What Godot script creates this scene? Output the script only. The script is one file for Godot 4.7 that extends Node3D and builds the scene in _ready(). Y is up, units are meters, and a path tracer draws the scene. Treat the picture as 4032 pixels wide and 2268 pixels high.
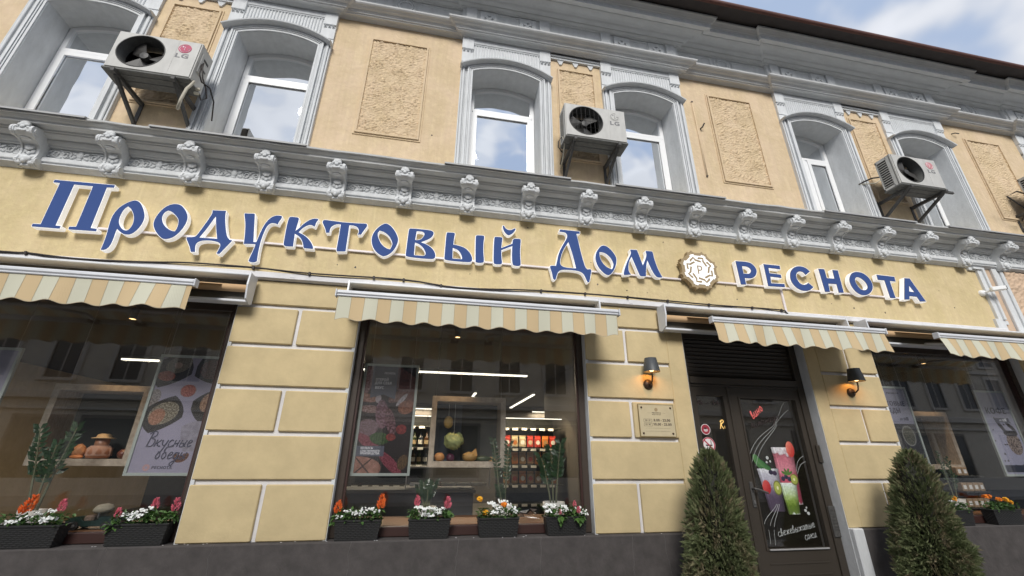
extends Node3D
# A street front: two-storey stucco building with a grocery on the ground floor. y up, metres; the wall face is z = 0.

var M = {}
var T = {}
var taken = {}
var rng = RandomNumberGenerator.new()
var bld: Node3D


class B:
	# collects triangles for one mesh
	var st = SurfaceTool.new()
	var xf = Transform3D.IDENTITY

	func _init() -> void:
		st.begin(Mesh.PRIMITIVE_TRIANGLES)
		st.set_smooth_group(-1)

	func smooth(on: bool) -> B:
		st.set_smooth_group(0 if on else -1)
		return self

	func col(c: Color) -> B:
		st.set_color(c)
		return self

	func uv(u: float, v: float) -> void:
		st.set_uv(Vector2(u, v))

	func tri(a: Vector3, b: Vector3, c: Vector3) -> void:
		st.add_vertex(xf * a)
		st.add_vertex(xf * b)
		st.add_vertex(xf * c)

	func tn(a: Vector3, b: Vector3, c: Vector3, n: Vector3) -> void:
		# triangle turned so that it faces n
		if (a - c).cross(a - b).dot(n) < 0.0:
			tri(a, c, b)
		else:
			tri(a, b, c)

	func qn(a: Vector3, b: Vector3, c: Vector3, d: Vector3, n: Vector3) -> void:
		tn(a, b, c, n)
		tn(a, c, d, n)

	func box(c: Vector3, s: Vector3, bev := 0.0) -> B:
		var h = s / 2.0
		bev = minf(bev, minf(h.x, minf(h.y, h.z)) * 0.9)
		for ax in 3:
			var u = (ax + 1) % 3
			var v = (ax + 2) % 3
			for sg in [-1.0, 1.0]:
				var n = Vector3.ZERO
				n[ax] = sg
				var p: Array[Vector3] = []
				for k in [[-1, -1], [1, -1], [1, 1], [-1, 1]]:
					var w = Vector3.ZERO
					w[ax] = sg * h[ax]
					w[u] = k[0] * (h[u] - bev)
					w[v] = k[1] * (h[v] - bev)
					p.append(c + w)
				qn(p[0], p[1], p[2], p[3], n)
			if bev > 0.0:
				for su in [-1.0, 1.0]:
					for sv in [-1.0, 1.0]:
						var n2 = Vector3.ZERO
						n2[u] = su
						n2[v] = sv
						var q: Array[Vector3] = []
						for k in [[-1, 0], [1, 0], [1, 1], [-1, 1]]:
							var w = Vector3.ZERO
							w[ax] = k[0] * (h[ax] - bev)
							w[u] = su * (h[u] - (bev if k[1] == 1 else 0.0))
							w[v] = sv * (h[v] - (bev if k[1] == 0 else 0.0))
							q.append(c + w)
						qn(q[0], q[1], q[2], q[3], n2)
		if bev > 0.0:
			for sx in [-1.0, 1.0]:
				for sy in [-1.0, 1.0]:
					for sz in [-1.0, 1.0]:
						var s3 = Vector3(sx, sy, sz)
						var e = s3 * h
						tn(c + e - s3 * Vector3(0, bev, bev), c + e - s3 * Vector3(bev, 0, bev), c + e - s3 * Vector3(bev, bev, 0), s3)
		return self

	func rect(x0: float, x1: float, y0: float, y1: float, z0: float, z1: float, bev := 0.0) -> B:
		return box(Vector3(x0 + x1, y0 + y1, z0 + z1) / 2.0, Vector3(x1 - x0, y1 - y0, z1 - z0), bev)

	func prism(poly: PackedVector2Array, z0: float, z1: float, holes: Array = [], back := true) -> B:
		var pieces: Array = [poly]
		for h in holes:
			var lo: Vector2 = h[0]
			var hi: Vector2 = h[0]
			for p in h:
				lo = lo.min(p)
				hi = hi.max(p)
			var cx = (lo.x + hi.x) / 2.0 + 0.000137
			var next: Array = []
			for pc in pieces:
				for s in [-1.0, 1.0]:
					var x = cx + s * 100.0
					var half = PackedVector2Array([Vector2(cx, -100), Vector2(x, -100), Vector2(x, 100), Vector2(cx, 100)])
					for part in Geometry2D.intersect_polygons(pc, half):
						for cut in Geometry2D.clip_polygons(part, h):
							if not Geometry2D.is_polygon_clockwise(cut):
								next.append(cut)
			pieces = next
		for pc in pieces:
			var ix = Geometry2D.triangulate_polygon(pc)
			for i in range(0, ix.size(), 3):
				var a: Vector2 = pc[ix[i]]
				var b: Vector2 = pc[ix[i + 1]]
				var c: Vector2 = pc[ix[i + 2]]
				tn(Vector3(a.x, a.y, z1), Vector3(b.x, b.y, z1), Vector3(c.x, c.y, z1), Vector3(0, 0, 1))
				if back:
					tn(Vector3(a.x, a.y, z0), Vector3(b.x, b.y, z0), Vector3(c.x, c.y, z0), Vector3(0, 0, -1))
		wall_of(poly, z0, z1, 1.0)
		for h in holes:
			wall_of(h, z0, z1, -1.0)
		return self

	func wall_of(poly: PackedVector2Array, z0: float, z1: float, side: float) -> void:
		var f = side * (-1.0 if Geometry2D.is_polygon_clockwise(poly) else 1.0)
		for i in poly.size():
			var a = poly[i]
			var b = poly[(i + 1) % poly.size()]
			if a.distance_squared_to(b) < 1e-10:
				continue
			var d = b - a
			qn(Vector3(a.x, a.y, z0), Vector3(b.x, b.y, z0), Vector3(b.x, b.y, z1), Vector3(a.x, a.y, z1), Vector3(d.y, -d.x, 0) * f)

	func lathe(prof: Array, segs := 20, c := Vector3.ZERO) -> B:
		# prof: Vector2(radius, height) from bottom to top
		for i in prof.size() - 1:
			var p: Vector2 = prof[i]
			var q: Vector2 = prof[i + 1]
			for k in segs:
				var a = TAU * k / segs
				var b = TAU * (k + 1) / segs
				var u = Vector3(cos(a), 0, sin(a))
				var v = Vector3(cos(b), 0, sin(b))
				var n = (u + v) * (q.y - p.y) + Vector3(0, 2.0 * (p.x - q.x), 0)
				var y0 = Vector3(0, p.y, 0)
				var y1 = Vector3(0, q.y, 0)
				if p.x > 1e-5:
					tn(c + u * p.x + y0, c + v * p.x + y0, c + v * q.x + y1, n)
				if q.x > 1e-5:
					tn(c + u * p.x + y0, c + v * q.x + y1, c + u * q.x + y1, n)
		return self

	func ell(c: Vector3, r: Vector3, segs := 8, rings := 6, turn := Basis.IDENTITY) -> B:
		for i in rings:
			var a0 = PI * i / rings - PI / 2
			var a1 = PI * (i + 1) / rings - PI / 2
			for k in segs:
				var b0 = TAU * k / segs
				var b1 = TAU * (k + 1) / segs
				var p = [Vector3(cos(a0) * cos(b0), sin(a0), cos(a0) * sin(b0)), Vector3(cos(a0) * cos(b1), sin(a0), cos(a0) * sin(b1)), Vector3(cos(a1) * cos(b1), sin(a1), cos(a1) * sin(b1)), Vector3(cos(a1) * cos(b0), sin(a1), cos(a1) * sin(b0))]
				var w: Array[Vector3] = []
				for e in p:
					w.append(c + turn * (e * r))
				var n = (w[0] + w[1] + w[2] + w[3]) / 4.0 - c
				if i > 0:
					tn(w[0], w[1], w[2], n)
				if i < rings - 1:
					tn(w[0], w[2], w[3], n)
		return self

	func tube(pts: Array, r: float, sides := 6, r_end := -1.0) -> B:
		var prev: Array[Vector3] = []
		var ref = Vector3.UP
		var count = pts.size()
		for i in count:
			var d: Vector3 = (pts[mini(i + 1, count - 1)] - pts[maxi(i - 1, 0)]).normalized()
			if absf(d.dot(ref)) > 0.95:
				ref = Vector3.RIGHT if absf(d.x) < 0.8 else Vector3.BACK
			var u = d.cross(ref).normalized()
			var v = d.cross(u)
			var rad = r if r_end < 0.0 else lerpf(r, r_end, float(i) / (count - 1))
			var ring: Array[Vector3] = []
			for k in sides:
				var a = TAU * k / sides
				ring.append(pts[i] + (u * cos(a) + v * sin(a)) * rad)
			if i > 0:
				for k in sides:
					var k2 = (k + 1) % sides
					var mid: Vector3 = (ring[k] + ring[k2]) / 2.0 - pts[i]
					qn(prev[k], prev[k2], ring[k2], ring[k], mid)
			if i == 0 or i == count - 1:
				for k in range(1, sides - 1):
					tn(ring[0], ring[k], ring[k + 1], d * (-1.0 if i == 0 else 1.0))
			prev = ring
			ref = v.cross(d) if false else ref
		return self

	func moulding(plan: Array, prof: Array) -> B:
		# plan: [x, z, mx, mz]; prof: Vector2(projection, height). Sweeps the profile along the plan with mitred corners.
		for i in plan.size() - 1:
			var a: Array = plan[i]
			var b: Array = plan[i + 1]
			for j in prof.size() - 1:
				var p: Vector2 = prof[j]
				var q: Vector2 = prof[j + 1]
				var pts = [Vector3(a[0] + a[2] * p.x, p.y, a[1] + a[3] * p.x), Vector3(b[0] + b[2] * p.x, p.y, b[1] + b[3] * p.x), Vector3(b[0] + b[2] * q.x, q.y, b[1] + b[3] * q.x), Vector3(a[0] + a[2] * q.x, q.y, a[1] + a[3] * q.x)]
				var along = Vector3(b[0] - a[0], 0, b[1] - a[1]).normalized()
				var out = Vector3(-along.z, 0, along.x)
				var n = out * (q.y - p.y) + Vector3(0, -(q.x - p.x), 0)
				qn(pts[0], pts[1], pts[2], pts[3], n)
		return self

	func relief(x0: float, x1: float, y0: float, y1: float, nx: int, ny: int, f: Callable) -> B:
		var g: Array = []
		for j in ny + 1:
			var row: Array[Vector3] = []
			for i in nx + 1:
				var x = lerpf(x0, x1, float(i) / nx)
				var y = lerpf(y0, y1, float(j) / ny)
				row.append(Vector3(x, y, f.call(x, y)))
			g.append(row)
		for j in ny:
			for i in nx:
				qn(g[j][i], g[j][i + 1], g[j + 1][i + 1], g[j + 1][i], Vector3(0, 0, 1))
		return self

	func done() -> ArrayMesh:
		st.generate_normals()
		return st.commit()


func lin(c: Array, a := 1.0) -> Color:
	return Color(c[0], c[1], c[2], a).linear_to_srgb()


func numbered(parent: Node, called: String) -> String:
	var key = str(parent.get_instance_id()) + called
	var n: int = taken.get(key, 0)
	taken[key] = n + 1
	return called if n == 0 else "%s_%03d" % [called, n]


func obj(called: String, shape, material: Material, parent: Node = self, at := Vector3.ZERO) -> MeshInstance3D:
	var o = MeshInstance3D.new()
	o.mesh = shape.done() if shape is B else shape
	o.material_override = material
	o.name = numbered(parent, called)
	parent.add_child(o, true)
	o.position = at
	return o


func tag(o: Node, label: String, category: String, group := "") -> Node:
	o.set_meta("label", label)
	o.set_meta("category", category)
	if group != "":
		o.set_meta("group", group)
	return o


func thing(called: String, label: String, category: String, at := Vector3.ZERO, group := "") -> Node3D:
	var o = Node3D.new()
	o.name = numbered(self, called)
	add_child(o, true)
	o.position = at
	tag(o, label, category, group)
	return o


func dup(src: Node3D, called: String, at: Vector3, label := "") -> Node3D:
	var o: Node3D = src.duplicate()
	o.name = numbered(src.get_parent(), called)
	src.get_parent().add_child(o, true)
	o.position = at
	if label != "":
		o.set_meta("label", label)
	return o


func struct(called: String, shape, material: Material) -> MeshInstance3D:
	var o = obj(called, shape, material)
	o.set_meta("kind", "structure")
	return o


func mat(key: String, c: Array, rough := 0.8, o := {}) -> StandardMaterial3D:
	var m = StandardMaterial3D.new()
	m.resource_name = key
	m.albedo_color = lin(c, o.get("a", 1.0))
	m.roughness = rough
	m.metallic = o.get("metal", 0.0)
	if o.has("spec"):
		m.metallic_specular = o.spec
	if o.has("tex"):
		m.albedo_texture = T[o.tex]
	if o.has("nrm"):
		m.normal_enabled = true
		m.normal_texture = T[o.nrm]
		m.normal_scale = o.get("ns", 1.0)
	if o.has("tex") or o.has("nrm"):
		m.uv1_triplanar = true
		m.uv1_world_triplanar = o.get("world", true)
		m.uv1_scale = o.get("scale", Vector3.ONE * 0.4)
	if o.has("a"):
		m.transparency = BaseMaterial3D.TRANSPARENCY_ALPHA
	if o.has("glow"):
		m.emission_enabled = true
		m.emission = lin(o.get("glow_color", c))
		m.emission_energy_multiplier = o.glow
	if o.has("back"):
		m.backlight_enabled = true
		m.backlight = Color(o.back, o.back, o.back)
	if o.get("vc", false):
		m.vertex_color_use_as_albedo = true
	M[key] = m
	return m


func noise_tex(seed_no: int, freq: float, octaves: int, lo: float, hi: float, normal := false, bump := 4.0, kind := FastNoiseLite.TYPE_SIMPLEX_SMOOTH, size := 1024, gain := 0.5) -> NoiseTexture2D:
	var n = FastNoiseLite.new()
	n.seed = seed_no
	n.noise_type = kind
	n.frequency = freq
	n.fractal_octaves = octaves
	n.fractal_gain = gain
	var t = NoiseTexture2D.new()
	t.width = size
	t.height = size
	t.seamless = true
	t.noise = n
	if normal:
		t.as_normal_map = true
		t.bump_strength = bump
	else:
		var g = Gradient.new()
		g.set_color(0, Color(lo, lo, lo))
		g.set_color(1, Color(hi, hi, hi))
		t.color_ramp = g
	return t


func chaikin(flat: Array) -> PackedVector2Array:
	# x, y pairs in millimetres; a point given twice stays a corner
	var p = PackedVector2Array()
	for i in range(0, flat.size(), 2):
		p.append(Vector2(flat[i], flat[i + 1]) / 1000.0)
	for round_no in 2:
		var q = PackedVector2Array()
		for i in p.size():
			var a = p[i]
			var b = p[(i + 1) % p.size()]
			if a.distance_squared_to(b) < 1e-12:
				if q.is_empty() or q[-1].distance_squared_to(a) > 1e-12:
					q.append(a)
				q.append(a)
			else:
				q.append(a.lerp(b, 0.25))
				q.append(a.lerp(b, 0.75))
		p = q
	var out = PackedVector2Array()
	for v in p:
		if out.is_empty() or out[-1].distance_squared_to(v) > 1e-9:
			out.append(v)
	if Geometry2D.is_polygon_clockwise(out):
		out.reverse()
	return out


func circle(c: Vector2, rx: float, n := 24, ry := -1.0) -> PackedVector2Array:
	var p = PackedVector2Array()
	for k in n:
		p.append(c + Vector2(cos(TAU * k / n) * rx, sin(TAU * k / n) * (rx if ry < 0 else ry)))
	return p


func rect2(x0: float, x1: float, y0: float, y1: float) -> PackedVector2Array:
	return PackedVector2Array([Vector2(x0, y0), Vector2(x1, y0), Vector2(x1, y1), Vector2(x0, y1)])


func lettering(s: String, cap: float, depth: float, material: Material, parent: Node, at: Vector3, o := {}) -> MeshInstance3D:
	# raised or printed letters; cap = height of a capital, at = middle of the baseline
	var f = SystemFont.new()
	f.font_names = PackedStringArray(["Droid Serif" if o.get("serif", false) else "Droid Sans"])
	f.font_weight = 700 if o.get("bold", true) else 400
	var font: Font = f
	if o.has("skew"):
		var v = FontVariation.new()
		v.base_font = f
		v.variation_transform = Transform2D(Vector2(1, 0), Vector2(o.skew, 1), Vector2.ZERO)
		font = v
	var t = TextMesh.new()
	t.text = s
	t.font = font
	t.font_size = 64
	t.pixel_size = cap / (0.714 * 64.0)
	t.depth = depth
	t.curve_step = 2.0
	t.vertical_alignment = VERTICAL_ALIGNMENT_BOTTOM
	t.horizontal_alignment = HORIZONTAL_ALIGNMENT_CENTER
	var m = obj(o.get("called", "lettering"), t, material, parent)
	var box = t.get_aabb()
	var k = 1.0
	if o.has("width"):
		k = o.width / maxf(box.size.x, 1e-4)
	m.scale = Vector3(k, 1, 1)
	var turn: float = o.get("turn", 0.0)
	m.rotation.z = turn
	var base = box.position.y if not o.get("desc", false) else box.position.y + box.size.y * 0.22
	m.position = at - Vector3(0, base, 0)
	return m


func _ready() -> void:
	rng.seed = 7041
	var pitch = 0.382291
	var yaw = 0.1820798
	var roll = 0.0091141
	var cam = Camera3D.new()
	cam.name = "camera"
	var fwd = Vector3(sin(yaw) * cos(pitch), sin(pitch), -cos(yaw) * cos(pitch))
	var right = Vector3(cos(yaw), 0, sin(yaw))
	var up = right.cross(fwd)
	cam.transform = Transform3D(Basis(right * cos(roll) + up * sin(roll), up * cos(roll) - right * sin(roll), -fwd), Vector3(0, 1.6, 4.6))
	cam.fov = 69.326
	cam.near = 0.05
	cam.far = 400.0
	add_child(cam)
	cam.current = true

	var we = WorldEnvironment.new()
	we.name = "world_environment"
	var env = Environment.new()
	env.background_mode = Environment.BG_SKY
	env.tonemap_mode = Environment.TONE_MAPPER_LINEAR
	env.tonemap_exposure = 2.15
	env.background_energy_multiplier = 1.0
	env.sdfgi_enabled = true
	env.ssao_enabled = true
	env.ssil_enabled = true
	var sky = Sky.new()
	var pano = PanoramaSkyMaterial.new()
	pano.panorama = make_sky()
	sky.sky_material = pano
	env.sky = sky
	we.environment = env
	add_child(we)

	var sun = DirectionalLight3D.new()
	sun.name = "sun"
	sun.light_energy = 0.5
	sun.light_color = Color(1.0, 0.985, 0.96)
	sun.light_angular_distance = 22.0
	sun.shadow_enabled = true
	sun.rotation_degrees = Vector3(-36, -9.5, 0)
	add_child(sun)

	make_materials()
	build_ground()
	build_walls()
	build_rustication()
	build_upper_windows()
	build_entablature()
	build_lower_cornice()
	build_right_end()
	build_shop_windows()
	build_door()
	build_shop_room()
	build_opposite()
	build_signs()
	build_awnings()
	build_air_conditioners()
	build_wall_fittings()
	build_posters()
	build_display()
	build_goods()
	build_flower_boxes()
	build_thujas()


func make_sky() -> ImageTexture:
	var w = 1024
	var h = 512
	var im = Image.create(w, h, false, Image.FORMAT_RGBF)
	var n = FastNoiseLite.new()
	n.seed = 31
	n.noise_type = FastNoiseLite.TYPE_SIMPLEX_SMOOTH
	n.frequency = 1.0
	n.fractal_octaves = 5
	n.fractal_gain = 0.5
	for j in h:
		var el = (0.5 - (j + 0.5) / h) * PI
		for i in w:
			var az = ((i + 0.5) / w) * TAU
			if el <= 0.0:
				im.set_pixel(i, j, Color(0.09, 0.086, 0.08))
				continue
			var d = Vector3(sin(az) * cos(el), sin(el), cos(az) * cos(el))
			var p = Vector2(d.x, d.z) / (d.y + 0.18)
			var v = n.get_noise_2d(p.x * 1.4 + 3.0, p.y * 1.4 - 7.0)
			var fine = n.get_noise_2d(p.x * 4.6 - 11.0, p.y * 4.6 + 5.0)
			var c = smoothstep(-0.42, 0.30, v * 0.7 + fine * 0.85)
			var blue = Color(0.19, 0.24, 0.335).lerp(Color(0.28, 0.305, 0.35), pow(1.0 - d.y, 2.5))
			var cloud = Color(0.365, 0.375, 0.40) * (0.97 + 0.2 * fine)
			var r = blue.lerp(cloud, c * 0.92)
			im.set_pixel(i, j, Color(r.r, r.g, r.b))
	return ImageTexture.create_from_image(im)


func make_materials() -> void:
	T.mottle = noise_tex(3, 0.006, 6, 0.91, 1.0, false, 1.0, FastNoiseLite.TYPE_SIMPLEX_SMOOTH, 1024, 0.6)
	T.strong = noise_tex(9, 0.008, 6, 0.76, 1.0, false, 1.0, FastNoiseLite.TYPE_SIMPLEX_SMOOTH, 1024, 0.62)
	T.streak = streak_tex()
	T.wave = noise_tex(41, 0.006, 2, 0, 1, true, 8.0, FastNoiseLite.TYPE_SIMPLEX_SMOOTH, 512)
	T.stucco = noise_tex(5, 0.02, 6, 0, 1, true, 3.0, FastNoiseLite.TYPE_SIMPLEX_SMOOTH, 1024, 0.6)
	T.grain = noise_tex(15, 0.12, 4, 0, 1, true, 2.0, FastNoiseLite.TYPE_SIMPLEX_SMOOTH, 512, 0.6)
	T.weave = noise_tex(25, 0.25, 2, 0.86, 1.0, false, 1.0, FastNoiseLite.TYPE_SIMPLEX, 512)
	var s4 = Vector3.ONE * 0.4
	mat("paint_upper", [0.66, 0.52, 0.35], 0.9, {"tex": "streak", "nrm": "stucco", "ns": 0.7, "scale": s4})
	mat("paint_band", [0.63, 0.515, 0.30], 0.85, {"tex": "streak", "nrm": "stucco", "ns": 0.7, "scale": s4})
	mat("paint_pier", [0.60, 0.48, 0.27], 0.8, {"tex": "mottle", "nrm": "stucco", "ns": 0.25, "scale": s4})
	mat("paint_end", [0.62, 0.46, 0.33], 0.9, {"tex": "mottle", "nrm": "stucco", "ns": 0.8, "scale": s4})
	mat("white_stucco", [0.68, 0.70, 0.715], 0.85, {"tex": "mottle", "nrm": "stucco", "ns": 0.5, "scale": Vector3(1.1, 0.3, 1.1)})
	mat("white_joint", [0.72, 0.71, 0.72], 0.8, {"tex": "mottle", "nrm": "stucco", "ns": 0.4, "scale": s4})
	mat("grey_stucco", [0.64, 0.65, 0.65], 0.9, {"tex": "mottle", "nrm": "stucco", "ns": 0.6, "scale": Vector3(0.35, 0.9, 0.9)})
	mat("plinth", [0.088, 0.078, 0.075], 0.85, {"tex": "strong", "nrm": "stucco", "ns": 0.5, "scale": Vector3.ONE * 0.6})
	mat("asphalt", [0.07, 0.07, 0.072], 0.9, {"tex": "strong", "nrm": "grain", "scale": Vector3.ONE * 1.2})
	mat("paving", [0.42, 0.41, 0.4], 0.85, {"tex": "strong", "nrm": "grain", "scale": Vector3.ONE * 0.8})
	mat("kerb_stone", [0.33, 0.32, 0.31], 0.8, {"tex": "strong", "scale": Vector3.ONE})
	mat("roof_iron", [0.14, 0.055, 0.04], 0.6, {"tex": "strong", "scale": Vector3.ONE * 0.8})
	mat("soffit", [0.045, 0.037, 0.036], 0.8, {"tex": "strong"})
	mat("pvc", [0.8, 0.81, 0.82], 0.35)
	mat("seal", [0.03, 0.03, 0.03], 0.6)
	mat("mirror_glass", [0.88, 0.9, 0.92], 0.015, {"metal": 1.0, "nrm": "wave", "ns": 0.05, "scale": Vector3.ONE * 0.5})
	mat("clear_glass", [0.02, 0.025, 0.022], 0.0, {"a": 0.02, "spec": 0.5})
	mat("tin", [0.36, 0.36, 0.36], 0.55, {"metal": 0.0, "tex": "mottle"})
	mat("dark_frame", [0.05, 0.036, 0.028], 0.45, {"nrm": "stucco", "ns": 0.1})
	mat("red_frame", [0.04, 0.016, 0.013], 0.5)
	mat("door_paint", [0.042, 0.034, 0.026], 0.45)
	mat("sill_wood", [0.30, 0.14, 0.06], 0.5, {"tex": "strong", "scale": Vector3(0.5, 6, 6)})
	mat("blue_face", [0.046, 0.085, 0.245], 0.75, {"spec": 0.25})
	mat("letter_white_glow", [0.88, 0.88, 0.89], 0.6, {"glow": 0.14, "glow_color": [1, 1, 1]})  # faint glow added to the white so letter sides and emblem look brighter
	mat("gold_paint", [0.32, 0.24, 0.135], 0.7)
	mat("rail_white", [0.72, 0.66, 0.66], 0.5)
	mat("awning_metal", [0.72, 0.74, 0.78], 0.35, {"tex": "mottle"})
	mat("awning_dark", [0.10, 0.095, 0.085], 0.5)
	mat("awning_cloth", [1, 1, 1], 0.9, {"vc": true, "back": 0.35})
	mat("black_cable", [0.022, 0.016, 0.014], 0.6)
	mat("ac_white", [0.54, 0.535, 0.51], 0.5, {"tex": "mottle", "scale": Vector3(1.2, 0.5, 1.2)})
	mat("ac_dirty", [0.15, 0.15, 0.14], 0.7, {"tex": "strong", "scale": Vector3.ONE * 2.0})
	mat("ac_dark", [0.03, 0.029, 0.028], 0.6)
	mat("ac_fan", [0.05, 0.048, 0.046], 0.5)
	mat("iron", [0.085, 0.082, 0.078], 0.6, {"tex": "strong", "scale": Vector3.ONE * 3.0})
	mat("logo_red", [0.42, 0.035, 0.10], 0.5)
	mat("logo_faded", [0.55, 0.22, 0.24], 0.6)
	mat("logo_grey", [0.17, 0.17, 0.18], 0.6)
	mat("hose", [0.45, 0.42, 0.34], 0.6)
	mat("lamp_grey", [0.055, 0.06, 0.065], 0.5)
	mat("lamp_bronze", [0.07, 0.045, 0.03], 0.4, {"metal": 0.4})
	mat("bulb", [1, 0.75, 0.4], 0.5, {"glow": 2.2, "glow_color": [1.0, 0.62, 0.25]})
	mat("led", [1, 0.97, 0.85], 0.5, {"glow": 1.1, "glow_color": [1.0, 0.95, 0.78]})
	mat("neon_yellow", [1, 0.7, 0.2], 0.5, {"glow": 0.7, "glow_color": [1.0, 0.62, 0.18]})
	mat("neon_pink", [1, 0.3, 0.3], 0.5, {"glow": 0.4, "glow_color": [1.0, 0.16, 0.14]})
	mat("brass_plate", [0.58, 0.50, 0.33], 0.3, {"tex": "mottle"})
	mat("print_dark", [0.04, 0.025, 0.025], 0.6)
	mat("print_navy", [0.05, 0.05, 0.09], 0.6)
	mat("print_white", [0.75, 0.75, 0.78], 0.6)
	mat("alu_green", [0.42, 0.47, 0.44], 0.35, {"metal": 0.2})
	mat("pale_wood", [0.56, 0.49, 0.40], 0.6, {"tex": "strong", "scale": Vector3(1.5, 1.5, 5)})
	mat("panel_blue", [0.085, 0.10, 0.13], 0.7, {"tex": "mottle"})
	mat("panel_dark", [0.028, 0.03, 0.028], 0.7)
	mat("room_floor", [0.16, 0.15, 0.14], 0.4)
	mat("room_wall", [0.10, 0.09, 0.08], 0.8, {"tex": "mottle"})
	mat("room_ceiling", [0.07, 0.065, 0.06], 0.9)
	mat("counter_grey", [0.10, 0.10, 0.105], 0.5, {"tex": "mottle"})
	mat("counter_top", [0.30, 0.27, 0.22], 0.4)
	mat("steel", [0.5, 0.5, 0.5], 0.35, {"metal": 0.9})
	mat("price_white", [0.7, 0.7, 0.68], 0.6)
	mat("pot_black", [0.016, 0.016, 0.016], 0.5)
	mat("pot_white", [0.66, 0.65, 0.62], 0.35)
	mat("soil", [0.03, 0.022, 0.016], 0.95)
	mat("leaf", [0.07, 0.15, 0.035], 0.55, {"back": 0.3, "vc": true})
	mat("leaf_dark", [0.025, 0.06, 0.022], 0.35, {"back": 0.15, "vc": true})
	mat("petal_white", [0.80, 0.82, 0.80], 0.7)
	mat("plume_orange", [0.78, 0.16, 0.03], 0.8)
	mat("plume_pink", [0.68, 0.16, 0.22], 0.8)
	mat("marigold", [0.80, 0.40, 0.02], 0.8)
	mat("marigold_deep", [0.75, 0.22, 0.015], 0.8)
	mat("stem", [0.12, 0.13, 0.07], 0.7)
	mat("thuja", [1, 1, 1], 0.75, {"vc": true, "back": 0.25})
	mat("bark", [0.09, 0.06, 0.04], 0.9)
	mat("terracotta", [0.12, 0.10, 0.09], 0.8)
	mat("opp_wall", [0.62, 0.57, 0.48], 0.9, {"tex": "mottle"})
	mat("opp_trim", [0.52, 0.49, 0.44], 0.9)
	mat("opp_glass", [0.035, 0.04, 0.045], 0.1)
	mat("opp_dark", [0.2, 0.18, 0.16], 0.9)


func streak_tex() -> ImageTexture:
	# old limewash: soft clouds, faint runs of rain and a few patched places
	var w = 1024
	var im = Image.create(w, w, false, Image.FORMAT_RGB8)
	var n = FastNoiseLite.new()
	n.seed = 12
	n.noise_type = FastNoiseLite.TYPE_SIMPLEX_SMOOTH
	n.frequency = 1.0
	n.fractal_octaves = 4
	for y in w:
		var ay = TAU * y / w
		for x in w:
			var ax = TAU * x / w
			# both axes wrap round a circle, so that the picture repeats without a seam
			var a = n.get_noise_3d(cos(ax) * 1.1 + 4.0, sin(ax) * 1.1, cos(ay) * 1.1 + sin(ay) * 0.7)
			var b = n.get_noise_3d(cos(ax) * 9.0, sin(ax) * 9.0 + 7.0, cos(ay) * 0.5)
			var c = n.get_noise_3d(cos(ax) * 4.0 - 9.0, sin(ax) * 4.0, sin(ay) * 4.0)
			var v = 0.965 + 0.045 * a + 0.03 * minf(b, 0.12) + (0.018 if c > 0.3 else 0.0) + 0.012 * c
			im.set_pixel(x, y, Color(v, v * (0.995 + 0.01 * c), v * (0.985 + 0.03 * a)))
	return ImageTexture.create_from_image(im)


func build_ground() -> void:
	struct("road", B.new().rect(-60, 60, -0.3, 0.0, 3.2, 11.0), M.asphalt)
	struct("pavement", B.new().rect(-60, 60, -0.3, 0.12, -0.1, 3.05), M.paving)
	struct("kerb", B.new().rect(-60, 60, -0.3, 0.13, 3.05, 3.2, 0.01), M.kerb_stone)
	struct("far_pavement", B.new().rect(-60, 60, -0.3, 0.12, 11.0, 14.6), M.paving)
	struct("ground", B.new().rect(-150, 150, -1.0, -0.31, -150, 150), M.asphalt)


const PIERS := [[-6.4, -4.676], [-2.086, -0.855], [1.735, 3.02], [4.76, 5.84], [8.43, 9.6]]
const OPENINGS := [[-4.676, -2.086], [-0.855, 1.735], [3.02, 4.76], [5.84, 8.43]]
const WINS := [-4.65, -2.45, 0.73, 2.94, 6.13, 8.33, 11.52]
const XL := -8.0
const XR := 13.5


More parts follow.
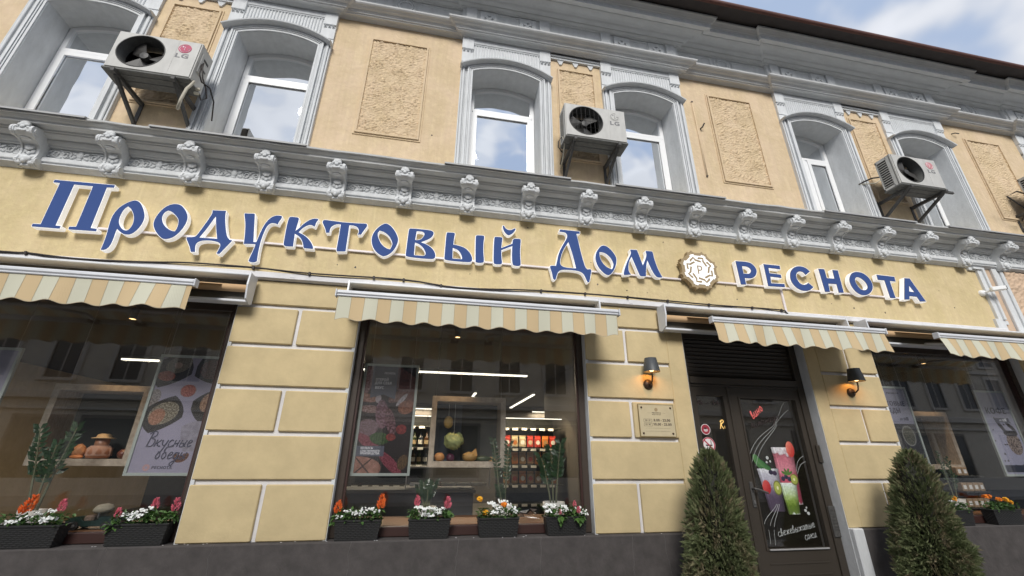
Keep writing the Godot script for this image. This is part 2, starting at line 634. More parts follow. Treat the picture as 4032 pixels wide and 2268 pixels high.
func build_walls() -> void:
	bld = thing("shop_building", "yellow two-storey building with grey-white stucco mouldings, shop windows below", "building")
	# solid cores
	var up = B.new()
	var low = B.new()
	var edge = XL
	for c in WINS:
		up.rect(edge, c - 0.53, 5.1, 7.56, -0.42, 0.0)
		up.rect(c - 0.53, c + 0.53, 7.1, 7.56, -0.42, 0.0)
		edge = c + 0.53
	up.rect(edge, XR, 5.1, 7.56, -0.42, 0.0)
	obj("wall", up, M.paint_upper, bld)
	low.rect(XL, 8.375, 3.38, 5.1, -0.42, 0.0)
	low.rect(8.375, XR, 3.1, 5.1, -0.42, 0.0)
	obj("sign_band_wall", low, M.paint_band, bld)
	obj("wall_top", B.new().rect(XL, XR, 7.56, 8.36, -0.42, 0.02), M.white_stucco, bld)
	var gl = B.new()
	for p in PIERS:
		gl.rect(p[0] + 0.0, p[1] - 0.0, -0.2, 3.1, -0.42, -0.03)
	gl.rect(XL, PIERS[0][0], -0.2, 3.1, -0.42, -0.03)
	gl.rect(PIERS[4][1], XR, -0.2, 3.1, -0.42, -0.03)
	gl.rect(XL, 8.375, 3.1, 3.38, -0.42, -0.03)
	obj("pier_core", gl, M.white_joint, bld)
	obj("side_wall", B.new().rect(XL, XL + 0.3, -0.2, 8.36, -10.2, -0.42).rect(XR - 0.3, XR, -0.2, 8.36, -10.2, -0.42).rect(XL, XR, -0.2, 8.36, -10.5, -10.2), M.paint_upper, bld)
	# white string course under the sign band
	var sc = B.new()
	sc.moulding([[XL, 0.0, 0, 1], [8.40, 0.0, 0, 1]], [Vector2(0, 3.348), Vector2(0.03, 3.352), Vector2(0.055, 3.362), Vector2(0.055, 3.42), Vector2(0.045, 3.43), Vector2(0.0, 3.432)])
	obj("string_course", sc, M.white_joint, bld)
	# plinth with the ledge that carries the flower boxes
	var pl = B.new()
	for r in [[XL, 3.02], [4.9, XR]]:
		pl.rect(r[0], r[1], -0.2, 0.865, -0.2, 0.05, 0.012)
	obj("plinth", pl, M.plinth, bld)
	# cracks and pale flecks of paint and petals on it
	var rg = RandomNumberGenerator.new()
	rg.seed = 17
	for x in [-2.55, -1.75, -0.62, 0.35, 1.15, 2.1, 2.45, 6.3]:
		var pts: Array = []
		var px: float = x
		for k in 9:
			pts.append(Vector3(px, 0.862 - k * 0.05, 0.0505))
			px += rg.randf_range(-0.014, 0.016)
		obj("crack", B.new().tube(pts, 0.0018, 3, 0.0008), mat_once("crack_line", [0.17, 0.16, 0.155]), bld)
	for k in 26:
		var fx = rg.randf_range(-2.9, 2.5)
		var fz = rg.randf_range(-0.02, 0.045)
		var pl2 = PackedVector2Array()
		for m in 6:
			pl2.append(Vector2.from_angle(TAU * m / 6.0) * rg.randf_range(0.003, 0.011))
		var fb = B.new()
		fb.xf = Transform3D(Basis(Vector3(1, 0, 0), -PI / 2.0), Vector3(fx, 0.866, fz))
		fb.prism(pl2, 0.0, 0.002)
		obj("paint_fleck", fb, M.white_joint, bld)
	obj("plinth_edge", B.new().rect(4.76, 4.897, -0.2, 0.868, -0.2, 0.054, 0.01), M.white_stucco, bld)


func block(x0: float, x1: float, y0: float, y1: float) -> void:
	obj("stone_block", B.new().rect(x0, x1, y0, y1, -0.06, 0.0, 0.008), M.paint_pier, bld)


func build_rustication() -> void:
	var rows = [[0.868, 1.33], [1.372, 1.756], [1.798, 2.184], [2.226, 2.61], [2.652, 3.035], [3.077, 3.346]]
	var joints = {0: -1.468, 1: -1.468, 2: 2.25, 3: 5.405, 4: 9.0}
	for pi in PIERS.size():
		var x0: float = PIERS[pi][0]
		var x1: float = PIERS[pi][1]
		if pi == 0:
			continue
		var strip_r = 0.22 if pi == 2 else 0.0
		var strip_l = 0.185 if pi == 3 else 0.0
		if pi == 2:
			block(x1 - strip_r, x1, 0.868, 3.346)
		if pi == 3:
			block(x0, x0 + strip_l, 0.868, 3.346)
		for ri in rows.size():
			var a: float = x0 + strip_l
			var b: float = x1 - strip_r
			var j: float = joints[pi]
			if ri % 2 == 0:
				block(a, j - 0.02, rows[ri][0], rows[ri][1])
				block(j + 0.02, b, rows[ri][0], rows[ri][1])
			else:
				block(a, b, rows[ri][0], rows[ri][1])
	# yellow stretches over the openings, behind the awnings
	for o in OPENINGS:
		obj("lintel_block", B.new().rect(o[0] + 0.002, o[1] - 0.002, 3.102, 3.346, -0.06, -0.001), M.paint_pier, bld)
	# plastered reveals of the openings
	for o in OPENINGS:
		var rv = B.new()
		obj("reveal", rv.rect(o[0] - 0.028, o[0] + 0.004, 0.1, 3.1, -0.4, -0.008), M.white_stucco, bld)
		obj("reveal", B.new().rect(o[1] - 0.004, o[1] + 0.028, 0.1, 3.1, -0.4, -0.008), M.white_stucco, bld)


const ARC_HW := 0.505
const ARC_SPRING := 6.88
const ARC_SAG := 0.12


func arc_pts(off: float, n := 14, hw := ARC_HW, spring := ARC_SPRING, sag := ARC_SAG) -> PackedVector2Array:
	# left to right over the head of the window
	var r = (hw * hw + sag * sag) / (2.0 * sag)
	var cy = spring + sag - r
	var lim = asin(minf((hw + off) / (r + off), 1.0))
	var p = PackedVector2Array()
	for k in n + 1:
		var a = lerpf(-lim, lim, float(k) / n)
		p.append(Vector2(sin(a) * (r + off), cy + cos(a) * (r + off)))
	return p


func u_strip(a: float, b: float, y0: float) -> PackedVector2Array:
	var p = PackedVector2Array([Vector2(-ARC_HW - b, y0)])
	p.append_array(arc_pts(b))
	p.append(Vector2(ARC_HW + b, y0))
	p.append(Vector2(ARC_HW + a, y0))
	var q = arc_pts(a)
	q.reverse()
	p.append_array(q)
	p.append(Vector2(-ARC_HW - a, y0))
	return p


func build_upper_windows() -> void:
	var y0 = 5.03
	# --- the moulded surround, one mesh per member, shared by all windows
	var body = B.new()
	var outer = PackedVector2Array([Vector2(-0.686, y0), Vector2(-0.686, 7.09), Vector2(0.686, 7.09), Vector2(0.686, y0), Vector2(ARC_HW, y0)])
	var inner = arc_pts(0.0)
	inner.reverse()
	outer.append_array(inner)
	outer.append(Vector2(-ARC_HW, y0))
	body.prism(outer, -0.375, 0.03)
	body.prism(u_strip(0.004, 0.03, y0), 0.028, 0.048)
	body.prism(u_strip(0.036, 0.05, y0), 0.028, 0.056)
	body.prism(u_strip(0.056, 0.082, y0), 0.028, 0.066)
	for s in [-1.0, 1.0]:
		for k in [[0.606, 0.62, 0.05], [0.628, 0.66, 0.066], [0.666, 0.686, 0.054]]:
			var xa: float = k[0] * s
			var xb: float = k[1] * s
			body.rect(minf(xa, xb), maxf(xa, xb), y0, 6.93, 0.028, k[2], 0.006)
	var surround_mesh = body.done()
	# the hood over the arch
	var hood = B.new()
	var r = (ARC_HW * ARC_HW + ARC_SAG * ARC_SAG) / (2.0 * ARC_SAG)
	var cy = ARC_SPRING + ARC_SAG - r
	var hp = [Vector2(0.086, 0.03), Vector2(0.088, 0.07), Vector2(0.094, 0.095), Vector2(0.10, 0.115), Vector2(0.098, 0.14), Vector2(0.112, 0.145), Vector2(0.124, 0.12), Vector2(0.13, 0.03)]
	var segs = 18
	for k in segs:
		for j in hp.size() - 1:
			var pts: Array[Vector3] = []
			for e in [[k, j], [k + 1, j], [k + 1, j + 1], [k, j + 1]]:
				var rr: float = r + hp[e[1]].x
				var lim = asin(0.69 / (r + 0.11))
				var a = lerpf(-lim, lim, float(e[0]) / segs)
				pts.append(Vector3(sin(a) * rr, cy + cos(a) * rr, hp[e[1]].y))
			var mid = (pts[0] + pts[1] + pts[2] + pts[3]) / 4.0
			var dp: Vector2 = hp[j + 1] - hp[j]
			var rad = Vector3(mid.x, mid.y - cy, 0).normalized()
			hood.qn(pts[0], pts[1], pts[2], pts[3], rad * -dp.y + Vector3(0, 0, dp.x) * 1.0)
	for s in [-1.0, 1.0]:
		var lim2 = asin(0.69 / (r + 0.11))
		for j in range(1, hp.size() - 1):
			var e: Array[Vector3] = []
			for m in [0, j, j + 1]:
				var rr: float = r + hp[m].x
				e.append(Vector3(sin(lim2 * s) * rr, cy + cos(lim2) * rr, hp[m].y))
			hood.tn(e[0], e[1], e[2], Vector3(s, 0, 0))
	var hood_mesh = hood.done()
	# fluted panel and the blocks with pointed drops beside it
	var flute = B.new()
	flute.rect(-0.515, 0.515, 7.09, 7.46, 0.0, 0.026)
	flute.rect(-0.515, 0.515, 7.44, 7.54, 0.02, 0.05)
	flute.rect(-0.515, 0.515, 7.418, 7.434, 0.02, 0.042)
	var nf = 24
	for k in nf:
		var x = lerpf(-0.5, 0.5, (k + 0.5) / nf)
		var rr = r + 0.115
		var yb = cy + sqrt(rr * rr - x * x)
		var w = 0.0125
		var top = 7.405
		var prev = Vector3(x - w, 0, 0.024)
		for m in 5:
			var a = PI * (m + 1) / 5.0
			var nx = Vector3(x - cos(a) * w, 0, 0.024 + sin(a) * 0.022)
			flute.qn(prev + Vector3(0, yb, 0), nx + Vector3(0, yb, 0), nx + Vector3(0, top, 0), prev + Vector3(0, top, 0), Vector3((prev.x + nx.x) / 2.0 - x, 0, 0.02))
			flute.tn(Vector3(x, top, 0.024), prev + Vector3(0, top, 0), nx + Vector3(0, top, 0), Vector3.UP)
			prev = nx
	var flute_mesh = flute.done()
	var blk = B.new()
	blk.rect(-0.088, 0.088, 7.3, 7.545, 0.0, 0.062, 0.004)
	blk.rect(-0.084, 0.084, 7.05, 7.3, 0.0, 0.04)
	for k in 3:
		var x = (k - 1) * 0.055
		var y = 7.272
		var c = Vector3(x, y, 0.078)
		var rim = [Vector3(x - 0.027, y + 0.004, 0.04), Vector3(x, y + 0.027, 0.04), Vector3(x + 0.027, y + 0.004, 0.04), Vector3(x + 0.02, y - 0.024, 0.04), Vector3(x - 0.02, y - 0.024, 0.04)]
		for m in 5:
			var a: Vector3 = rim[m]
			var b: Vector3 = rim[(m + 1) % 5]
			blk.tn(c, a, b, (a + b) / 2.0 - c + Vector3(0, 0, 0.08))
	var blk_mesh = blk.done()
	# --- the joinery
	var zf = -0.37
	var frames: Array = []
	for kind in 2:
		var f = B.new()
		var o2 = PackedVector2Array([Vector2(-0.5, 5.05)])
		o2.append_array(arc_pts(-0.006))
		o2.append(Vector2(0.5, 5.05))
		o2.reverse()
		var hole_top = PackedVector2Array([Vector2(-0.44, 6.515)])
		hole_top.append_array(arc_pts(-0.065))
		hole_top.append(Vector2(0.44, 6.515))
		hole_top.reverse()
		var holes = [hole_top]
		var sash = B.new()
		if kind == 0:
			holes.append(rect2(-0.44, 0.44, 5.12, 6.44))
			sash.prism(rect2(-0.452, 0.452, 5.11, 6.45), zf + 0.05, zf + 0.066, [rect2(-0.39, 0.39, 5.17, 6.385)])
		else:
			holes.append(rect2(-0.44, -0.035, 5.12, 6.44))
			holes.append(rect2(0.035, 0.44, 5.12, 6.44))
			sash.prism(rect2(-0.452, -0.025, 5.11, 6.45), zf + 0.05, zf + 0.066, [rect2(-0.39, -0.085, 5.17, 6.385)])
			sash.prism(rect2(0.025, 0.452, 5.11, 6.45), zf + 0.05, zf + 0.066, [rect2(0.085, 0.39, 5.17, 6.385)])
		f.prism(o2, zf, zf + 0.05, holes)
		f.rect(-0.47, 0.47, 6.452, 6.5, zf + 0.05, zf + 0.062, 0.005)
		var panes: Array = []
		var up_pane = PackedVector2Array([Vector2(-0.445, 6.51)])
		up_pane.append_array(arc_pts(-0.06))
		up_pane.append(Vector2(0.445, 6.51))
		up_pane.reverse()
		panes.append(B.new().prism(up_pane, zf + 0.02, zf + 0.026).done())
		if kind == 0:
			panes.append(B.new().rect(-0.395, 0.395, 5.165, 6.39, zf + 0.034, zf + 0.04).done())
		else:
			panes.append(B.new().rect(-0.395, -0.08, 5.165, 6.39, zf + 0.034, zf + 0.04).done())
			panes.append(B.new().rect(0.08, 0.395, 5.165, 6.39, zf + 0.034, zf + 0.04).done())
		frames.append([f.done(), sash.done(), panes])
	var sill = B.new()
	sill.xf = Transform3D.IDENTITY
	for k in [[-0.80, 0.80]]:
		var a = Vector3(k[0], 4.905, 0.395)
		var b = Vector3(k[1], 4.905, 0.395)
		var c = Vector3(k[1], 5.09, -0.33)
		var d = Vector3(k[0], 5.09, -0.33)
		var dn = Vector3(0, -0.006, 0)
		sill.qn(a, b, c, d, Vector3.UP)
		sill.qn(a + dn, b + dn, c + dn, d + dn, Vector3.DOWN)
		var lip = Vector3(0, -0.026, 0.004)
		sill.qn(a, b, b + lip, a + lip, Vector3.BACK)
		for e in [[a, d], [b, c]]:
			sill.qn(e[0], e[1], e[1] + dn * 4.0, e[0] + dn * 4.0, Vector3.RIGHT)
	var sill_mesh = sill.done()
	for i in WINS.size():
		var at = Vector3(WINS[i], 0, 0)
		obj("window_surround", surround_mesh, M.white_stucco, bld, at)
		obj("window_hood", hood_mesh, M.white_stucco, bld, at)
		obj("fluted_panel", flute_mesh, M.white_stucco, bld, at)
		for s in [-1.0, 1.0]:
			obj("drop_block", blk_mesh, M.white_stucco, bld, at + Vector3(s * 0.602, 0, 0))
		var kind = 1 if i >= 4 else 0
		var fr = obj("window", frames[kind][0], M.pvc, bld, at)
		obj("sash", frames[kind][1], M.pvc, fr)
		for p in frames[kind][2]:
			obj("pane", p, M.mirror_glass, fr)
		obj("window_sill", sill_mesh, M.tin, bld, at)
	# --- panels of rough-cast plaster with a moulded frame
	for k in range(-1, 3):
		var c = 1.84 + 5.39 * k
		rough_panel(c - 0.32, c + 0.32, 5.5, 7.27, 0.035)
		rough_panel(c + 2.695 - 0.435, c + 2.695 + 0.435, 5.47, 7.25, 0.04)
		# little hanging points between the two windows of a pair
		var st = B.new()
		st.rect(c - 0.408, c + 0.408, 7.475, 7.5, 0.0, 0.05)
		st.rect(c - 0.408, c + 0.408, 7.43, 7.458, 0.0, 0.035)
		obj("moulding_strip", st, M.white_stucco, bld)
		for m in 3:
			var x = c + (m - 1) * 0.25
			obj("hanging_point", B.new().prism(PackedVector2Array([Vector2(x - 0.055, 7.43), Vector2(x - 0.016, 7.342), Vector2(x + 0.016, 7.342), Vector2(x + 0.055, 7.43)]), 0.0, 0.022), M.white_stucco, bld)


func rough_panel(x0: float, x1: float, y0: float, y1: float, fw: float) -> void:
	var fr = B.new()
	fr.prism(rect2(x0, x1, y0, y1), 0.0, 0.012, [rect2(x0 + fw * 0.5, x1 - fw * 0.5, y0 + fw * 0.5, y1 - fw * 0.5)])
	fr.prism(rect2(x0 + fw * 0.62, x1 - fw * 0.62, y0 + fw * 0.62, y1 - fw * 0.62), 0.0, 0.03, [rect2(x0 + fw * 1.3, x1 - fw * 1.3, y0 + fw * 1.3, y1 - fw * 1.3)])
	obj("panel_frame", fr, M.paint_upper, bld)
	var n = FastNoiseLite.new()
	n.seed = int(x0 * 100.0)
	n.noise_type = FastNoiseLite.TYPE_SIMPLEX_SMOOTH
	n.frequency = 1.0
	n.fractal_octaves = 2
	var a = x0 + fw * 1.3
	var b = x1 - fw * 1.3
	var c = y0 + fw * 1.3
	var d = y1 - fw * 1.3
	var f = func(x: float, y: float) -> float:
		var v = n.get_noise_2d(x * 13.0, y * 25.0)
		var ridge = 1.0 - absf(v) * 2.6
		return 0.003 + 0.028 * clampf(ridge, 0.0, 1.0) * (0.6 + 0.5 * n.get_noise_2d(x * 4.0 + 50.0, y * 4.0)) + 0.006 * n.get_noise_2d(x * 36.0, y * 60.0)
	var nx = int((b - a) / 0.0125)
	var ny = int((d - c) / 0.0105)
	obj("rough_panel", B.new().smooth(true).relief(a, b, c, d, nx, ny, f), M.paint_upper, bld)


func facade_plan(d: float, x_from := XL, x_to := XR) -> Array:
	# straight run that steps forward by d over each pair of windows
	var plan: Array = [[x_from, 0.0, 0, 1]]
	for k in range(-1, 3):
		var c = 1.84 + 5.39 * k
		var a = c - 1.79
		var b = c + 1.79
		plan.append([a, 0.0, -1, 1])
		plan.append([a, d, -1, 1])
		if b < x_to:
			plan.append([b, d, 1, 1])
			plan.append([b, 0.0, 1, 1])
		else:
			plan.append([x_to, d, 0, 1])
	return plan


func build_entablature() -> void:
	var d = 0.055
	var plan = facade_plan(d)
	var arch = B.new()
	arch.moulding(plan, [Vector2(0.0, 7.535), Vector2(0.03, 7.54), Vector2(0.05, 7.552), Vector2(0.062, 7.555), Vector2(0.10, 7.545), Vector2(0.105, 7.56), Vector2(0.12, 7.562), Vector2(0.125, 7.585), Vector2(0.135, 7.587), Vector2(0.14, 7.6), Vector2(0.15, 7.605), Vector2(0.175, 7.61), Vector2(0.195, 7.625), Vector2(0.215, 7.63), Vector2(0.23, 7.645), Vector2(0.235, 7.665), Vector2(0.0, 7.72)])
	obj("architrave", arch, M.grey_stucco, bld)
	var fz = B.new()
	fz.moulding(plan, [Vector2(0.0, 7.66), Vector2(0.04, 7.68), Vector2(0.04, 8.16)])
	obj("frieze", fz, M.white_stucco, bld)
	var cor = B.new()
	cor.moulding(plan, [Vector2(0.03, 8.12), Vector2(0.07, 8.12), Vector2(0.075, 8.135), Vector2(0.10, 8.14), Vector2(0.12, 8.15), Vector2(0.125, 8.165), Vector2(0.16, 8.168), Vector2(0.185, 8.175), Vector2(0.205, 8.19), Vector2(0.25, 8.2), Vector2(0.25, 8.192), Vector2(0.30, 8.196), Vector2(0.345, 8.205), Vector2(0.36, 8.222), Vector2(0.36, 8.205), Vector2(0.435, 8.185)])
	cor.moulding(plan, [Vector2(0.445, 8.262), Vector2(0.45, 8.272), Vector2(0.465, 8.278), Vector2(0.475, 8.295), Vector2(0.50, 8.32), Vector2(0.52, 8.335), Vector2(0.525, 8.36), Vector2(0.0, 8.4)])
	obj("cornice", cor, M.grey_stucco, bld)
	var cf = B.new()
	cf.moulding(plan, [Vector2(0.435, 8.185), Vector2(0.437, 8.19), Vector2(0.437, 8.258), Vector2(0.445, 8.262)])
	obj("corona_face", cf, M.white_stucco, bld)
	# frieze ornaments: pierced squares and plain blocks over the windows, a ring between the pairs
	var sq = B.new()
	var tris: Array = []
	for k in 4:
		var a = TAU * k / 4.0
		var t = Transform2D(a, Vector2.ZERO)
		tris.append(PackedVector2Array([t * Vector2(-0.035, 0.072), t * Vector2(0.0, 0.022), t * Vector2(0.035, 0.072)]))
	sq.prism(rect2(-0.135, 0.135, -0.15, 0.15), 0.0, 0.022, tris)
	sq.prism(rect2(-0.135, 0.135, -0.15, 0.15), 0.0, 0.004)
	var sq_mesh = sq.done()
	var post = B.new().rect(-0.085, 0.085, -0.19, 0.19, 0.0, 0.03, 0.008).done()
	var plain = B.new().prism(rect2(-0.17, 0.17, -0.155, 0.155), 0.0, 0.012, [rect2(-0.15, 0.15, -0.135, 0.135)]).done()
	var ring = B.new()
	ring.prism(circle(Vector2.ZERO, 0.15, 28), 0.0, 0.02, [circle(Vector2.ZERO, 0.128, 28)])
	ring.prism(circle(Vector2.ZERO, 0.115, 28), 0.0, 0.024, [circle(Vector2.ZERO, 0.095, 28)])
	var ring_mesh = ring.done()
	var side_panel = B.new().prism(rect2(-0.42, 0.42, -0.16, 0.16), 0.0, 0.01, [rect2(-0.395, 0.395, -0.135, 0.135)]).done()
	var yc = 7.945
	for k in range(-1, 3):
		var c = 1.84 + 5.39 * k
		for s in [-1.0, 1.0]:
			obj("pierced_square", sq_mesh, M.white_stucco, bld, Vector3(c + s * 1.42, yc, 0.04 + d))
			obj("pierced_square", sq_mesh, M.white_stucco, bld, Vector3(c + s * 0.80, yc, 0.04 + d))
			obj("frieze_panel", plain, M.white_stucco, bld, Vector3(c + s * 1.11, yc, 0.04 + d))
			obj("frieze_post", post, M.white_stucco, bld, Vector3(c + s * 1.69, yc, 0.04 + d))
			obj("frieze_post", post, M.white_stucco, bld, Vector3(c + s * 0.52, yc, 0.04 + d))
			obj("side_panel", side_panel, M.white_stucco, bld, Vector3(c + 2.695 + s * 0.62, yc, 0.04))
		obj("frieze_ring", ring_mesh, M.white_stucco, bld, Vector3(c + 2.695, yc + 0.03, 0.04))
	# the iron roof with its dark soffit
	var rf = B.new()
	var x = XL
	while x < XR:
		var w = 0.62
		rf.qn(Vector3(x, 8.43, 0.77), Vector3(x + w, 8.43, 0.77), Vector3(x + w, 10.6, -5.0), Vector3(x, 10.6, -5.0), Vector3.UP)
		rf.rect(x + w - 0.01, x + w + 0.01, 8.43, 8.45, 0.70, 0.77)
		x += w
	rf.qn(Vector3(XL, 8.36, -10.3), Vector3(XR, 8.36, -10.3), Vector3(XR, 10.6, -5.0), Vector3(XL, 10.6, -5.0), Vector3.UP)
	obj("roof", rf, M.roof_iron, bld)
	var gut = B.new().smooth(true)
	var prof: Array = []
	for k in 9:
		var a = PI * k / 8.0
		prof.append(Vector2(0.77 - cos(PI - a) * 0.0 + sin(a) * 0.045, 8.375 - cos(a) * 0.045))
	gut.moulding([[XL, 0.0, 0, 1], [XR, 0.0, 0, 1]], prof)
	obj("eaves_gutter", gut, M.roof_iron, bld)
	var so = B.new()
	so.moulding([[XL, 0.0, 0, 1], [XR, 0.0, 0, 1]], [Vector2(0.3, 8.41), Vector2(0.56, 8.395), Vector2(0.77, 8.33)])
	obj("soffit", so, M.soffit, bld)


func build_lower_cornice() -> void:
	var run = [[XL, 0.0, 0, 1], [XR, 0.0, 0, 1]]
	var low = B.new()
	low.moulding(run, [Vector2(0.0, 4.428), Vector2(0.03, 4.44), Vector2(0.058, 4.455), Vector2(0.075, 4.462), Vector2(0.078, 4.474), Vector2(0.07, 4.477)])
	low.moulding(run, [Vector2(0.07, 4.477), Vector2(0.062, 4.48), Vector2(0.062, 4.49), Vector2(0.082, 4.493), Vector2(0.085, 4.5), Vector2(0.085, 4.545), Vector2(0.06, 4.556), Vector2(0.04, 4.558), Vector2(0.04, 4.7)])
	obj("cornice_base", low, M.white_stucco, bld)
	var top = B.new()
	top.moulding(run, [Vector2(0.04, 4.69), Vector2(0.075, 4.692), Vector2(0.08, 4.708), Vector2(0.10, 4.715), Vector2(0.118, 4.74), Vector2(0.12, 4.762), Vector2(0.15, 4.768), Vector2(0.185, 4.785), Vector2(0.19, 4.8), Vector2(0.2, 4.803), Vector2(0.205, 4.822), Vector2(0.275, 4.832), Vector2(0.29, 4.812), Vector2(0.302, 4.815), Vector2(0.304, 4.842), Vector2(0.325, 4.85), Vector2(0.345, 4.868), Vector2(0.352, 4.88)])
	obj("middle_cornice", top, M.grey_stucco, bld)
	# sheet-metal covering, a little wavy along its edge
	var n = FastNoiseLite.new()
	n.seed = 77
	n.frequency = 0.9
	var fl = B.new()
	var xs = XL
	while xs < XR:
		var a = xs
		var b = minf(xs + 0.18, XR)
		var ya = 4.892 + 0.016 * n.get_noise_1d(a * 2.0)
		var yb = 4.892 + 0.016 * n.get_noise_1d(b * 2.0)
		var za = 0.372 + 0.008 * n.get_noise_1d(a * 3.0 + 40.0)
		var zb = 0.372 + 0.008 * n.get_noise_1d(b * 3.0 + 40.0)
		fl.qn(Vector3(a, ya, za), Vector3(b, yb, zb), Vector3(b, 5.06, 0.0), Vector3(a, 5.06, 0.0), Vector3.UP)
		fl.qn(Vector3(a, ya, za), Vector3(b, yb, zb), Vector3(b, yb - 0.018, zb - 0.004), Vector3(a, ya - 0.018, za - 0.004), Vector3.BACK)
		fl.qn(Vector3(a, 4.876, 0.34), Vector3(b, 4.876, 0.34), Vector3(b, yb - 0.018, zb - 0.004), Vector3(a, ya - 0.018, za - 0.004), Vector3.DOWN)
		xs += 0.18
	obj("cornice_flashing", fl, M.grey_stucco, bld)
	# scrolled brackets
	var br = B.new().smooth(true)
	var side = [0.04, 4.415, 0.09, 4.402, 0.125, 4.425, 0.142, 4.465, 0.13, 4.505, 0.122, 4.55, 0.132, 4.60, 0.16, 4.64, 0.215, 4.665, 0.27, 4.672, 0.30, 4.695, 0.307, 4.73, 0.295, 4.762, 0.25, 4.782, 0.2, 4.80, 0.04, 4.80]
	var prof = PackedVector2Array()
	for k in range(0, side.size(), 2):
		prof.append(Vector2(side[k], side[k + 1]))
	# the side outline lies in z-y: turn the prism so that its depth runs along x
	var to_x = Transform3D(Basis(Vector3(0, 0, 1), Vector3(0, 1, 0), Vector3(-1, 0, 0)), Vector3.ZERO)
	br.smooth(false)
	br.xf = to_x
	br.prism(prof, -0.07, 0.07)
	for s in [-1.0, 1.0]:
		# raised edge bands and the volutes
		var band = Geometry2D.offset_polygon(prof, 0.008)[0]
		br.prism(band, minf(s * 0.066, s * 0.086), maxf(s * 0.066, s * 0.086))
		br.prism(circle(Vector2(0.262, 4.722), 0.058, 16), minf(s * 0.08, s * 0.1), maxf(s * 0.08, s * 0.1))
		br.prism(circle(Vector2(0.262, 4.722), 0.03, 12), minf(s * 0.09, s * 0.112), maxf(s * 0.09, s * 0.112))
		br.prism(circle(Vector2(0.105, 4.46), 0.042, 14), minf(s * 0.08, s * 0.098), maxf(s * 0.08, s * 0.098))
	br.xf = Transform3D.IDENTITY
	br.smooth(true)
	var lumps = [[0, 4.79, 0.292, 0.05, 0.045, 0.028], [-0.028, 4.765, 0.305, 0.026, 0.022, 0.02], [0.03, 4.768, 0.303, 0.026, 0.02, 0.02], [0, 4.745, 0.312, 0.022, 0.02, 0.014], [-0.05, 4.745, 0.302, 0.02, 0.014, 0.016], [0.052, 4.74, 0.303, 0.02, 0.014, 0.014], [0, 4.705, 0.305, 0.045, 0.014, 0.01], [0, 4.612, 0.152, 0.048, 0.042, 0.014], [-0.03, 4.57, 0.13, 0.024, 0.03, 0.014], [0.03, 4.568, 0.13, 0.024, 0.03, 0.014], [0, 4.545, 0.132, 0.02, 0.026, 0.014], [0, 4.468, 0.14, 0.06, 0.04, 0.026], [-0.045, 4.495, 0.137, 0.026, 0.02, 0.018], [0.047, 4.492, 0.137, 0.026, 0.02, 0.018], [0, 4.44, 0.145, 0.024, 0.03, 0.022], [-0.05, 4.432, 0.118, 0.03, 0.026, 0.024], [0.05, 4.43, 0.12, 0.028, 0.028, 0.024], [0, 4.405, 0.10, 0.05, 0.02, 0.03], [-0.075, 4.45, 0.10, 0.02, 0.035, 0.02], [0.075, 4.45, 0.10, 0.02, 0.035, 0.02], [0.0, 4.66, 0.225, 0.05, 0.016, 0.03]]
	for l in lumps:
		br.ell(Vector3(l[0], l[1], l[2]), Vector3(l[3], l[4], l[5]), 10, 7)
	var br_mesh = br.done()
	# acanthus scrolls on the frieze between two brackets
	var orn = B.new().smooth(true)
	for s in [-1.0, 1.0]:
		for sp in [[0.13, 4.625, 0.055, 1.0, 1.5], [0.235, 4.628, 0.04, -1.0, 1.3]]:
			var pts: Array = []
			for k in 17:
				var t = k / 16.0
				var a: float = sp[3] * (t * TAU * sp[4] + 0.6)
				var rad: float = sp[2] * (1.0 - 0.8 * t)
				pts.append(Vector3(s * (sp[0] + cos(a) * rad), sp[1] + sin(a) * rad, 0.042 + 0.008 * t))
			orn.tube(pts, 0.011, 5, 0.006)
		for lf in [[0.055, 4.65, 0.035, 0.016, 0.5], [0.06, 4.60, 0.034, 0.015, -0.5], [0.19, 4.672, 0.03, 0.012, 0.2], [0.19, 4.58, 0.032, 0.012, -0.3], [0.29, 4.655, 0.026, 0.014, -0.7], [0.30, 4.60, 0.03, 0.013, 0.6], [0.165, 4.64, 0.03, 0.012, 0.9]]:
			orn.ell(Vector3(s * lf[0], lf[1], 0.044), Vector3(lf[2], lf[3], 0.014), 8, 5, Basis(Vector3(0, 0, 1), s * lf[4]))
	orn.ell(Vector3(0, 4.63, 0.045), Vector3(0.035, 0.042, 0.02), 10, 6)
	orn.ell(Vector3(0, 4.582, 0.045), Vector3(0.03, 0.016, 0.014), 8, 5)
	orn.ell(Vector3(0, 4.672, 0.045), Vector3(0.028, 0.014, 0.014), 8, 5)
	var orn_mesh = orn.done()
	for k in range(-3, 21):
		var x = -3.642 + 0.778 * k
		if x > XL + 0.2:
			obj("bracket", br_mesh, M.white_stucco, bld, Vector3(x, 0, 0))
			obj("frieze_scroll", orn_mesh, M.white_stucco, bld, Vector3(x + 0.389, 0, 0))


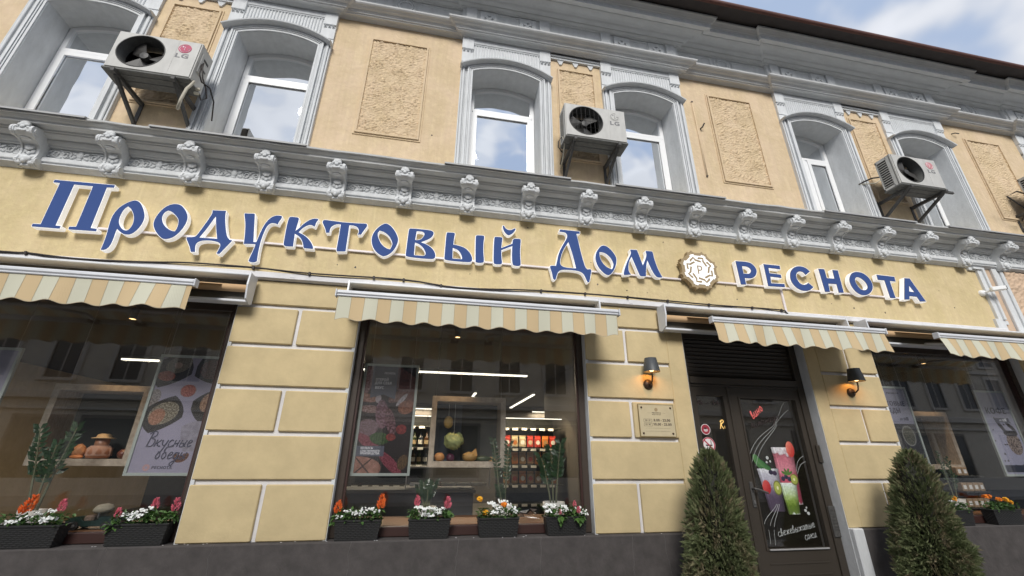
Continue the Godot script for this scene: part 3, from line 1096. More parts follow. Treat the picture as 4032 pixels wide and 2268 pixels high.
func build_right_end() -> void:
	# the moulded frame that closes the sign band on the right, with stepped corners
	var o = B.new()
	o.prism(PackedVector2Array([Vector2(8.18, 4.44), Vector2(8.18, 4.385), Vector2(8.335, 4.385), Vector2(8.335, 3.58), Vector2(8.27, 3.58), Vector2(8.27, 3.43), Vector2(8.44, 3.43), Vector2(8.44, 3.5), Vector2(8.50, 3.5), Vector2(8.50, 3.56), Vector2(8.46, 3.56), Vector2(8.46, 4.44)]), 0.0, 0.035)
	o.prism(PackedVector2Array([Vector2(8.41, 3.57), Vector2(8.455, 3.57), Vector2(8.455, 4.43), Vector2(8.24, 4.43), Vector2(8.24, 4.40), Vector2(8.41, 4.40)]), 0.03, 0.06)
	obj("band_end_frame", o, M.white_stucco, bld)
	obj("end_strip", B.new().rect(8.47, 8.625, 3.0, 4.43, 0.0, 0.012), M.paint_end, bld)
	var s = B.new()
	s.rect(8.63, 8.74, 0.9, 4.44, 0.0, 0.05, 0.01)
	s.rect(8.745, 8.80, 0.9, 4.44, 0.0, 0.075, 0.012)
	obj("end_pilaster", s, M.white_stucco, bld)
	var n = FastNoiseLite.new()
	n.seed = 5
	n.frequency = 1.0
	n.fractal_octaves = 3
	var f = func(x: float, y: float) -> float:
		return 0.015 + 0.03 * clampf(1.0 - absf(n.get_noise_2d(x * 7.0, y * 9.0)) * 4.0, 0.0, 1.0)
	obj("carved_panel", B.new().smooth(true).relief(8.83, 10.4, 3.4, 4.42, 60, 50, f), M.paint_end, bld)


func build_shop_windows() -> void:
	for i in [0, 1, 3]:
		var a: float = OPENINGS[i][0]
		var b: float = OPENINGS[i][1]
		var f = B.new()
		f.rect(a + 0.004, a + 0.075, 0.868, 3.1, -0.19, -0.1, 0.006)
		f.rect(b - 0.075, b - 0.004, 0.868, 3.1, -0.19, -0.1, 0.006)
		f.rect(a + 0.075, b - 0.075, 3.0, 3.1, -0.19, -0.1, 0.006)
		var fr = obj("shop_window", f, M.dark_frame, bld)
		obj("bottom_rail", B.new().rect(a + 0.075, b - 0.075, 0.868, 0.952, -0.19, -0.105, 0.006), M.red_frame, fr)
		obj("glazing_bead", B.new().rect(a + 0.075, a + 0.095, 0.952, 3.0, -0.165, -0.118), M.red_frame, fr)
		obj("glazing_bead", B.new().rect(b - 0.095, b - 0.075, 0.952, 3.0, -0.165, -0.118), M.red_frame, fr)
		obj("pane", B.new().rect(a + 0.075, b - 0.075, 0.952, 3.0, -0.146, -0.140), M.clear_glass, fr)
		obj("pane", B.new().rect(a + 0.075, b - 0.075, 0.952, 3.0, -0.168, -0.162), M.clear_glass, fr)
		obj("display_board", B.new().rect(a + 0.02, b - 0.02, 0.92, 0.955, -0.85, -0.192, 0.004), M.sill_wood, bld)


func build_door() -> void:
	var f = B.new()
	f.rect(3.024, 3.125, 0.12, 3.1, -0.24, -0.13, 0.006)
	f.rect(4.66, 4.756, 0.12, 3.1, -0.24, -0.13, 0.006)
	f.rect(3.125, 4.66, 3.02, 3.1, -0.24, -0.13, 0.006)
	f.rect(3.125, 4.66, 2.45, 2.535, -0.24, -0.115, 0.008)
	f.rect(3.125, 4.66, 2.42, 2.45, -0.24, -0.14, 0.004)
	var fr = obj("door_frame", f, M.door_paint, bld)
	for k in 9:
		var y = 2.56 + k * 0.051
		var s = B.new()
		s.xf = Transform3D(Basis(Vector3(1, 0, 0), 0.5), Vector3(3.89, y + 0.02, -0.175))
		s.box(Vector3.ZERO, Vector3(1.53, 0.055, 0.012), 0.003)
		obj("louvre_slat", s, M.door_paint, fr)
	obj("louvre_back", B.new().rect(3.12, 4.665, 2.53, 3.03, -0.25, -0.235), M.seal, fr)
	# fixed side leaf
	var g = rect2(3.195, 3.565, 0.7, 2.31)
	var side = obj("side_leaf", B.new().prism(rect2(3.127, 3.65, 0.12, 2.42), -0.215, -0.155, [g]).rect(3.628, 3.652, 0.12, 2.42, -0.2, -0.14, 0.004), M.door_paint, bld)
	obj("pane", B.new().rect(3.19, 3.57, 0.69, 2.32, -0.19, -0.184), M.clear_glass, side)
	obj("pane", B.new().rect(3.19, 3.57, 0.69, 2.32, -0.206, -0.2), M.clear_glass, side)
	# opening leaf
	var lf = B.new()
	lf.prism(rect2(3.658, 4.657, 0.14, 2.418), -0.215, -0.15, [rect2(3.775, 4.595, 0.655, 2.3)])
	for y in [0.29, 0.4, 0.51]:
		lf.rect(3.78, 4.55, y, y + 0.014, -0.152, -0.143, 0.002)
	var leaf = obj("door_leaf", lf, M.door_paint, bld)
	obj("pane", B.new().rect(3.77, 4.60, 0.65, 2.305, -0.19, -0.184), M.clear_glass, leaf)
	obj("pane", B.new().rect(3.77, 4.60, 0.65, 2.305, -0.206, -0.2), M.clear_glass, leaf)
	obj("glazing_bead", B.new().prism(rect2(3.765, 4.605, 0.645, 2.31), -0.155, -0.14, [rect2(3.785, 4.585, 0.665, 2.29)]), M.door_paint, leaf)
	obj("drip_strip", B.new().rect(3.80, 4.57, 0.645, 0.66, -0.15, -0.128, 0.003), M.tin, leaf)
	var hd = B.new()
	hd.rect(3.70, 3.745, 1.07, 1.34, -0.152, -0.135, 0.006)
	hd.tube([Vector3(3.722, 1.27, -0.14), Vector3(3.722, 1.27, -0.085), Vector3(3.74, 1.266, -0.075), Vector3(3.87, 1.225, -0.075)], 0.012, 8)
	obj("handle", hd, M.iron, leaf)
	obj("lock", B.new().rect(3.714, 3.732, 1.11, 1.145, -0.137, -0.128, 0.003), M.steel, leaf)
	var kp = B.new()
	kp.rect(4.665, 4.752, 0.76, 1.08, -0.131, -0.112, 0.006)
	for r in 7:
		for c in 4:
			kp.box(Vector3(4.683 + c * 0.018, 1.04 - r * 0.034, -0.110), Vector3(0.012, 0.02, 0.006), 0.002)
	obj("entry_keypad", kp, M.iron, fr)
	obj("hinge", B.new().rect(4.70, 4.752, 1.55, 1.75, -0.132, -0.105, 0.006), M.door_paint, fr)
	# prints on the glass
	mat("print_vc", [1, 1, 1], 0.6, {"vc": true})
	mat("chalk", [0.42, 0.44, 0.43], 0.7)
	var z = -0.183
	var im = Image.create(208, 272, false, Image.FORMAT_RGBA8)
	paint_drinks(im)
	var pm = StandardMaterial3D.new()
	pm.resource_name = "drinks_print"
	pm.albedo_texture = ImageTexture.create_from_image(im)
	pm.transparency = BaseMaterial3D.TRANSPARENCY_ALPHA
	pm.roughness = 0.6
	var q = SurfaceTool.new()
	q.begin(Mesh.PRIMITIVE_TRIANGLES)
	var cs = [[3.80, 0.95, 0, 1], [4.45, 0.95, 1, 1], [4.45, 1.80, 1, 0], [3.80, 1.80, 0, 0]]
	for k in [0, 2, 1, 0, 3, 2]:
		q.set_normal(Vector3(0, 0, 1))
		q.set_uv(Vector2(cs[k][2], cs[k][3]))
		q.add_vertex(Vector3(cs[k][0], cs[k][1], z + 0.001))
	obj("drinks_print", q.commit(), pm, leaf)
	var sw = B.new()
	for s in [[3.80, 1.62, 3.95, 1.88, 4.15, 1.90, 4.25, 2.0], [3.82, 1.55, 3.95, 1.82, 4.15, 1.86, 4.27, 2.0], [3.86, 1.5, 3.97, 1.77, 4.15, 1.83, 4.28, 1.99], [4.25, 2.0, 4.34, 2.1, 4.38, 2.2, 4.45, 2.26], [4.26, 2.0, 4.36, 2.08, 4.42, 2.14, 4.49, 2.17], [4.41, 1.45, 4.43, 1.55, 4.48, 1.6, 4.55, 1.62], [4.41, 1.42, 4.45, 1.5, 4.5, 1.55, 4.57, 1.56], [3.83, 0.90, 3.86, 0.98, 3.98, 1.02, 4.04, 1.1], [3.90, 0.88, 3.93, 0.96, 4.0, 1.0, 4.06, 1.1], [3.95, 0.87, 3.97, 0.94, 4.03, 1.0, 4.08, 1.1], [3.86, 0.70, 3.87, 0.75, 3.87, 0.8, 3.87, 0.84], [3.92, 0.69, 3.93, 0.75, 3.93, 0.8, 3.94, 0.84]]:
		var pts: Array = []
		for k in 9:
			var t = k / 8.0
			var b = Vector2(s[0], s[1]).bezier_interpolate(Vector2(s[2], s[3]), Vector2(s[4], s[5]), Vector2(s[6], s[7]), t)
			pts.append(Vector3(b.x, b.y, z + 0.002))
		sw.tube(pts, 0.0019, 4)
	for c in [[4.04, 1.60, 0.02], [4.02, 1.55, 0.013], [4.07, 1.56, 0.013], [4.41, 1.03, 0.016], [4.44, 1.0, 0.018], [4.43, 1.06, 0.011]]:
		sw.prism(circle(Vector2(c[0], c[1]), c[2], 10), z, z + 0.003)
	obj("chalk_drawing", sw, M.chalk, leaf)
	script_text("лимонады", 0.055, 0.46, 0.28, Vector3(3.90, 1.93, z + 0.003), M.print_dark, leaf, 0.004)
	script_text("свежевыжатые", 0.045, 0.52, 0.17, Vector3(3.98, 0.77, z + 0.003), M.chalk, leaf, 0.0028)
	script_text("соки", 0.045, 0.17, 0.17, Vector3(4.32, 0.73, z + 0.003), M.chalk, leaf, 0.0028)
	var sk = B.new()
	sk.col(Color(0.72, 0.68, 0.68)).prism(circle(Vector2(3.284, 1.738), 0.086, 28), z, z + 0.001)
	sk.col(Color(0.4, 0.03, 0.06)).prism(circle(Vector2(3.284, 1.738), 0.084, 28), z, z + 0.002, [circle(Vector2(3.284, 1.738), 0.07, 28)])
	sk.col(Color(0.03, 0.025, 0.03)).prism(rect2(3.245, 3.33, 1.725, 1.741), z, z + 0.002)
	sk.prism(rect2(3.315, 3.322, 1.745, 1.79), z, z + 0.002)
	var bar = PackedVector2Array()
	for e in [[-0.072, -0.008], [0.072, -0.008], [0.072, 0.008], [-0.072, 0.008]]:
		bar.append(Vector2(3.284, 1.738) + Vector2(e[0], e[1]).rotated(-PI / 4.0))
	sk.col(Color(0.4, 0.03, 0.06)).prism(bar, z, z + 0.003)
	obj("no_smoking_sticker", sk, M.print_vc, side)
	var s2 = B.new()
	s2.col(Color(0.7, 0.65, 0.65)).prism(circle(Vector2(3.274, 1.913), 0.062, 24), z, z + 0.001)
	s2.col(Color(0.33, 0.03, 0.05)).prism(circle(Vector2(3.274, 1.913), 0.055, 24), z, z + 0.002)
	s2.col(Color(0.6, 0.5, 0.5)).prism(circle(Vector2(3.274, 1.905), 0.028, 14, 0.02), z, z + 0.003)
	s2.col(Color(0.08, 0.02, 0.03)).prism(circle(Vector2(3.27, 1.925), 0.022, 12, 0.012), z, z + 0.004)
	obj("red_round_sticker", s2, M.print_vc, side)
	lettering("А - Н", 0.055, 0.002, M.print_dark, side, Vector3(3.36, 2.20, z + 0.002), {"width": 0.3})


func paint_drinks(im: Image) -> void:
	# the printed tumblers with fruit: 208 x 272 pixels for 0.65 x 0.85 m
	var n = FastNoiseLite.new()
	n.seed = 8
	n.frequency = 0.035
	n.fractal_octaves = 4
	var k = 320.0
	var cups = [
		[4.12, 4.42, 4.17, 4.40, 1.72, 1.09, [[0.0, 0.75, 0.70, 0.70], [0.04, 0.62, 0.22, 0.30], [0.4, 0.70, 0.30, 0.38], [0.62, 0.78, 0.50, 0.55], [0.80, 0.72, 0.42, 0.48], [0.86, 0.60, 0.34, 0.38], [0.9, 0.76, 0.72, 0.74], [1.0, 0.84, 0.84, 0.85]]],
		[3.87, 4.16, 3.94, 4.14, 1.48, 1.02, [[0.0, 0.28, 0.24, 0.30], [0.3, 0.30, 0.25, 0.33], [0.48, 0.42, 0.36, 0.44], [0.62, 0.62, 0.60, 0.66], [0.9, 0.72, 0.72, 0.76], [1.0, 0.82, 0.82, 0.84]]],
		[4.14, 4.37, 4.18, 4.335, 1.325, 0.99, [[0.0, 0.78, 0.82, 0.78], [0.05, 0.36, 0.44, 0.20], [0.25, 0.34, 0.44, 0.12], [0.42, 0.50, 0.60, 0.26], [0.6, 0.68, 0.76, 0.56], [0.9, 0.78, 0.84, 0.78], [1.0, 0.86, 0.88, 0.86]]],
	]
	var order = [0, 1, 2]
	for ci in order:
		var c: Array = cups[ci]
		for py in range(int((1.80 - c[4]) * k), int((1.80 - c[5]) * k)):
			var y = 1.80 - (py + 0.5) / k
			var t: float = (y - c[5]) / (c[4] - c[5])
			var xa: float = lerpf(c[2], c[0], t)
			var xb: float = lerpf(c[3], c[1], t)
			for px in range(int((xa - 3.80) * k), int((xb - 3.80) * k)):
				if px < 0 or px >= 208 or py < 0 or py >= 272:
					continue
				var s = ((px + 0.5) / k + 3.80 - xa) / (xb - xa)
				var tt = clampf(t + 0.10 * n.get_noise_2d(px * 1.4, py * 1.4), 0.0, 1.0)
				var st: Array = c[6]
				var col = Color(st[0][1], st[0][2], st[0][3])
				for m in st.size() - 1:
					if tt >= st[m][0]:
						var u: float = clampf((tt - st[m][0]) / (st[m + 1][0] - st[m][0]), 0.0, 1.0)
						col = Color(st[m][1], st[m][2], st[m][3]).lerp(Color(st[m + 1][1], st[m + 1][2], st[m + 1][3]), u)
				var edge = 1.0 - 0.35 * pow(absf(s - 0.45) * 2.0, 3.0) + (0.16 if s > 0.12 and s < 0.18 else 0.0)
				edge += 0.14 * n.get_noise_2d(px * 3.0, py * 3.0 + 90.0)
				im.set_pixel(px, py, Color(col.r * edge, col.g * edge, col.b * edge, 0.93))
		if ci == 0:
			fruit(im, n, 4.385, 1.70, 0.058, 0.092, [0.66, 0.14, 0.12], [0.86, 0.52, 0.44], 0.35)
		if ci == 1:
			for e in [[3.90, 1.56, 0.045, 0.09, 0.5], [3.96, 1.53, 0.035, 0.08, 0.9], [4.0, 1.50, 0.03, 0.07, 1.2]]:
				fruit(im, n, e[0], e[1], e[2], e[3], [0.16, 0.34, 0.18], [0.34, 0.50, 0.30], 0.3, e[4])
			fruit(im, n, 3.955, 1.28, 0.055, 0.075, [0.60, 0.10, 0.12], [0.80, 0.34, 0.32], 0.3)
			fruit(im, n, 4.05, 1.44, 0.03, 0.026, [0.14, 0.12, 0.2], [0.2, 0.18, 0.26], 0.2)
			fruit(im, n, 4.10, 1.43, 0.03, 0.026, [0.16, 0.12, 0.22], [0.24, 0.18, 0.26], 0.2)
	for kx in [[4.10, 1.27, 0.055, 0.08], [4.35, 1.36, 0.055, 0.062]]:
		fruit(im, n, kx[0], kx[1], kx[2], kx[3], [0.34, 0.36, 0.16], [0.46, 0.47, 0.2], 0.2)
		fruit(im, n, kx[0], kx[1], kx[2] * 0.8, kx[3] * 0.8, [0.56, 0.60, 0.26], [0.66, 0.68, 0.34], 0.4)
		fruit(im, n, kx[0], kx[1], kx[2] * 0.25, kx[3] * 0.25, [0.82, 0.82, 0.62], [0.86, 0.86, 0.7], 0.1)
	for c in [[4.2, 1.37], [4.245, 1.39], [4.285, 1.365]]:
		fruit(im, n, c[0], c[1], 0.026, 0.026, [0.12, 0.11, 0.18], [0.24, 0.22, 0.32], 0.2)
	for a in [0.5, 1.2, 1.9, 2.6]:
		fruit(im, n, 4.27 + cos(a) * 0.045, 1.41 + sin(a) * 0.04, 0.04, 0.014, [0.2, 0.36, 0.14], [0.36, 0.5, 0.22], 0.3, a)


func fruit(im: Image, n: FastNoiseLite, x: float, y: float, rx: float, ry: float, a: Array, b: Array, grain: float, rot := 0.0) -> void:
	var k = 320.0
	var ext = maxf(rx, ry)
	for py in range(maxi(0, int((1.80 - y - ext) * k)), mini(272, int((1.80 - y + ext) * k) + 1)):
		for px in range(maxi(0, int((x - ext - 3.80) * k)), mini(208, int((x + ext - 3.80) * k) + 1)):
			var d = Vector2((px + 0.5) / k + 3.80 - x, 1.80 - (py + 0.5) / k - y).rotated(-rot) / Vector2(rx, ry)
			var q = d.length()
			if q < 1.0:
				var t = clampf(0.5 - d.x * 0.35 + d.y * 0.35 + grain * n.get_noise_2d(px * 4.0, py * 4.0), 0.0, 1.0)
				im.set_pixel(px, py, Color(lerpf(a[0], b[0], t), lerpf(a[1], b[1], t), lerpf(a[2], b[2], t), 0.95))


func build_shop_room() -> void:
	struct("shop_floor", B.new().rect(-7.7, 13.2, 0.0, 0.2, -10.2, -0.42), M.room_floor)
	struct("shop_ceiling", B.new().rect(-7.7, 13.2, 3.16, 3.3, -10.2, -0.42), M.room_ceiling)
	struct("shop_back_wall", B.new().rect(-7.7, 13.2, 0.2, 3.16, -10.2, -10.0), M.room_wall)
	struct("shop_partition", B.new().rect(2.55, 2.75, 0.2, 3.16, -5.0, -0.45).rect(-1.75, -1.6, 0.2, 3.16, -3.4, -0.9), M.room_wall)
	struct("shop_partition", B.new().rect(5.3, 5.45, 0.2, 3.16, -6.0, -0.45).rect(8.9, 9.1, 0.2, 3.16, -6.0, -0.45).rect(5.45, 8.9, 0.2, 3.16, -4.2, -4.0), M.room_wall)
	# ceiling light bars
	var bars = [
		[Vector3(-1.4, 3.0, -3.15), Vector3(1.75, 3.0, -3.15), "long ceiling light bar seen above the wooden frame in the middle window"],
		[Vector3(-5.0, 3.0, -3.15), Vector3(-3.2, 3.0, -3.15), "ceiling light bar in the left window beside the lunch poster"],
		[Vector3(2.45, 3.0, -8.8), Vector3(2.45, 3.0, -5.6), "slanting ceiling light bar to the right of the wooden frame in the middle window"],
		[Vector3(3.71, 3.0, -8.75), Vector3(3.71, 3.0, -7.15), "shorter slanting ceiling light bar at the right of the middle window"],
		[Vector3(3.4, 3.0, -9.85), Vector3(5.2, 3.0, -9.85), "farthest thin ceiling light bar at the right of the middle window"],
		[Vector3(-0.7, 3.0, -9.85), Vector3(0.02, 3.0, -9.85), "far thin ceiling light bar between the sausage poster and the wooden frame"],
		[Vector3(1.02, 3.0, -6.4), Vector3(1.02, 3.0, -5.7), "short bright ceiling lamp just above the wooden frame in the middle window"],
	]
	for bdef in bars:
		var a: Vector3 = bdef[0]
		var b: Vector3 = bdef[1]
		var mid = (a + b) / 2.0
		var len = a.distance_to(b)
		var along_x = absf(a.x - b.x) > absf(a.z - b.z)
		var t = thing("ceiling_light", bdef[2], "ceiling light", mid, "light bars on the shop ceiling")
		var s = Vector3(len, 0.05, 0.06) if along_x else Vector3(0.06, 0.05, len)
		obj("housing", B.new().box(Vector3(0, 0.03, 0), s, 0.004), M.steel, t)
		obj("diffuser", B.new().box(Vector3(0, -0.005, 0), s * Vector3(0.99, 0.5, 0.99), 0.004), M.led, t)
		var wires = B.new()
		for e in [-0.45, 0.45]:
			var o = Vector3(len * e, 0, 0) if along_x else Vector3(0, 0, len * e)
			wires.tube([o + Vector3(0, 0.05, 0), o + Vector3(0, 0.16, 0)], 0.003, 4)
		obj("hanger", wires, M.iron, t)
		var l = AreaLight3D.new()
		l.name = "bar_light"
		l.area_size = Vector2(s.x * 0.98, maxf(s.z, 0.05)) if along_x else Vector2(0.05, s.z * 0.98)
		l.light_color = Color(1.0, 0.93, 0.8)
		l.light_energy = 1.2 * len
		l.shadow_enabled = true
		l.position = Vector3(0, -0.022, 0)
		l.rotation_degrees = Vector3(-90, 0, 0)
		t.add_child(l)


func build_opposite() -> void:
	# the terrace across the street, seen only in the glass
	var o = thing("opposite_building", "pale three-storey terrace across the street, mirrored in the shop windows", "building", Vector3(0, 0, 14.6))
	var w = B.new()
	w.rect(-30, 36, 0.0, 3.6, 0.05, 6.0)
	w.rect(-30, 36, 3.6, 9.2, 0.0, 6.0)
	obj("wall", w, M.opp_wall, o)
	var tr = B.new()
	tr.rect(-30, 36, 3.5, 3.8, -0.16, 0.02, 0.03)
	tr.rect(-30, 36, 3.1, 3.2, -0.06, 0.06, 0.02)
	tr.rect(-30, 36, 6.3, 6.45, -0.1, 0.02, 0.02)
	tr.rect(-30, 36, 8.9, 9.3, -0.4, 0.02, 0.05)
	tr.rect(-30, 36, 0.0, 0.7, -0.05, 0.06, 0.02)
	obj("string_course", tr, M.opp_trim, o)
	obj("roof", B.new().rect(-30, 36, 9.3, 9.5, -0.6, 6.0), M.roof_iron, o)
	var glass = B.new().rect(-0.5, 0.5, 0.0, 1.7, -0.01, 0.0).done()
	var sur = B.new().prism(rect2(-0.66, 0.66, -0.12, 1.86), -0.08, 0.0, [rect2(-0.5, 0.5, 0.0, 1.7)]).rect(-0.02, 0.02, 0.0, 1.7, -0.03, 0.0).done()
	var shop = B.new().prism(rect2(-0.85, 0.85, 0.7, 2.8), -0.03, 0.0).done()
	var shop_sur = B.new().prism(rect2(-0.97, 0.97, 0.6, 2.92), -0.05, 0.02, [rect2(-0.85, 0.85, 0.7, 2.8)]).done()
	for k in 28:
		var x = -28.0 + k * 2.25
		for y in [4.3, 6.8]:
			var s = obj("window_surround", sur, M.opp_trim, o, Vector3(x, y, -0.002))
			obj("pane", glass, M.opp_glass, s)
		if k % 3 != 2:
			var s2 = obj("shop_front", shop_sur, M.opp_dark, o, Vector3(x, 0, 0.03))
			obj("pane", shop, M.opp_glass, s2)


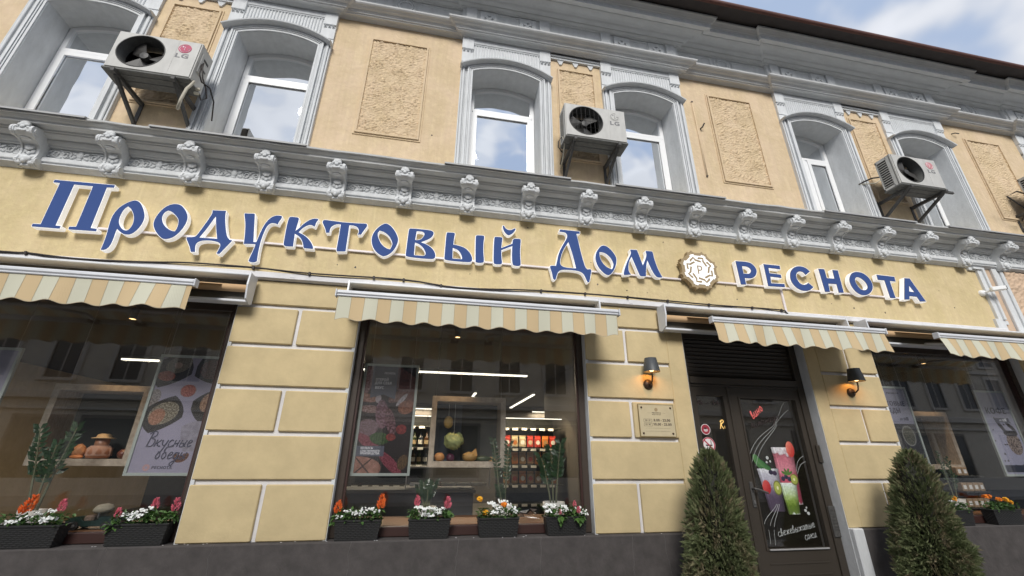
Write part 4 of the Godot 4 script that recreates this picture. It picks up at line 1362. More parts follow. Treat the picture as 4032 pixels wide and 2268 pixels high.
const GLYPHS := [
	["П", [-4113,4272,-4113,4272,-3559,4282,-3559,4282,-3556,4251,-3556,4251,-3622,4245,-3622,4245,-3608,3746,-3608,3746,-3550,3742,-3550,3742,-3547,3715,-3547,3715,-3791,3709,-3791,3709,-3794,3739,-3794,3739,-3735,3746,-3735,3746,-3749,4242,-3749,4242,-3925,4240,-3925,4240,-3917,3739,-3917,3739,-3869,3737,-3869,3737,-3870,3709,-3870,3709,-4109,3707,-4109,3707,-4112,3736,-4112,3736,-4044,3740,-4044,3740,-4053,4241,-4053,4241,-4113,4241,-4113,4241]],
	["р", [-3438,3512,-3438,3512,-3438,3594,-3442,3691,-3457,3803,-3462,3914,-3438,4002,-3400,4060,-3352,4104,-3310,4123,-3268,4106,-3228,4058,-3189,3988,-3167,3928,-3166,3859,-3183,3788,-3211,3735,-3242,3710,-3279,3706,-3316,3718,-3374,3764,-3374,3764,-3374,3713,-3369,3630,-3374,3563,-3390,3529,-3411,3512], [-3358,4041,-3358,4041,-3320,4013,-3320,4013,-3283,3962,-3259,3906,-3248,3842,-3255,3787,-3272,3754,-3304,3752,-3339,3775,-3372,3819,-3389,3861,-3394,3933,-3383,4003]],
	["о", [-2923,4127,-2870,4119,-2823,4075,-2786,4023,-2766,3973,-2762,3913,-2777,3838,-2806,3767,-2843,3718,-2882,3697,-2925,3691,-2970,3723,-3018,3773,-3053,3828,-3068,3881,-3063,3950,-3039,4027,-3004,4085,-2965,4114], [-2975,4035,-2975,4035,-2946,4033,-2902,4001,-2860,3961,-2841,3926,-2830,3868,-2832,3824,-2841,3793,-2841,3793,-2876,3795,-2931,3825,-2976,3872,-3002,3922,-3011,3974,-2996,4017]],
	["д", [-2550,4092,-2550,4092,-2417,4101,-2417,4101,-2411,4039,-2381,3921,-2341,3806,-2318,3770,-2297,3749,-2297,3749,-2269,3746,-2269,3746,-2356,3572,-2356,3572,-2383,3576,-2383,3576,-2374,3614,-2368,3665,-2375,3693,-2405,3713,-2466,3723,-2535,3718,-2577,3705,-2605,3676,-2605,3633,-2589,3574,-2589,3574,-2628,3570,-2628,3570,-2654,3628,-2674,3661,-2710,3718,-2710,3718,-2709,3738,-2709,3738,-2667,3741,-2632,3751,-2618,3783,-2594,3859,-2569,3944,-2551,4014,-2542,4053], [-2499,4022,-2499,4022,-2482,3954,-2458,3867,-2419,3748,-2419,3748,-2594,3745,-2594,3745,-2562,3826,-2529,3926,-2511,3996]],
	["у", [-2225,4092,-2225,4092,-2124,4101,-2124,4101,-2117,4082,-2093,3939,-2059,3748,-2059,3748,-2029,3750,-2029,3750,-2014,3880,-1993,3983,-1955,4065,-1907,4103,-1858,4109,-1834,4097,-1834,4097,-1842,4061,-1858,4020,-1859,3993,-1859,3993,-1886,4003,-1924,4007,-1956,3980,-1974,3923,-1985,3831,-1989,3734,-1985,3632,-1975,3525,-1975,3525,-1994,3509,-2028,3506,-2056,3517,-2056,3517,-2050,3575,-2032,3685,-2032,3726,-2032,3726,-2148,3717,-2148,3717,-2159,3812,-2181,3937,-2203,4018,-2219,4062]],
	["к", [-1761,4086,-1753,4103,-1730,4107,-1670,4107,-1654,4094,-1657,4040,-1663,3929,-1663,3929,-1629,3973,-1590,4038,-1536,4095,-1482,4118,-1447,4109,-1447,4109,-1466,4063,-1469,4023,-1473,4008,-1473,4008,-1498,4023,-1524,4029,-1560,4012,-1597,3973,-1628,3919,-1628,3919,-1577,3896,-1518,3857,-1470,3801,-1442,3750,-1441,3728,-1441,3728,-1533,3727,-1533,3727,-1542,3736,-1553,3776,-1575,3826,-1609,3868,-1662,3897,-1662,3897,-1657,3825,-1650,3736,-1650,3736,-1719,3730,-1747,3740,-1754,3766,-1760,3889,-1765,4012]],
	["т", [-1392,4103,-1374,4110,-1311,4107,-1179,4101,-1014,4106,-928,4114,-905,4106,-909,4071,-935,4021,-957,3964,-957,3964,-993,3960,-993,3960,-985,3992,-990,4025,-1014,4062,-1056,4074,-1103,4072,-1103,4072,-1099,3964,-1094,3732,-1094,3732,-1185,3723,-1185,3723,-1193,3738,-1193,3814,-1194,3945,-1196,4072,-1196,4072,-1240,4072,-1282,4046,-1302,4012,-1303,3976,-1302,3950,-1302,3950,-1337,3946,-1337,3946,-1355,3997,-1389,4056,-1400,4082]],
	["о", [-691,4145,-635,4114,-578,4046,-537,3963,-535,3906,-561,3816,-607,3749,-663,3712,-697,3714,-755,3750,-803,3808,-829,3876,-835,3947,-816,4021,-771,4090,-727,4131], [-757,4040,-757,4040,-699,4026,-639,3977,-601,3910,-593,3862,-614,3806,-614,3806,-664,3818,-716,3863,-753,3922,-775,3984,-772,4018]],
	["в", [-427,4095,-416,4107,-369,4110,-183,4111,-149,4098,-132,4080,-142,4036,-177,3992,-277,3936,-277,3936,-213,3919,-145,3879,-104,3826,-89,3773,-100,3739,-128,3729,-265,3726,-416,3733,-432,3747,-431,3793,-430,3958], [-336,4080,-336,4080,-274,4084,-244,4069,-239,4035,-267,3982,-306,3960,-341,3960,-341,3960], [-341,3926,-341,3926,-288,3911,-234,3862,-204,3800,-212,3767,-233,3759,-337,3760,-337,3760]],
	["ь", [17,4097,29,4104,106,4108,121,4098,111,4033,109,3944,109,3944,168,3940,250,3916,310,3862,340,3800,344,3759,326,3735,291,3730,150,3728,36,3732,13,3746,14,3791,15,3966], [104,3901,104,3901,163,3885,201,3841,223,3788,219,3761,219,3761,110,3759,110,3759]],
	["ы", [372,4087,382,4104,463,4109,480,4100,470,4015,472,3885,487,3765,476,3739,412,3732,385,3741,382,3772,376,3923]],
	["й", [601,4091,611,4108,686,4111,706,4103,698,4039,692,3960,692,3960,829,4033,829,4033,833,4087,851,4108,920,4112,938,4104,931,4022,926,3898,938,3760,920,3737,854,3736,833,3752,824,3847,828,4003,828,4003,693,3932,693,3932,695,3843,707,3760,693,3739,620,3734,600,3750,598,3906]],
	["˘", [704,4276,704,4276,721,4276,721,4276,740,4240,775,4220,813,4224,858,4255,858,4255,872,4246,872,4246,843,4191,798,4152,768,4149,730,4184,709,4230]],
	["Д", [1449,4306,1449,4306,1718,4307,1718,4307,1715,4274,1715,4274,1669,4269,1669,4269,1684,4197,1717,3995,1748,3855,1768,3791,1791,3773,1791,3773,1830,3782,1845,3764,1820,3674,1807,3607,1787,3594,1775,3608,1760,3652,1731,3714,1679,3740,1579,3747,1471,3741,1424,3725,1395,3684,1379,3627,1371,3598,1348,3594,1336,3615,1325,3694,1306,3748,1306,3777,1335,3783,1381,3784,1381,3784,1398,3847,1417,3948,1468,4062,1536,4181,1547,4225,1535,4259,1508,4275,1444,4273,1444,4273], [1557,4136,1557,4136,1605,3967,1642,3773,1642,3773,1518,3770,1456,3785,1431,3825,1445,3909,1482,4013,1539,4108]],
	["о", [2036,4139,2090,4120,2152,4058,2190,3984,2194,3939,2174,3852,2126,3765,2081,3723,2047,3716,1993,3752,1940,3814,1910,3894,1906,3954,1923,4026,1971,4100,2007,4130], [1968,4037,1968,4037,2042,4034,2110,3976,2145,3902,2144,3851,2118,3804,2118,3804,2048,3828,1995,3886,1965,3960]],
	["м", [2397,4114,2397,4114,2490,4119,2490,4119,2505,4083,2552,3898,2552,3898,2596,3988,2623,4051,2616,4116,2616,4116,2701,4121,2717,4106,2725,4009,2757,3866,2807,3754,2807,3754,2741,3745,2704,3775,2664,3858,2625,3982,2625,3982,2599,3903,2576,3749,2576,3749,2501,3742,2488,3766,2451,3880,2408,4014,2408,4014,2366,3949,2343,3845,2350,3787,2372,3756,2372,3756,2281,3739,2281,3739,2273,3755,2290,3823,2332,3920,2388,4028,2406,4064]],
	["Р", [3936,4099,3936,4099,4103,4106,4189,4088,4241,4021,4240,3953,4190,3880,4112,3848,4030,3850,4030,3850,4030,3753,4030,3753,3944,3747,3944,3747], [4025,4026,4025,4026,4095,4029,4143,4004,4150,3967,4122,3930,4084,3921,4027,3919,4027,3919]],
	["Е", [4369,4094,4369,4094,4631,4094,4631,4094,4627,4033,4627,4033,4441,4039,4441,4039,4437,3962,4437,3962,4614,3956,4614,3956,4611,3901,4611,3901,4438,3906,4438,3906,4426,3812,4426,3812,4635,3817,4635,3817,4631,3766,4631,3766,4363,3758,4363,3758]],
	["С", [5109,4047,5109,4047,5061,4098,4980,4120,4887,4107,4801,4046,4755,3968,4746,3866,4788,3789,4861,3741,4944,3732,5029,3756,5095,3808,5095,3808,5027,3870,5027,3870,4984,3838,4924,3828,4876,3859,4854,3931,4862,3977,4898,4019,4945,4033,4990,4023,5017,3982,5017,3982]],
	["Н", [5260,4105,5260,4105,5364,4108,5364,4108,5363,3970,5363,3970,5484,3971,5484,3971,5494,4108,5494,4108,5592,4110,5592,4110,5577,3760,5577,3760,5486,3752,5486,3752,5490,3884,5490,3884,5360,3880,5360,3880,5347,3755,5347,3755,5260,3748,5260,3748]],
	["О", [5917,4117,6010,4112,6093,4052,6127,3959,6108,3872,6036,3792,5936,3747,5844,3749,5764,3807,5728,3906,5737,3990,5797,4072,5861,4107], [5898,4032,5963,4010,6013,3949,6021,3885,5985,3843,5925,3827,5872,3852,5837,3925,5836,3980,5862,4017]],
	["Т", [6248,4101,6248,4101,6567,4096,6567,4096,6557,4014,6557,4014,6455,4015,6455,4015,6452,3747,6452,3747,6351,3742,6351,3742,6356,4016,6356,4016,6241,4015,6241,4015]],
	["А", [6740,4090,6740,4090,6838,4094,6838,4094,6983,3735,6983,3735,6867,3726,6867,3726,6840,3798,6840,3798,6713,3797,6713,3797,6690,3743,6690,3743,6593,3737,6593,3737], [6778,3965,6778,3965,6825,3874,6825,3874,6743,3877,6743,3877]]
]


func build_signs() -> void:
	var word = thing("shop_sign", "large blue Slavonic-style letters with white sides, the long words on the yellow band", "sign")
	var name_sign = thing("name_sign", "blue sans-serif capital letters with white sides, right of the round emblem", "sign")
	for g in GLYPHS.size():
		var d: Array = GLYPHS[g]
		var face = chaikin(d[1])
		var holes: Array = []
		var big_holes: Array = []
		for k in range(2, d.size()):
			var h = chaikin(d[k])
			holes.append(h)
			var shrunk = Geometry2D.offset_polygon(h, -0.005)
			big_holes.append(shrunk[0] if shrunk.size() == 1 else h)
		var grown = Geometry2D.offset_polygon(face, 0.006, Geometry2D.JOIN_ROUND)
		var body: PackedVector2Array = grown[0]
		var host = name_sign if g >= 16 else word
		var m = obj("letter", B.new().prism(body, 0.028, 0.091, big_holes), M.letter_white_glow, host)
		if g >= 16:
			var thin = Geometry2D.offset_polygon(face, -0.004)
			obj("edge_trim", B.new().prism(face, 0.0905, 0.0925, holes), M.gold_paint, m)
			var th: Array = []
			for h in holes:
				th.append(Geometry2D.offset_polygon(h, 0.004)[0])
			obj("letter_face", B.new().prism(thin[0], 0.092, 0.095, th), M.blue_face, m)
		else:
			obj("letter_face", B.new().prism(face, 0.0905, 0.095, holes), M.blue_face, m)
	obj("rail", B.new().rect(-3.60, 3.12, 3.772, 3.796, 0.002, 0.028, 0.002), M.rail_white, word)
	obj("rail", B.new().rect(3.62, 6.62, 3.776, 3.8, 0.002, 0.028, 0.002), M.rail_white, name_sign)
	obj("cable_duct", B.new().rect(4.615, 4.645, 3.35, 3.776, 0.002, 0.022, 0.002), M.rail_white, name_sign)
	# the round emblem
	var e = thing("emblem_sign", "round gold and white emblem with a toothed rim, between the two blue words", "sign", Vector3(3.368, 3.913, 0))
	var rim = PackedVector2Array()
	for k in 8:
		var a = deg_to_rad(112.0 - k * 45.0)
		for s in [[-0.40, 0.253], [-0.20, 0.262], [-0.12, 0.292], [-0.045, 0.272], [0.045, 0.272], [0.12, 0.292], [0.20, 0.262], [0.34, 0.253]]:
			rim.append(Vector2(cos(a - s[0]), sin(a - s[0])) * s[1])
	rim.reverse()
	obj("body", B.new().prism(rim, 0.02, 0.085), M.gold_paint, e)
	var oct = PackedVector2Array()
	var oct_in = PackedVector2Array()
	for k in 8:
		var a = deg_to_rad(112.0 - k * 45.0)
		for s in [[-0.16, 0.214], [-0.14, 0.236], [-0.03, 0.232], [0.0, 0.245], [0.03, 0.232], [0.14, 0.236], [0.16, 0.214]]:
			oct.append(Vector2(cos(a - s[0]), sin(a - s[0])) * s[1])
		oct_in.append(Vector2(cos(a), sin(a)) * 0.205)
	oct.reverse()
	obj("face", B.new().prism(oct, 0.085, 0.092), M.letter_white_glow, e)
	var lace = B.new()
	for k in 8:
		var t = Transform2D(deg_to_rad(112.0 - k * 45.0), Vector2.ZERO)
		var line = [Vector2(0.098, -0.078), Vector2(0.122, -0.048), Vector2(0.148, -0.012), Vector2(0.188, 0.0), Vector2(0.164, 0.062), Vector2(0.148, 0.058)]
		var left = PackedVector2Array()
		var rightside = PackedVector2Array()
		for i in line.size():
			var d: Vector2 = (line[mini(i + 1, line.size() - 1)] - line[maxi(i - 1, 0)]).normalized()
			var nrm = Vector2(-d.y, d.x) * 0.0125
			left.append(t * (line[i] + nrm))
			rightside.append(t * (line[i] - nrm))
		rightside.reverse()
		left.append_array(rightside)
		lace.prism(left, 0.0918, 0.095)
	obj("interlace", lace, M.gold_paint, e)
	lettering("Р", 0.12, 0.004, M.gold_paint, e, Vector3(0.0, -0.06, 0.095), {"bold": false, "called": "letter"})
	# black cable clipped along the string course
	var pts: Array = []
	var run = [-6.0, 3.43, -4.293, 3.421, -4.072, 3.427, -3.639, 3.404, -3.057, 3.424, -2.629, 3.455, -2.001, 3.459, -1.43, 3.440, -0.423, 3.452, 0.217, 3.405, 1.192, 3.449, 2.307, 3.452, 3.431, 3.436, 4.064, 3.44, 4.507, 3.438, 4.575, 3.41, 4.61, 3.35, 4.615, 3.30]
	for k in range(0, run.size(), 2):
		pts.append(Vector3(run[k], run[k + 1], 0.066))
	var dense: Array = []
	for k in pts.size() - 1:
		for s in 4:
			dense.append(pts[k].cubic_interpolate(pts[k + 1], pts[maxi(k - 1, 0)], pts[mini(k + 2, pts.size() - 1)], s / 4.0))
	dense.append(pts[-1])
	var cab = thing("black_cable", "black cable sagging along the white moulding under the big letters", "cable")
	obj("conductor", B.new().smooth(true).tube(dense, 0.009, 6), M.black_cable, cab)
	var second: Array = []
	for k in dense.size():
		second.append(dense[k] + Vector3(0, -0.012 - 0.008 * sin(k * 0.7), -0.006))
	obj("conductor", B.new().smooth(true).tube(second, 0.005, 5), M.black_cable, cab)
	for x in [-4.072, -2.001, -1.43, -0.75, -0.423, 0.0, 1.192, 1.75, 2.307, 2.85, 3.431, 4.064, 4.507]:
		var y = 3.44
		for k in dense.size() - 1:
			if dense[k].x <= x and dense[k + 1].x >= x:
				y = lerpf(dense[k].y, dense[k + 1].y, (x - dense[k].x) / maxf(dense[k + 1].x - dense[k].x, 1e-4))
		obj("clip", B.new().rect(x - 0.012, x + 0.012, y - 0.024, y + 0.014, 0.05, 0.08, 0.003), M.black_cable, cab)


func build_awnings() -> void:
	var defs = [
		["striped awning over the left shop window, its cloth edge folded at the right end", -5.2, -2.21, -5.3, -1.945, 0.0],
		["striped awning over the middle shop window above the sausage poster", -0.955, 1.875, -0.97, 1.862, 0.0],
		["striped awning over the dark entrance door", 3.02, 5.30, 2.70, 5.32, 0.06],
		["striped awning over the right shop window, cut off by the photo edge", 6.12, 8.9, 5.63, 9.1, 0.06],
	]
	var cream = Color(0.56, 0.55, 0.44)
	var sand = Color(0.55, 0.42, 0.25)
	var seam = Color(0.34, 0.28, 0.19)
	for i in defs.size():
		var d: Array = defs[i]
		var a = thing("awning", d[0], "awning", Vector3.ZERO, "striped awnings over the shop openings")
		var x0: float = d[1]
		var x1: float = d[2]
		var c0: float = d[3]
		var c1: float = d[4]
		var cs = B.new()
		cs.rect(c0, c1, 3.305, 3.33, 0.055, 0.22, 0.006)
		cs.rect(c0, c1, 3.17, 3.305, 0.055, 0.065)
		cs.rect(c0, c1, 3.03, 3.055, 0.055, 0.17, 0.004)
		obj("cassette", cs, M.awning_metal, a)
		obj("cassette_lining", B.new().rect(c0 + 0.01, c1 - 0.01, 3.06, 3.3, 0.066, 0.07), M.awning_dark, a)
		var roll = B.new().smooth(true)
		roll.xf = Transform3D(Basis(Vector3(0, 0, 1), -PI / 2.0), Vector3(c0 + 0.03, 3.19, 0.125))
		roll.lathe([Vector2(0.04, 0.0), Vector2(0.04, c1 - c0 - 0.06)], 14)
		obj("cloth_roller", roll, mat_once("cloth_sand", [0.5, 0.33, 0.18]), a)
		for e in [[c0, -1.0], [c1, 1.0]]:
			var cap = B.new()
			cap.xf = Transform3D(Basis(Vector3(0, 0, 1), Vector3(0, 1, 0), Vector3(-1, 0, 0)), Vector3(e[0], 0, 0))
			cap.prism(PackedVector2Array([Vector2(0.05, 3.04), Vector2(0.12, 3.02), Vector2(0.2, 3.06), Vector2(0.235, 3.2), Vector2(0.225, 3.335), Vector2(0.05, 3.335)]), -0.008, 0.008)
			obj("end_cap", cap, M.awning_metal, a)
		# front bar
		var zb = 0.65
		var bar = B.new()
		bar.rect(x0 - 0.02, x1 + 0.02, 3.018, 3.06, zb - 0.05, zb + 0.012, 0.012)
		bar.rect(x0 - 0.015, x1 + 0.015, 3.0, 3.02, zb - 0.045, zb + 0.002, 0.006)
		obj("front_bar", bar, M.awning_metal, a)
		for e in [x0 - 0.022, x1 + 0.022]:
			obj("bar_end", B.new().rect(e - 0.006, e + 0.006, 2.99, 3.065, zb - 0.056, zb + 0.016, 0.004), M.awning_metal, a)
		# folding arms under the cloth
		for e in [[0.28, 0.42], [0.72, 0.58]]:
			var px = lerpf(c0, c1, e[0])
			var qx = lerpf(x0, x1, e[1])
			obj("folding_arm", B.new().tube([Vector3(px, 3.07, 0.14), Vector3((px + qx) / 2.0 + (0.25 if e[0] < 0.5 else -0.25), 3.04, 0.38), Vector3(qx, 3.02, zb - 0.05)], 0.018, 6), M.awning_metal, a)
			obj("arm_joint", B.new().rect(qx - 0.05, qx + 0.05, 2.985, 3.03, zb - 0.10, zb - 0.045, 0.006), M.awning_dark, a)
		# cloth: the taut slope and the hanging scalloped valance
		var ph: float = i * 1.7
		var sw = 0.1228
		var n = int(ceil((x1 - x0) / sw))
		var slope = B.new()
		for k in n:
			var xa = x0 + k * sw
			var xb = minf(xa + sw, x1)
			slope.col(cream if (k + i) % 2 == 1 else sand)
			slope.qn(Vector3(xa, 3.225, 0.12), Vector3(xb, 3.225, 0.12), Vector3(xb, 3.045, zb - 0.03), Vector3(xa, 3.045, zb - 0.03), Vector3.UP)
		obj("cloth_slope", slope, M.awning_cloth, a)
		var vl = B.new()
		var sub = 6
		var wave: float = d[5]
		var pt = func(x: float, t: float) -> Vector3:
			var drop = 0.228 + 0.014 * sin(TAU * x / 0.2456 + ph)
			var z = zb - 0.012 + t * (0.010 * sin(x * 9.0 + ph) + 0.006 * sin(x * 23.0 + ph * 3.0))
			if wave > 0.0:
				z += t * (0.02 * sin(x * 12.5 + ph) + wave * 0.5)
				z += wave * 0.8 * t * exp(-(x - x0) * 6.0)
			if i == 0:
				z += 0.05 * t * exp(-pow((x - x1 + 0.25) * 5.0, 2.0))
			var xx = x - (0.018 * t * t * exp(-(x - x0) * 3.0) if wave > 0.0 else 0.0)
			return Vector3(xx, 3.004 - t * drop, z)
		for k in n:
			var base = cream if (k + i) % 2 == 1 else sand
			for s in sub:
				var xa = minf(x0 + (k + float(s) / sub) * sw, x1)
				var xb = minf(x0 + (k + float(s + 1) / sub) * sw, x1)
				if xb - xa < 1e-4:
					continue
				for r in 5:
					var t0 = r / 5.0
					var t1 = (r + 1) / 5.0
					vl.col(base)
					vl.qn(pt.call(xa, t0), pt.call(xb, t0), pt.call(xb, t1), pt.call(xa, t1), Vector3.BACK)
				vl.col(seam)
				var ea: Vector3 = pt.call(xa, 1.0)
				var eb: Vector3 = pt.call(xb, 1.0)
				vl.qn(ea, eb, eb + Vector3(0, -0.006, 0.002), ea + Vector3(0, -0.006, 0.002), Vector3.BACK)
			var sx = x0 + k * sw
			vl.col(seam)
			for r in 5:
				var u: Vector3 = pt.call(sx, r / 5.0)
				var v: Vector3 = pt.call(sx, (r + 1) / 5.0)
				var e = Vector3(0.0016, 0, 0.0015)
				vl.qn(u + Vector3(-0.0016, 0, 0.0015), u + e, v + e, v + Vector3(-0.0016, 0, 0.0015), Vector3.BACK)
		obj("valance", vl, M.awning_cloth, a)


func mat_once(key: String, c: Array, rough := 0.8) -> StandardMaterial3D:
	return M[key] if M.has(key) else mat(key, c, rough)


func make_air_conditioner(label: String, at: Vector3, o := {}) -> Node3D:
	# at = lower left back corner on the wall; the body stands off the wall on two brackets
	var a = thing("air_conditioner", label, "air conditioner", at, "outdoor air conditioner units between the upper windows")
	var w = 0.86
	var h = 0.55
	var z0 = 0.25
	var z1 = 0.5
	var cx = 0.29
	var cy = 0.285
	var fr = 0.235
	var b = B.new()
	b.prism(rect2(0.012, w - 0.012, 0.012, h - 0.012), z1 - 0.02, z1, [circle(Vector2(cx, cy), fr, 36)])
	b.prism(rect2(0, w, 0, h), z1 - 0.04, z1 - 0.012, [circle(Vector2(cx, cy), fr, 36)])
	b.rect(0, w, h - 0.012, h, z0, z1 - 0.03, 0.004)
	b.rect(w - 0.012, w, 0, h - 0.012, z0, z1 - 0.03, 0.003)
	b.rect(0, 0.03, 0, h - 0.012, z1 - 0.09, z1 - 0.03)
	b.rect(0, 0.012, 0, 0.035, z0, z1 - 0.08)
	b.rect(0, 0.012, h - 0.05, h - 0.012, z0, z1 - 0.08)
	b.rect(0, 0.03, 0, h - 0.012, z0, z0 + 0.018)
	b.rect(0.62, 0.625, 0.012, h - 0.012, z1 - 0.002, z1 + 0.002)
	obj("casing", b, M.ac_white, a)
	for k in 11:
		var y = 0.06 + k * 0.04
		obj("side_slat", B.new().rect(0.0, 0.014, y, y + 0.008, z0 + 0.018, z1 - 0.09), M.ac_white, a)
	obj("coil", B.new().rect(0.03, 0.05, 0.02, h - 0.02, z0 + 0.01, z1 - 0.06).rect(0.05, w - 0.02, 0.02, h - 0.02, z0, z0 + 0.012), M.ac_dark, a)
	var ring = B.new().smooth(true)
	for k in 36:
		var p = Vector2.from_angle(TAU * k / 36.0)
		var q = Vector2.from_angle(TAU * (k + 1) / 36.0)
		var r2 = fr * 0.94
		ring.qn(Vector3(cx + p.x * fr, cy + p.y * fr, z1), Vector3(cx + q.x * fr, cy + q.y * fr, z1), Vector3(cx + q.x * r2, cy + q.y * r2, z1 - 0.13), Vector3(cx + p.x * r2, cy + p.y * r2, z1 - 0.13), Vector3(-p.x, -p.y, 0))
	obj("fan_shroud", ring, M.ac_dirty, a)
	var fan = B.new()
	var hub = Transform3D(Basis(Vector3(1, 0, 0), PI / 2.0), Vector3(cx, cy, z1 - 0.1))
	fan.xf = hub
	fan.lathe([Vector2(0.0, 0.05), Vector2(0.045, 0.045), Vector2(0.052, 0.0), Vector2(0.0, -0.02)], 14)
	fan.xf = Transform3D.IDENTITY
	for k in 3:
		var t = Basis(Vector3(0, 0, 1), TAU * k / 3.0 + o.get("spin", 0.4))
		var blade = [Vector3(0.04, -0.03, 0.02), Vector3(0.2, -0.10, 0.03), Vector3(0.215, 0.03, 0.0), Vector3(0.16, 0.10, -0.03), Vector3(0.04, 0.03, -0.02)]
		var mid = Vector3(cx, cy, z1 - 0.1)
		for m in range(1, 4):
			fan.tri(mid + t * blade[0], mid + t * blade[m], mid + t * blade[m + 1])
	obj("fan", fan, M.ac_fan, a)
	if o.get("grille", true):
		var g = B.new()
		for k in range(-3, 4):
			var dx = k * 0.062
			var hh = sqrt(fr * fr - dx * dx)
			g.tube([Vector3(cx + dx, cy - hh, z1 - 0.006), Vector3(cx + dx, cy + hh, z1 - 0.006)], 0.0024, 4)
		for k in [-1, 0, 1]:
			var dy: float = k * 0.11
			var hw = sqrt(fr * fr - dy * dy)
			g.tube([Vector3(cx - hw, cy + dy, z1 - 0.003), Vector3(cx + hw, cy + dy, z1 - 0.003)], 0.0024, 4)
		obj("fan_grille", g, M.ac_fan, a)
	obj("fan_rim", B.new().prism(circle(Vector2(cx, cy), fr + 0.006, 36), z1 - 0.002, z1 + 0.004, [circle(Vector2(cx, cy), fr - 0.004, 36)]), M.ac_dark, a)
	obj("base_pan", B.new().rect(-0.006, w + 0.006, -0.028, 0.0, z0 - 0.005, z1 + 0.004, 0.005).rect(0.05, w - 0.05, -0.034, -0.027, 0.31, 0.35, 0.003).rect(0.05, w - 0.05, -0.034, -0.027, 0.4, 0.44, 0.003), M.ac_dirty, a)
	# round mark and two letters
	var lc = Vector2(0.705, 0.42)
	var lr = 0.068
	if o.get("logo", "red") != "none":
		var disc: Material = M.logo_red if o.get("logo") == "red" else M.logo_faded if o.get("logo") == "faded" else M.ac_white
		var line: Material = M.print_white if o.get("logo") != "plain" else M.logo_grey
		obj("logo_disc", B.new().prism(circle(lc, lr, 28), z1, z1 + 0.003), disc, a)
		var ln = B.new()
		var arc: Array = []
		for k in 21:
			var an = lerpf(deg_to_rad(72.0), deg_to_rad(360.0), k / 20.0)
			arc.append(Vector3(lc.x + cos(an) * lr * 0.8, lc.y + sin(an) * lr * 0.8, z1 + 0.0035))
		arc.append(Vector3(lc.x + lr * 0.28, lc.y, z1 + 0.0035))
		ln.tube(arc, 0.0028, 4)
		ln.tube([Vector3(lc.x - 0.002, lc.y + lr * 0.42, z1 + 0.0035), Vector3(lc.x - 0.002, lc.y - lr * 0.42, z1 + 0.0035), Vector3(lc.x + lr * 0.22, lc.y - lr * 0.42, z1 + 0.0035)], 0.0028, 4)
		ln.prism(circle(lc + Vector2(-lr * 0.34, lr * 0.36), 0.0085, 12), z1 + 0.002, z1 + 0.004)
		obj("logo_face", ln, line, a)
		lettering("LG", 0.062, 0.002, M.logo_grey, a, Vector3(0.70, 0.275, z1 + 0.001), {"width": 0.135, "called": "logo_letters"})
	# wall brackets
	for x in o.get("legs", [0.13, 0.72]):
		var k = B.new()
		k.rect(x - 0.02, x + 0.02, -0.075, -0.028, 0.0, z1 + 0.03, 0.003)
		k.rect(x - 0.02, x + 0.02, -0.36, -0.02, 0.0, 0.012)
		k.xf = Transform3D(Basis(Vector3(1, 0, 0), -atan2(0.27, 0.46)), Vector3(x, -0.335, 0.01))
		k.rect(-0.016, 0.016, -0.02, 0.02, 0.0, 0.53, 0.003)
		obj("wall_bracket", k, M.iron, a)
	return a


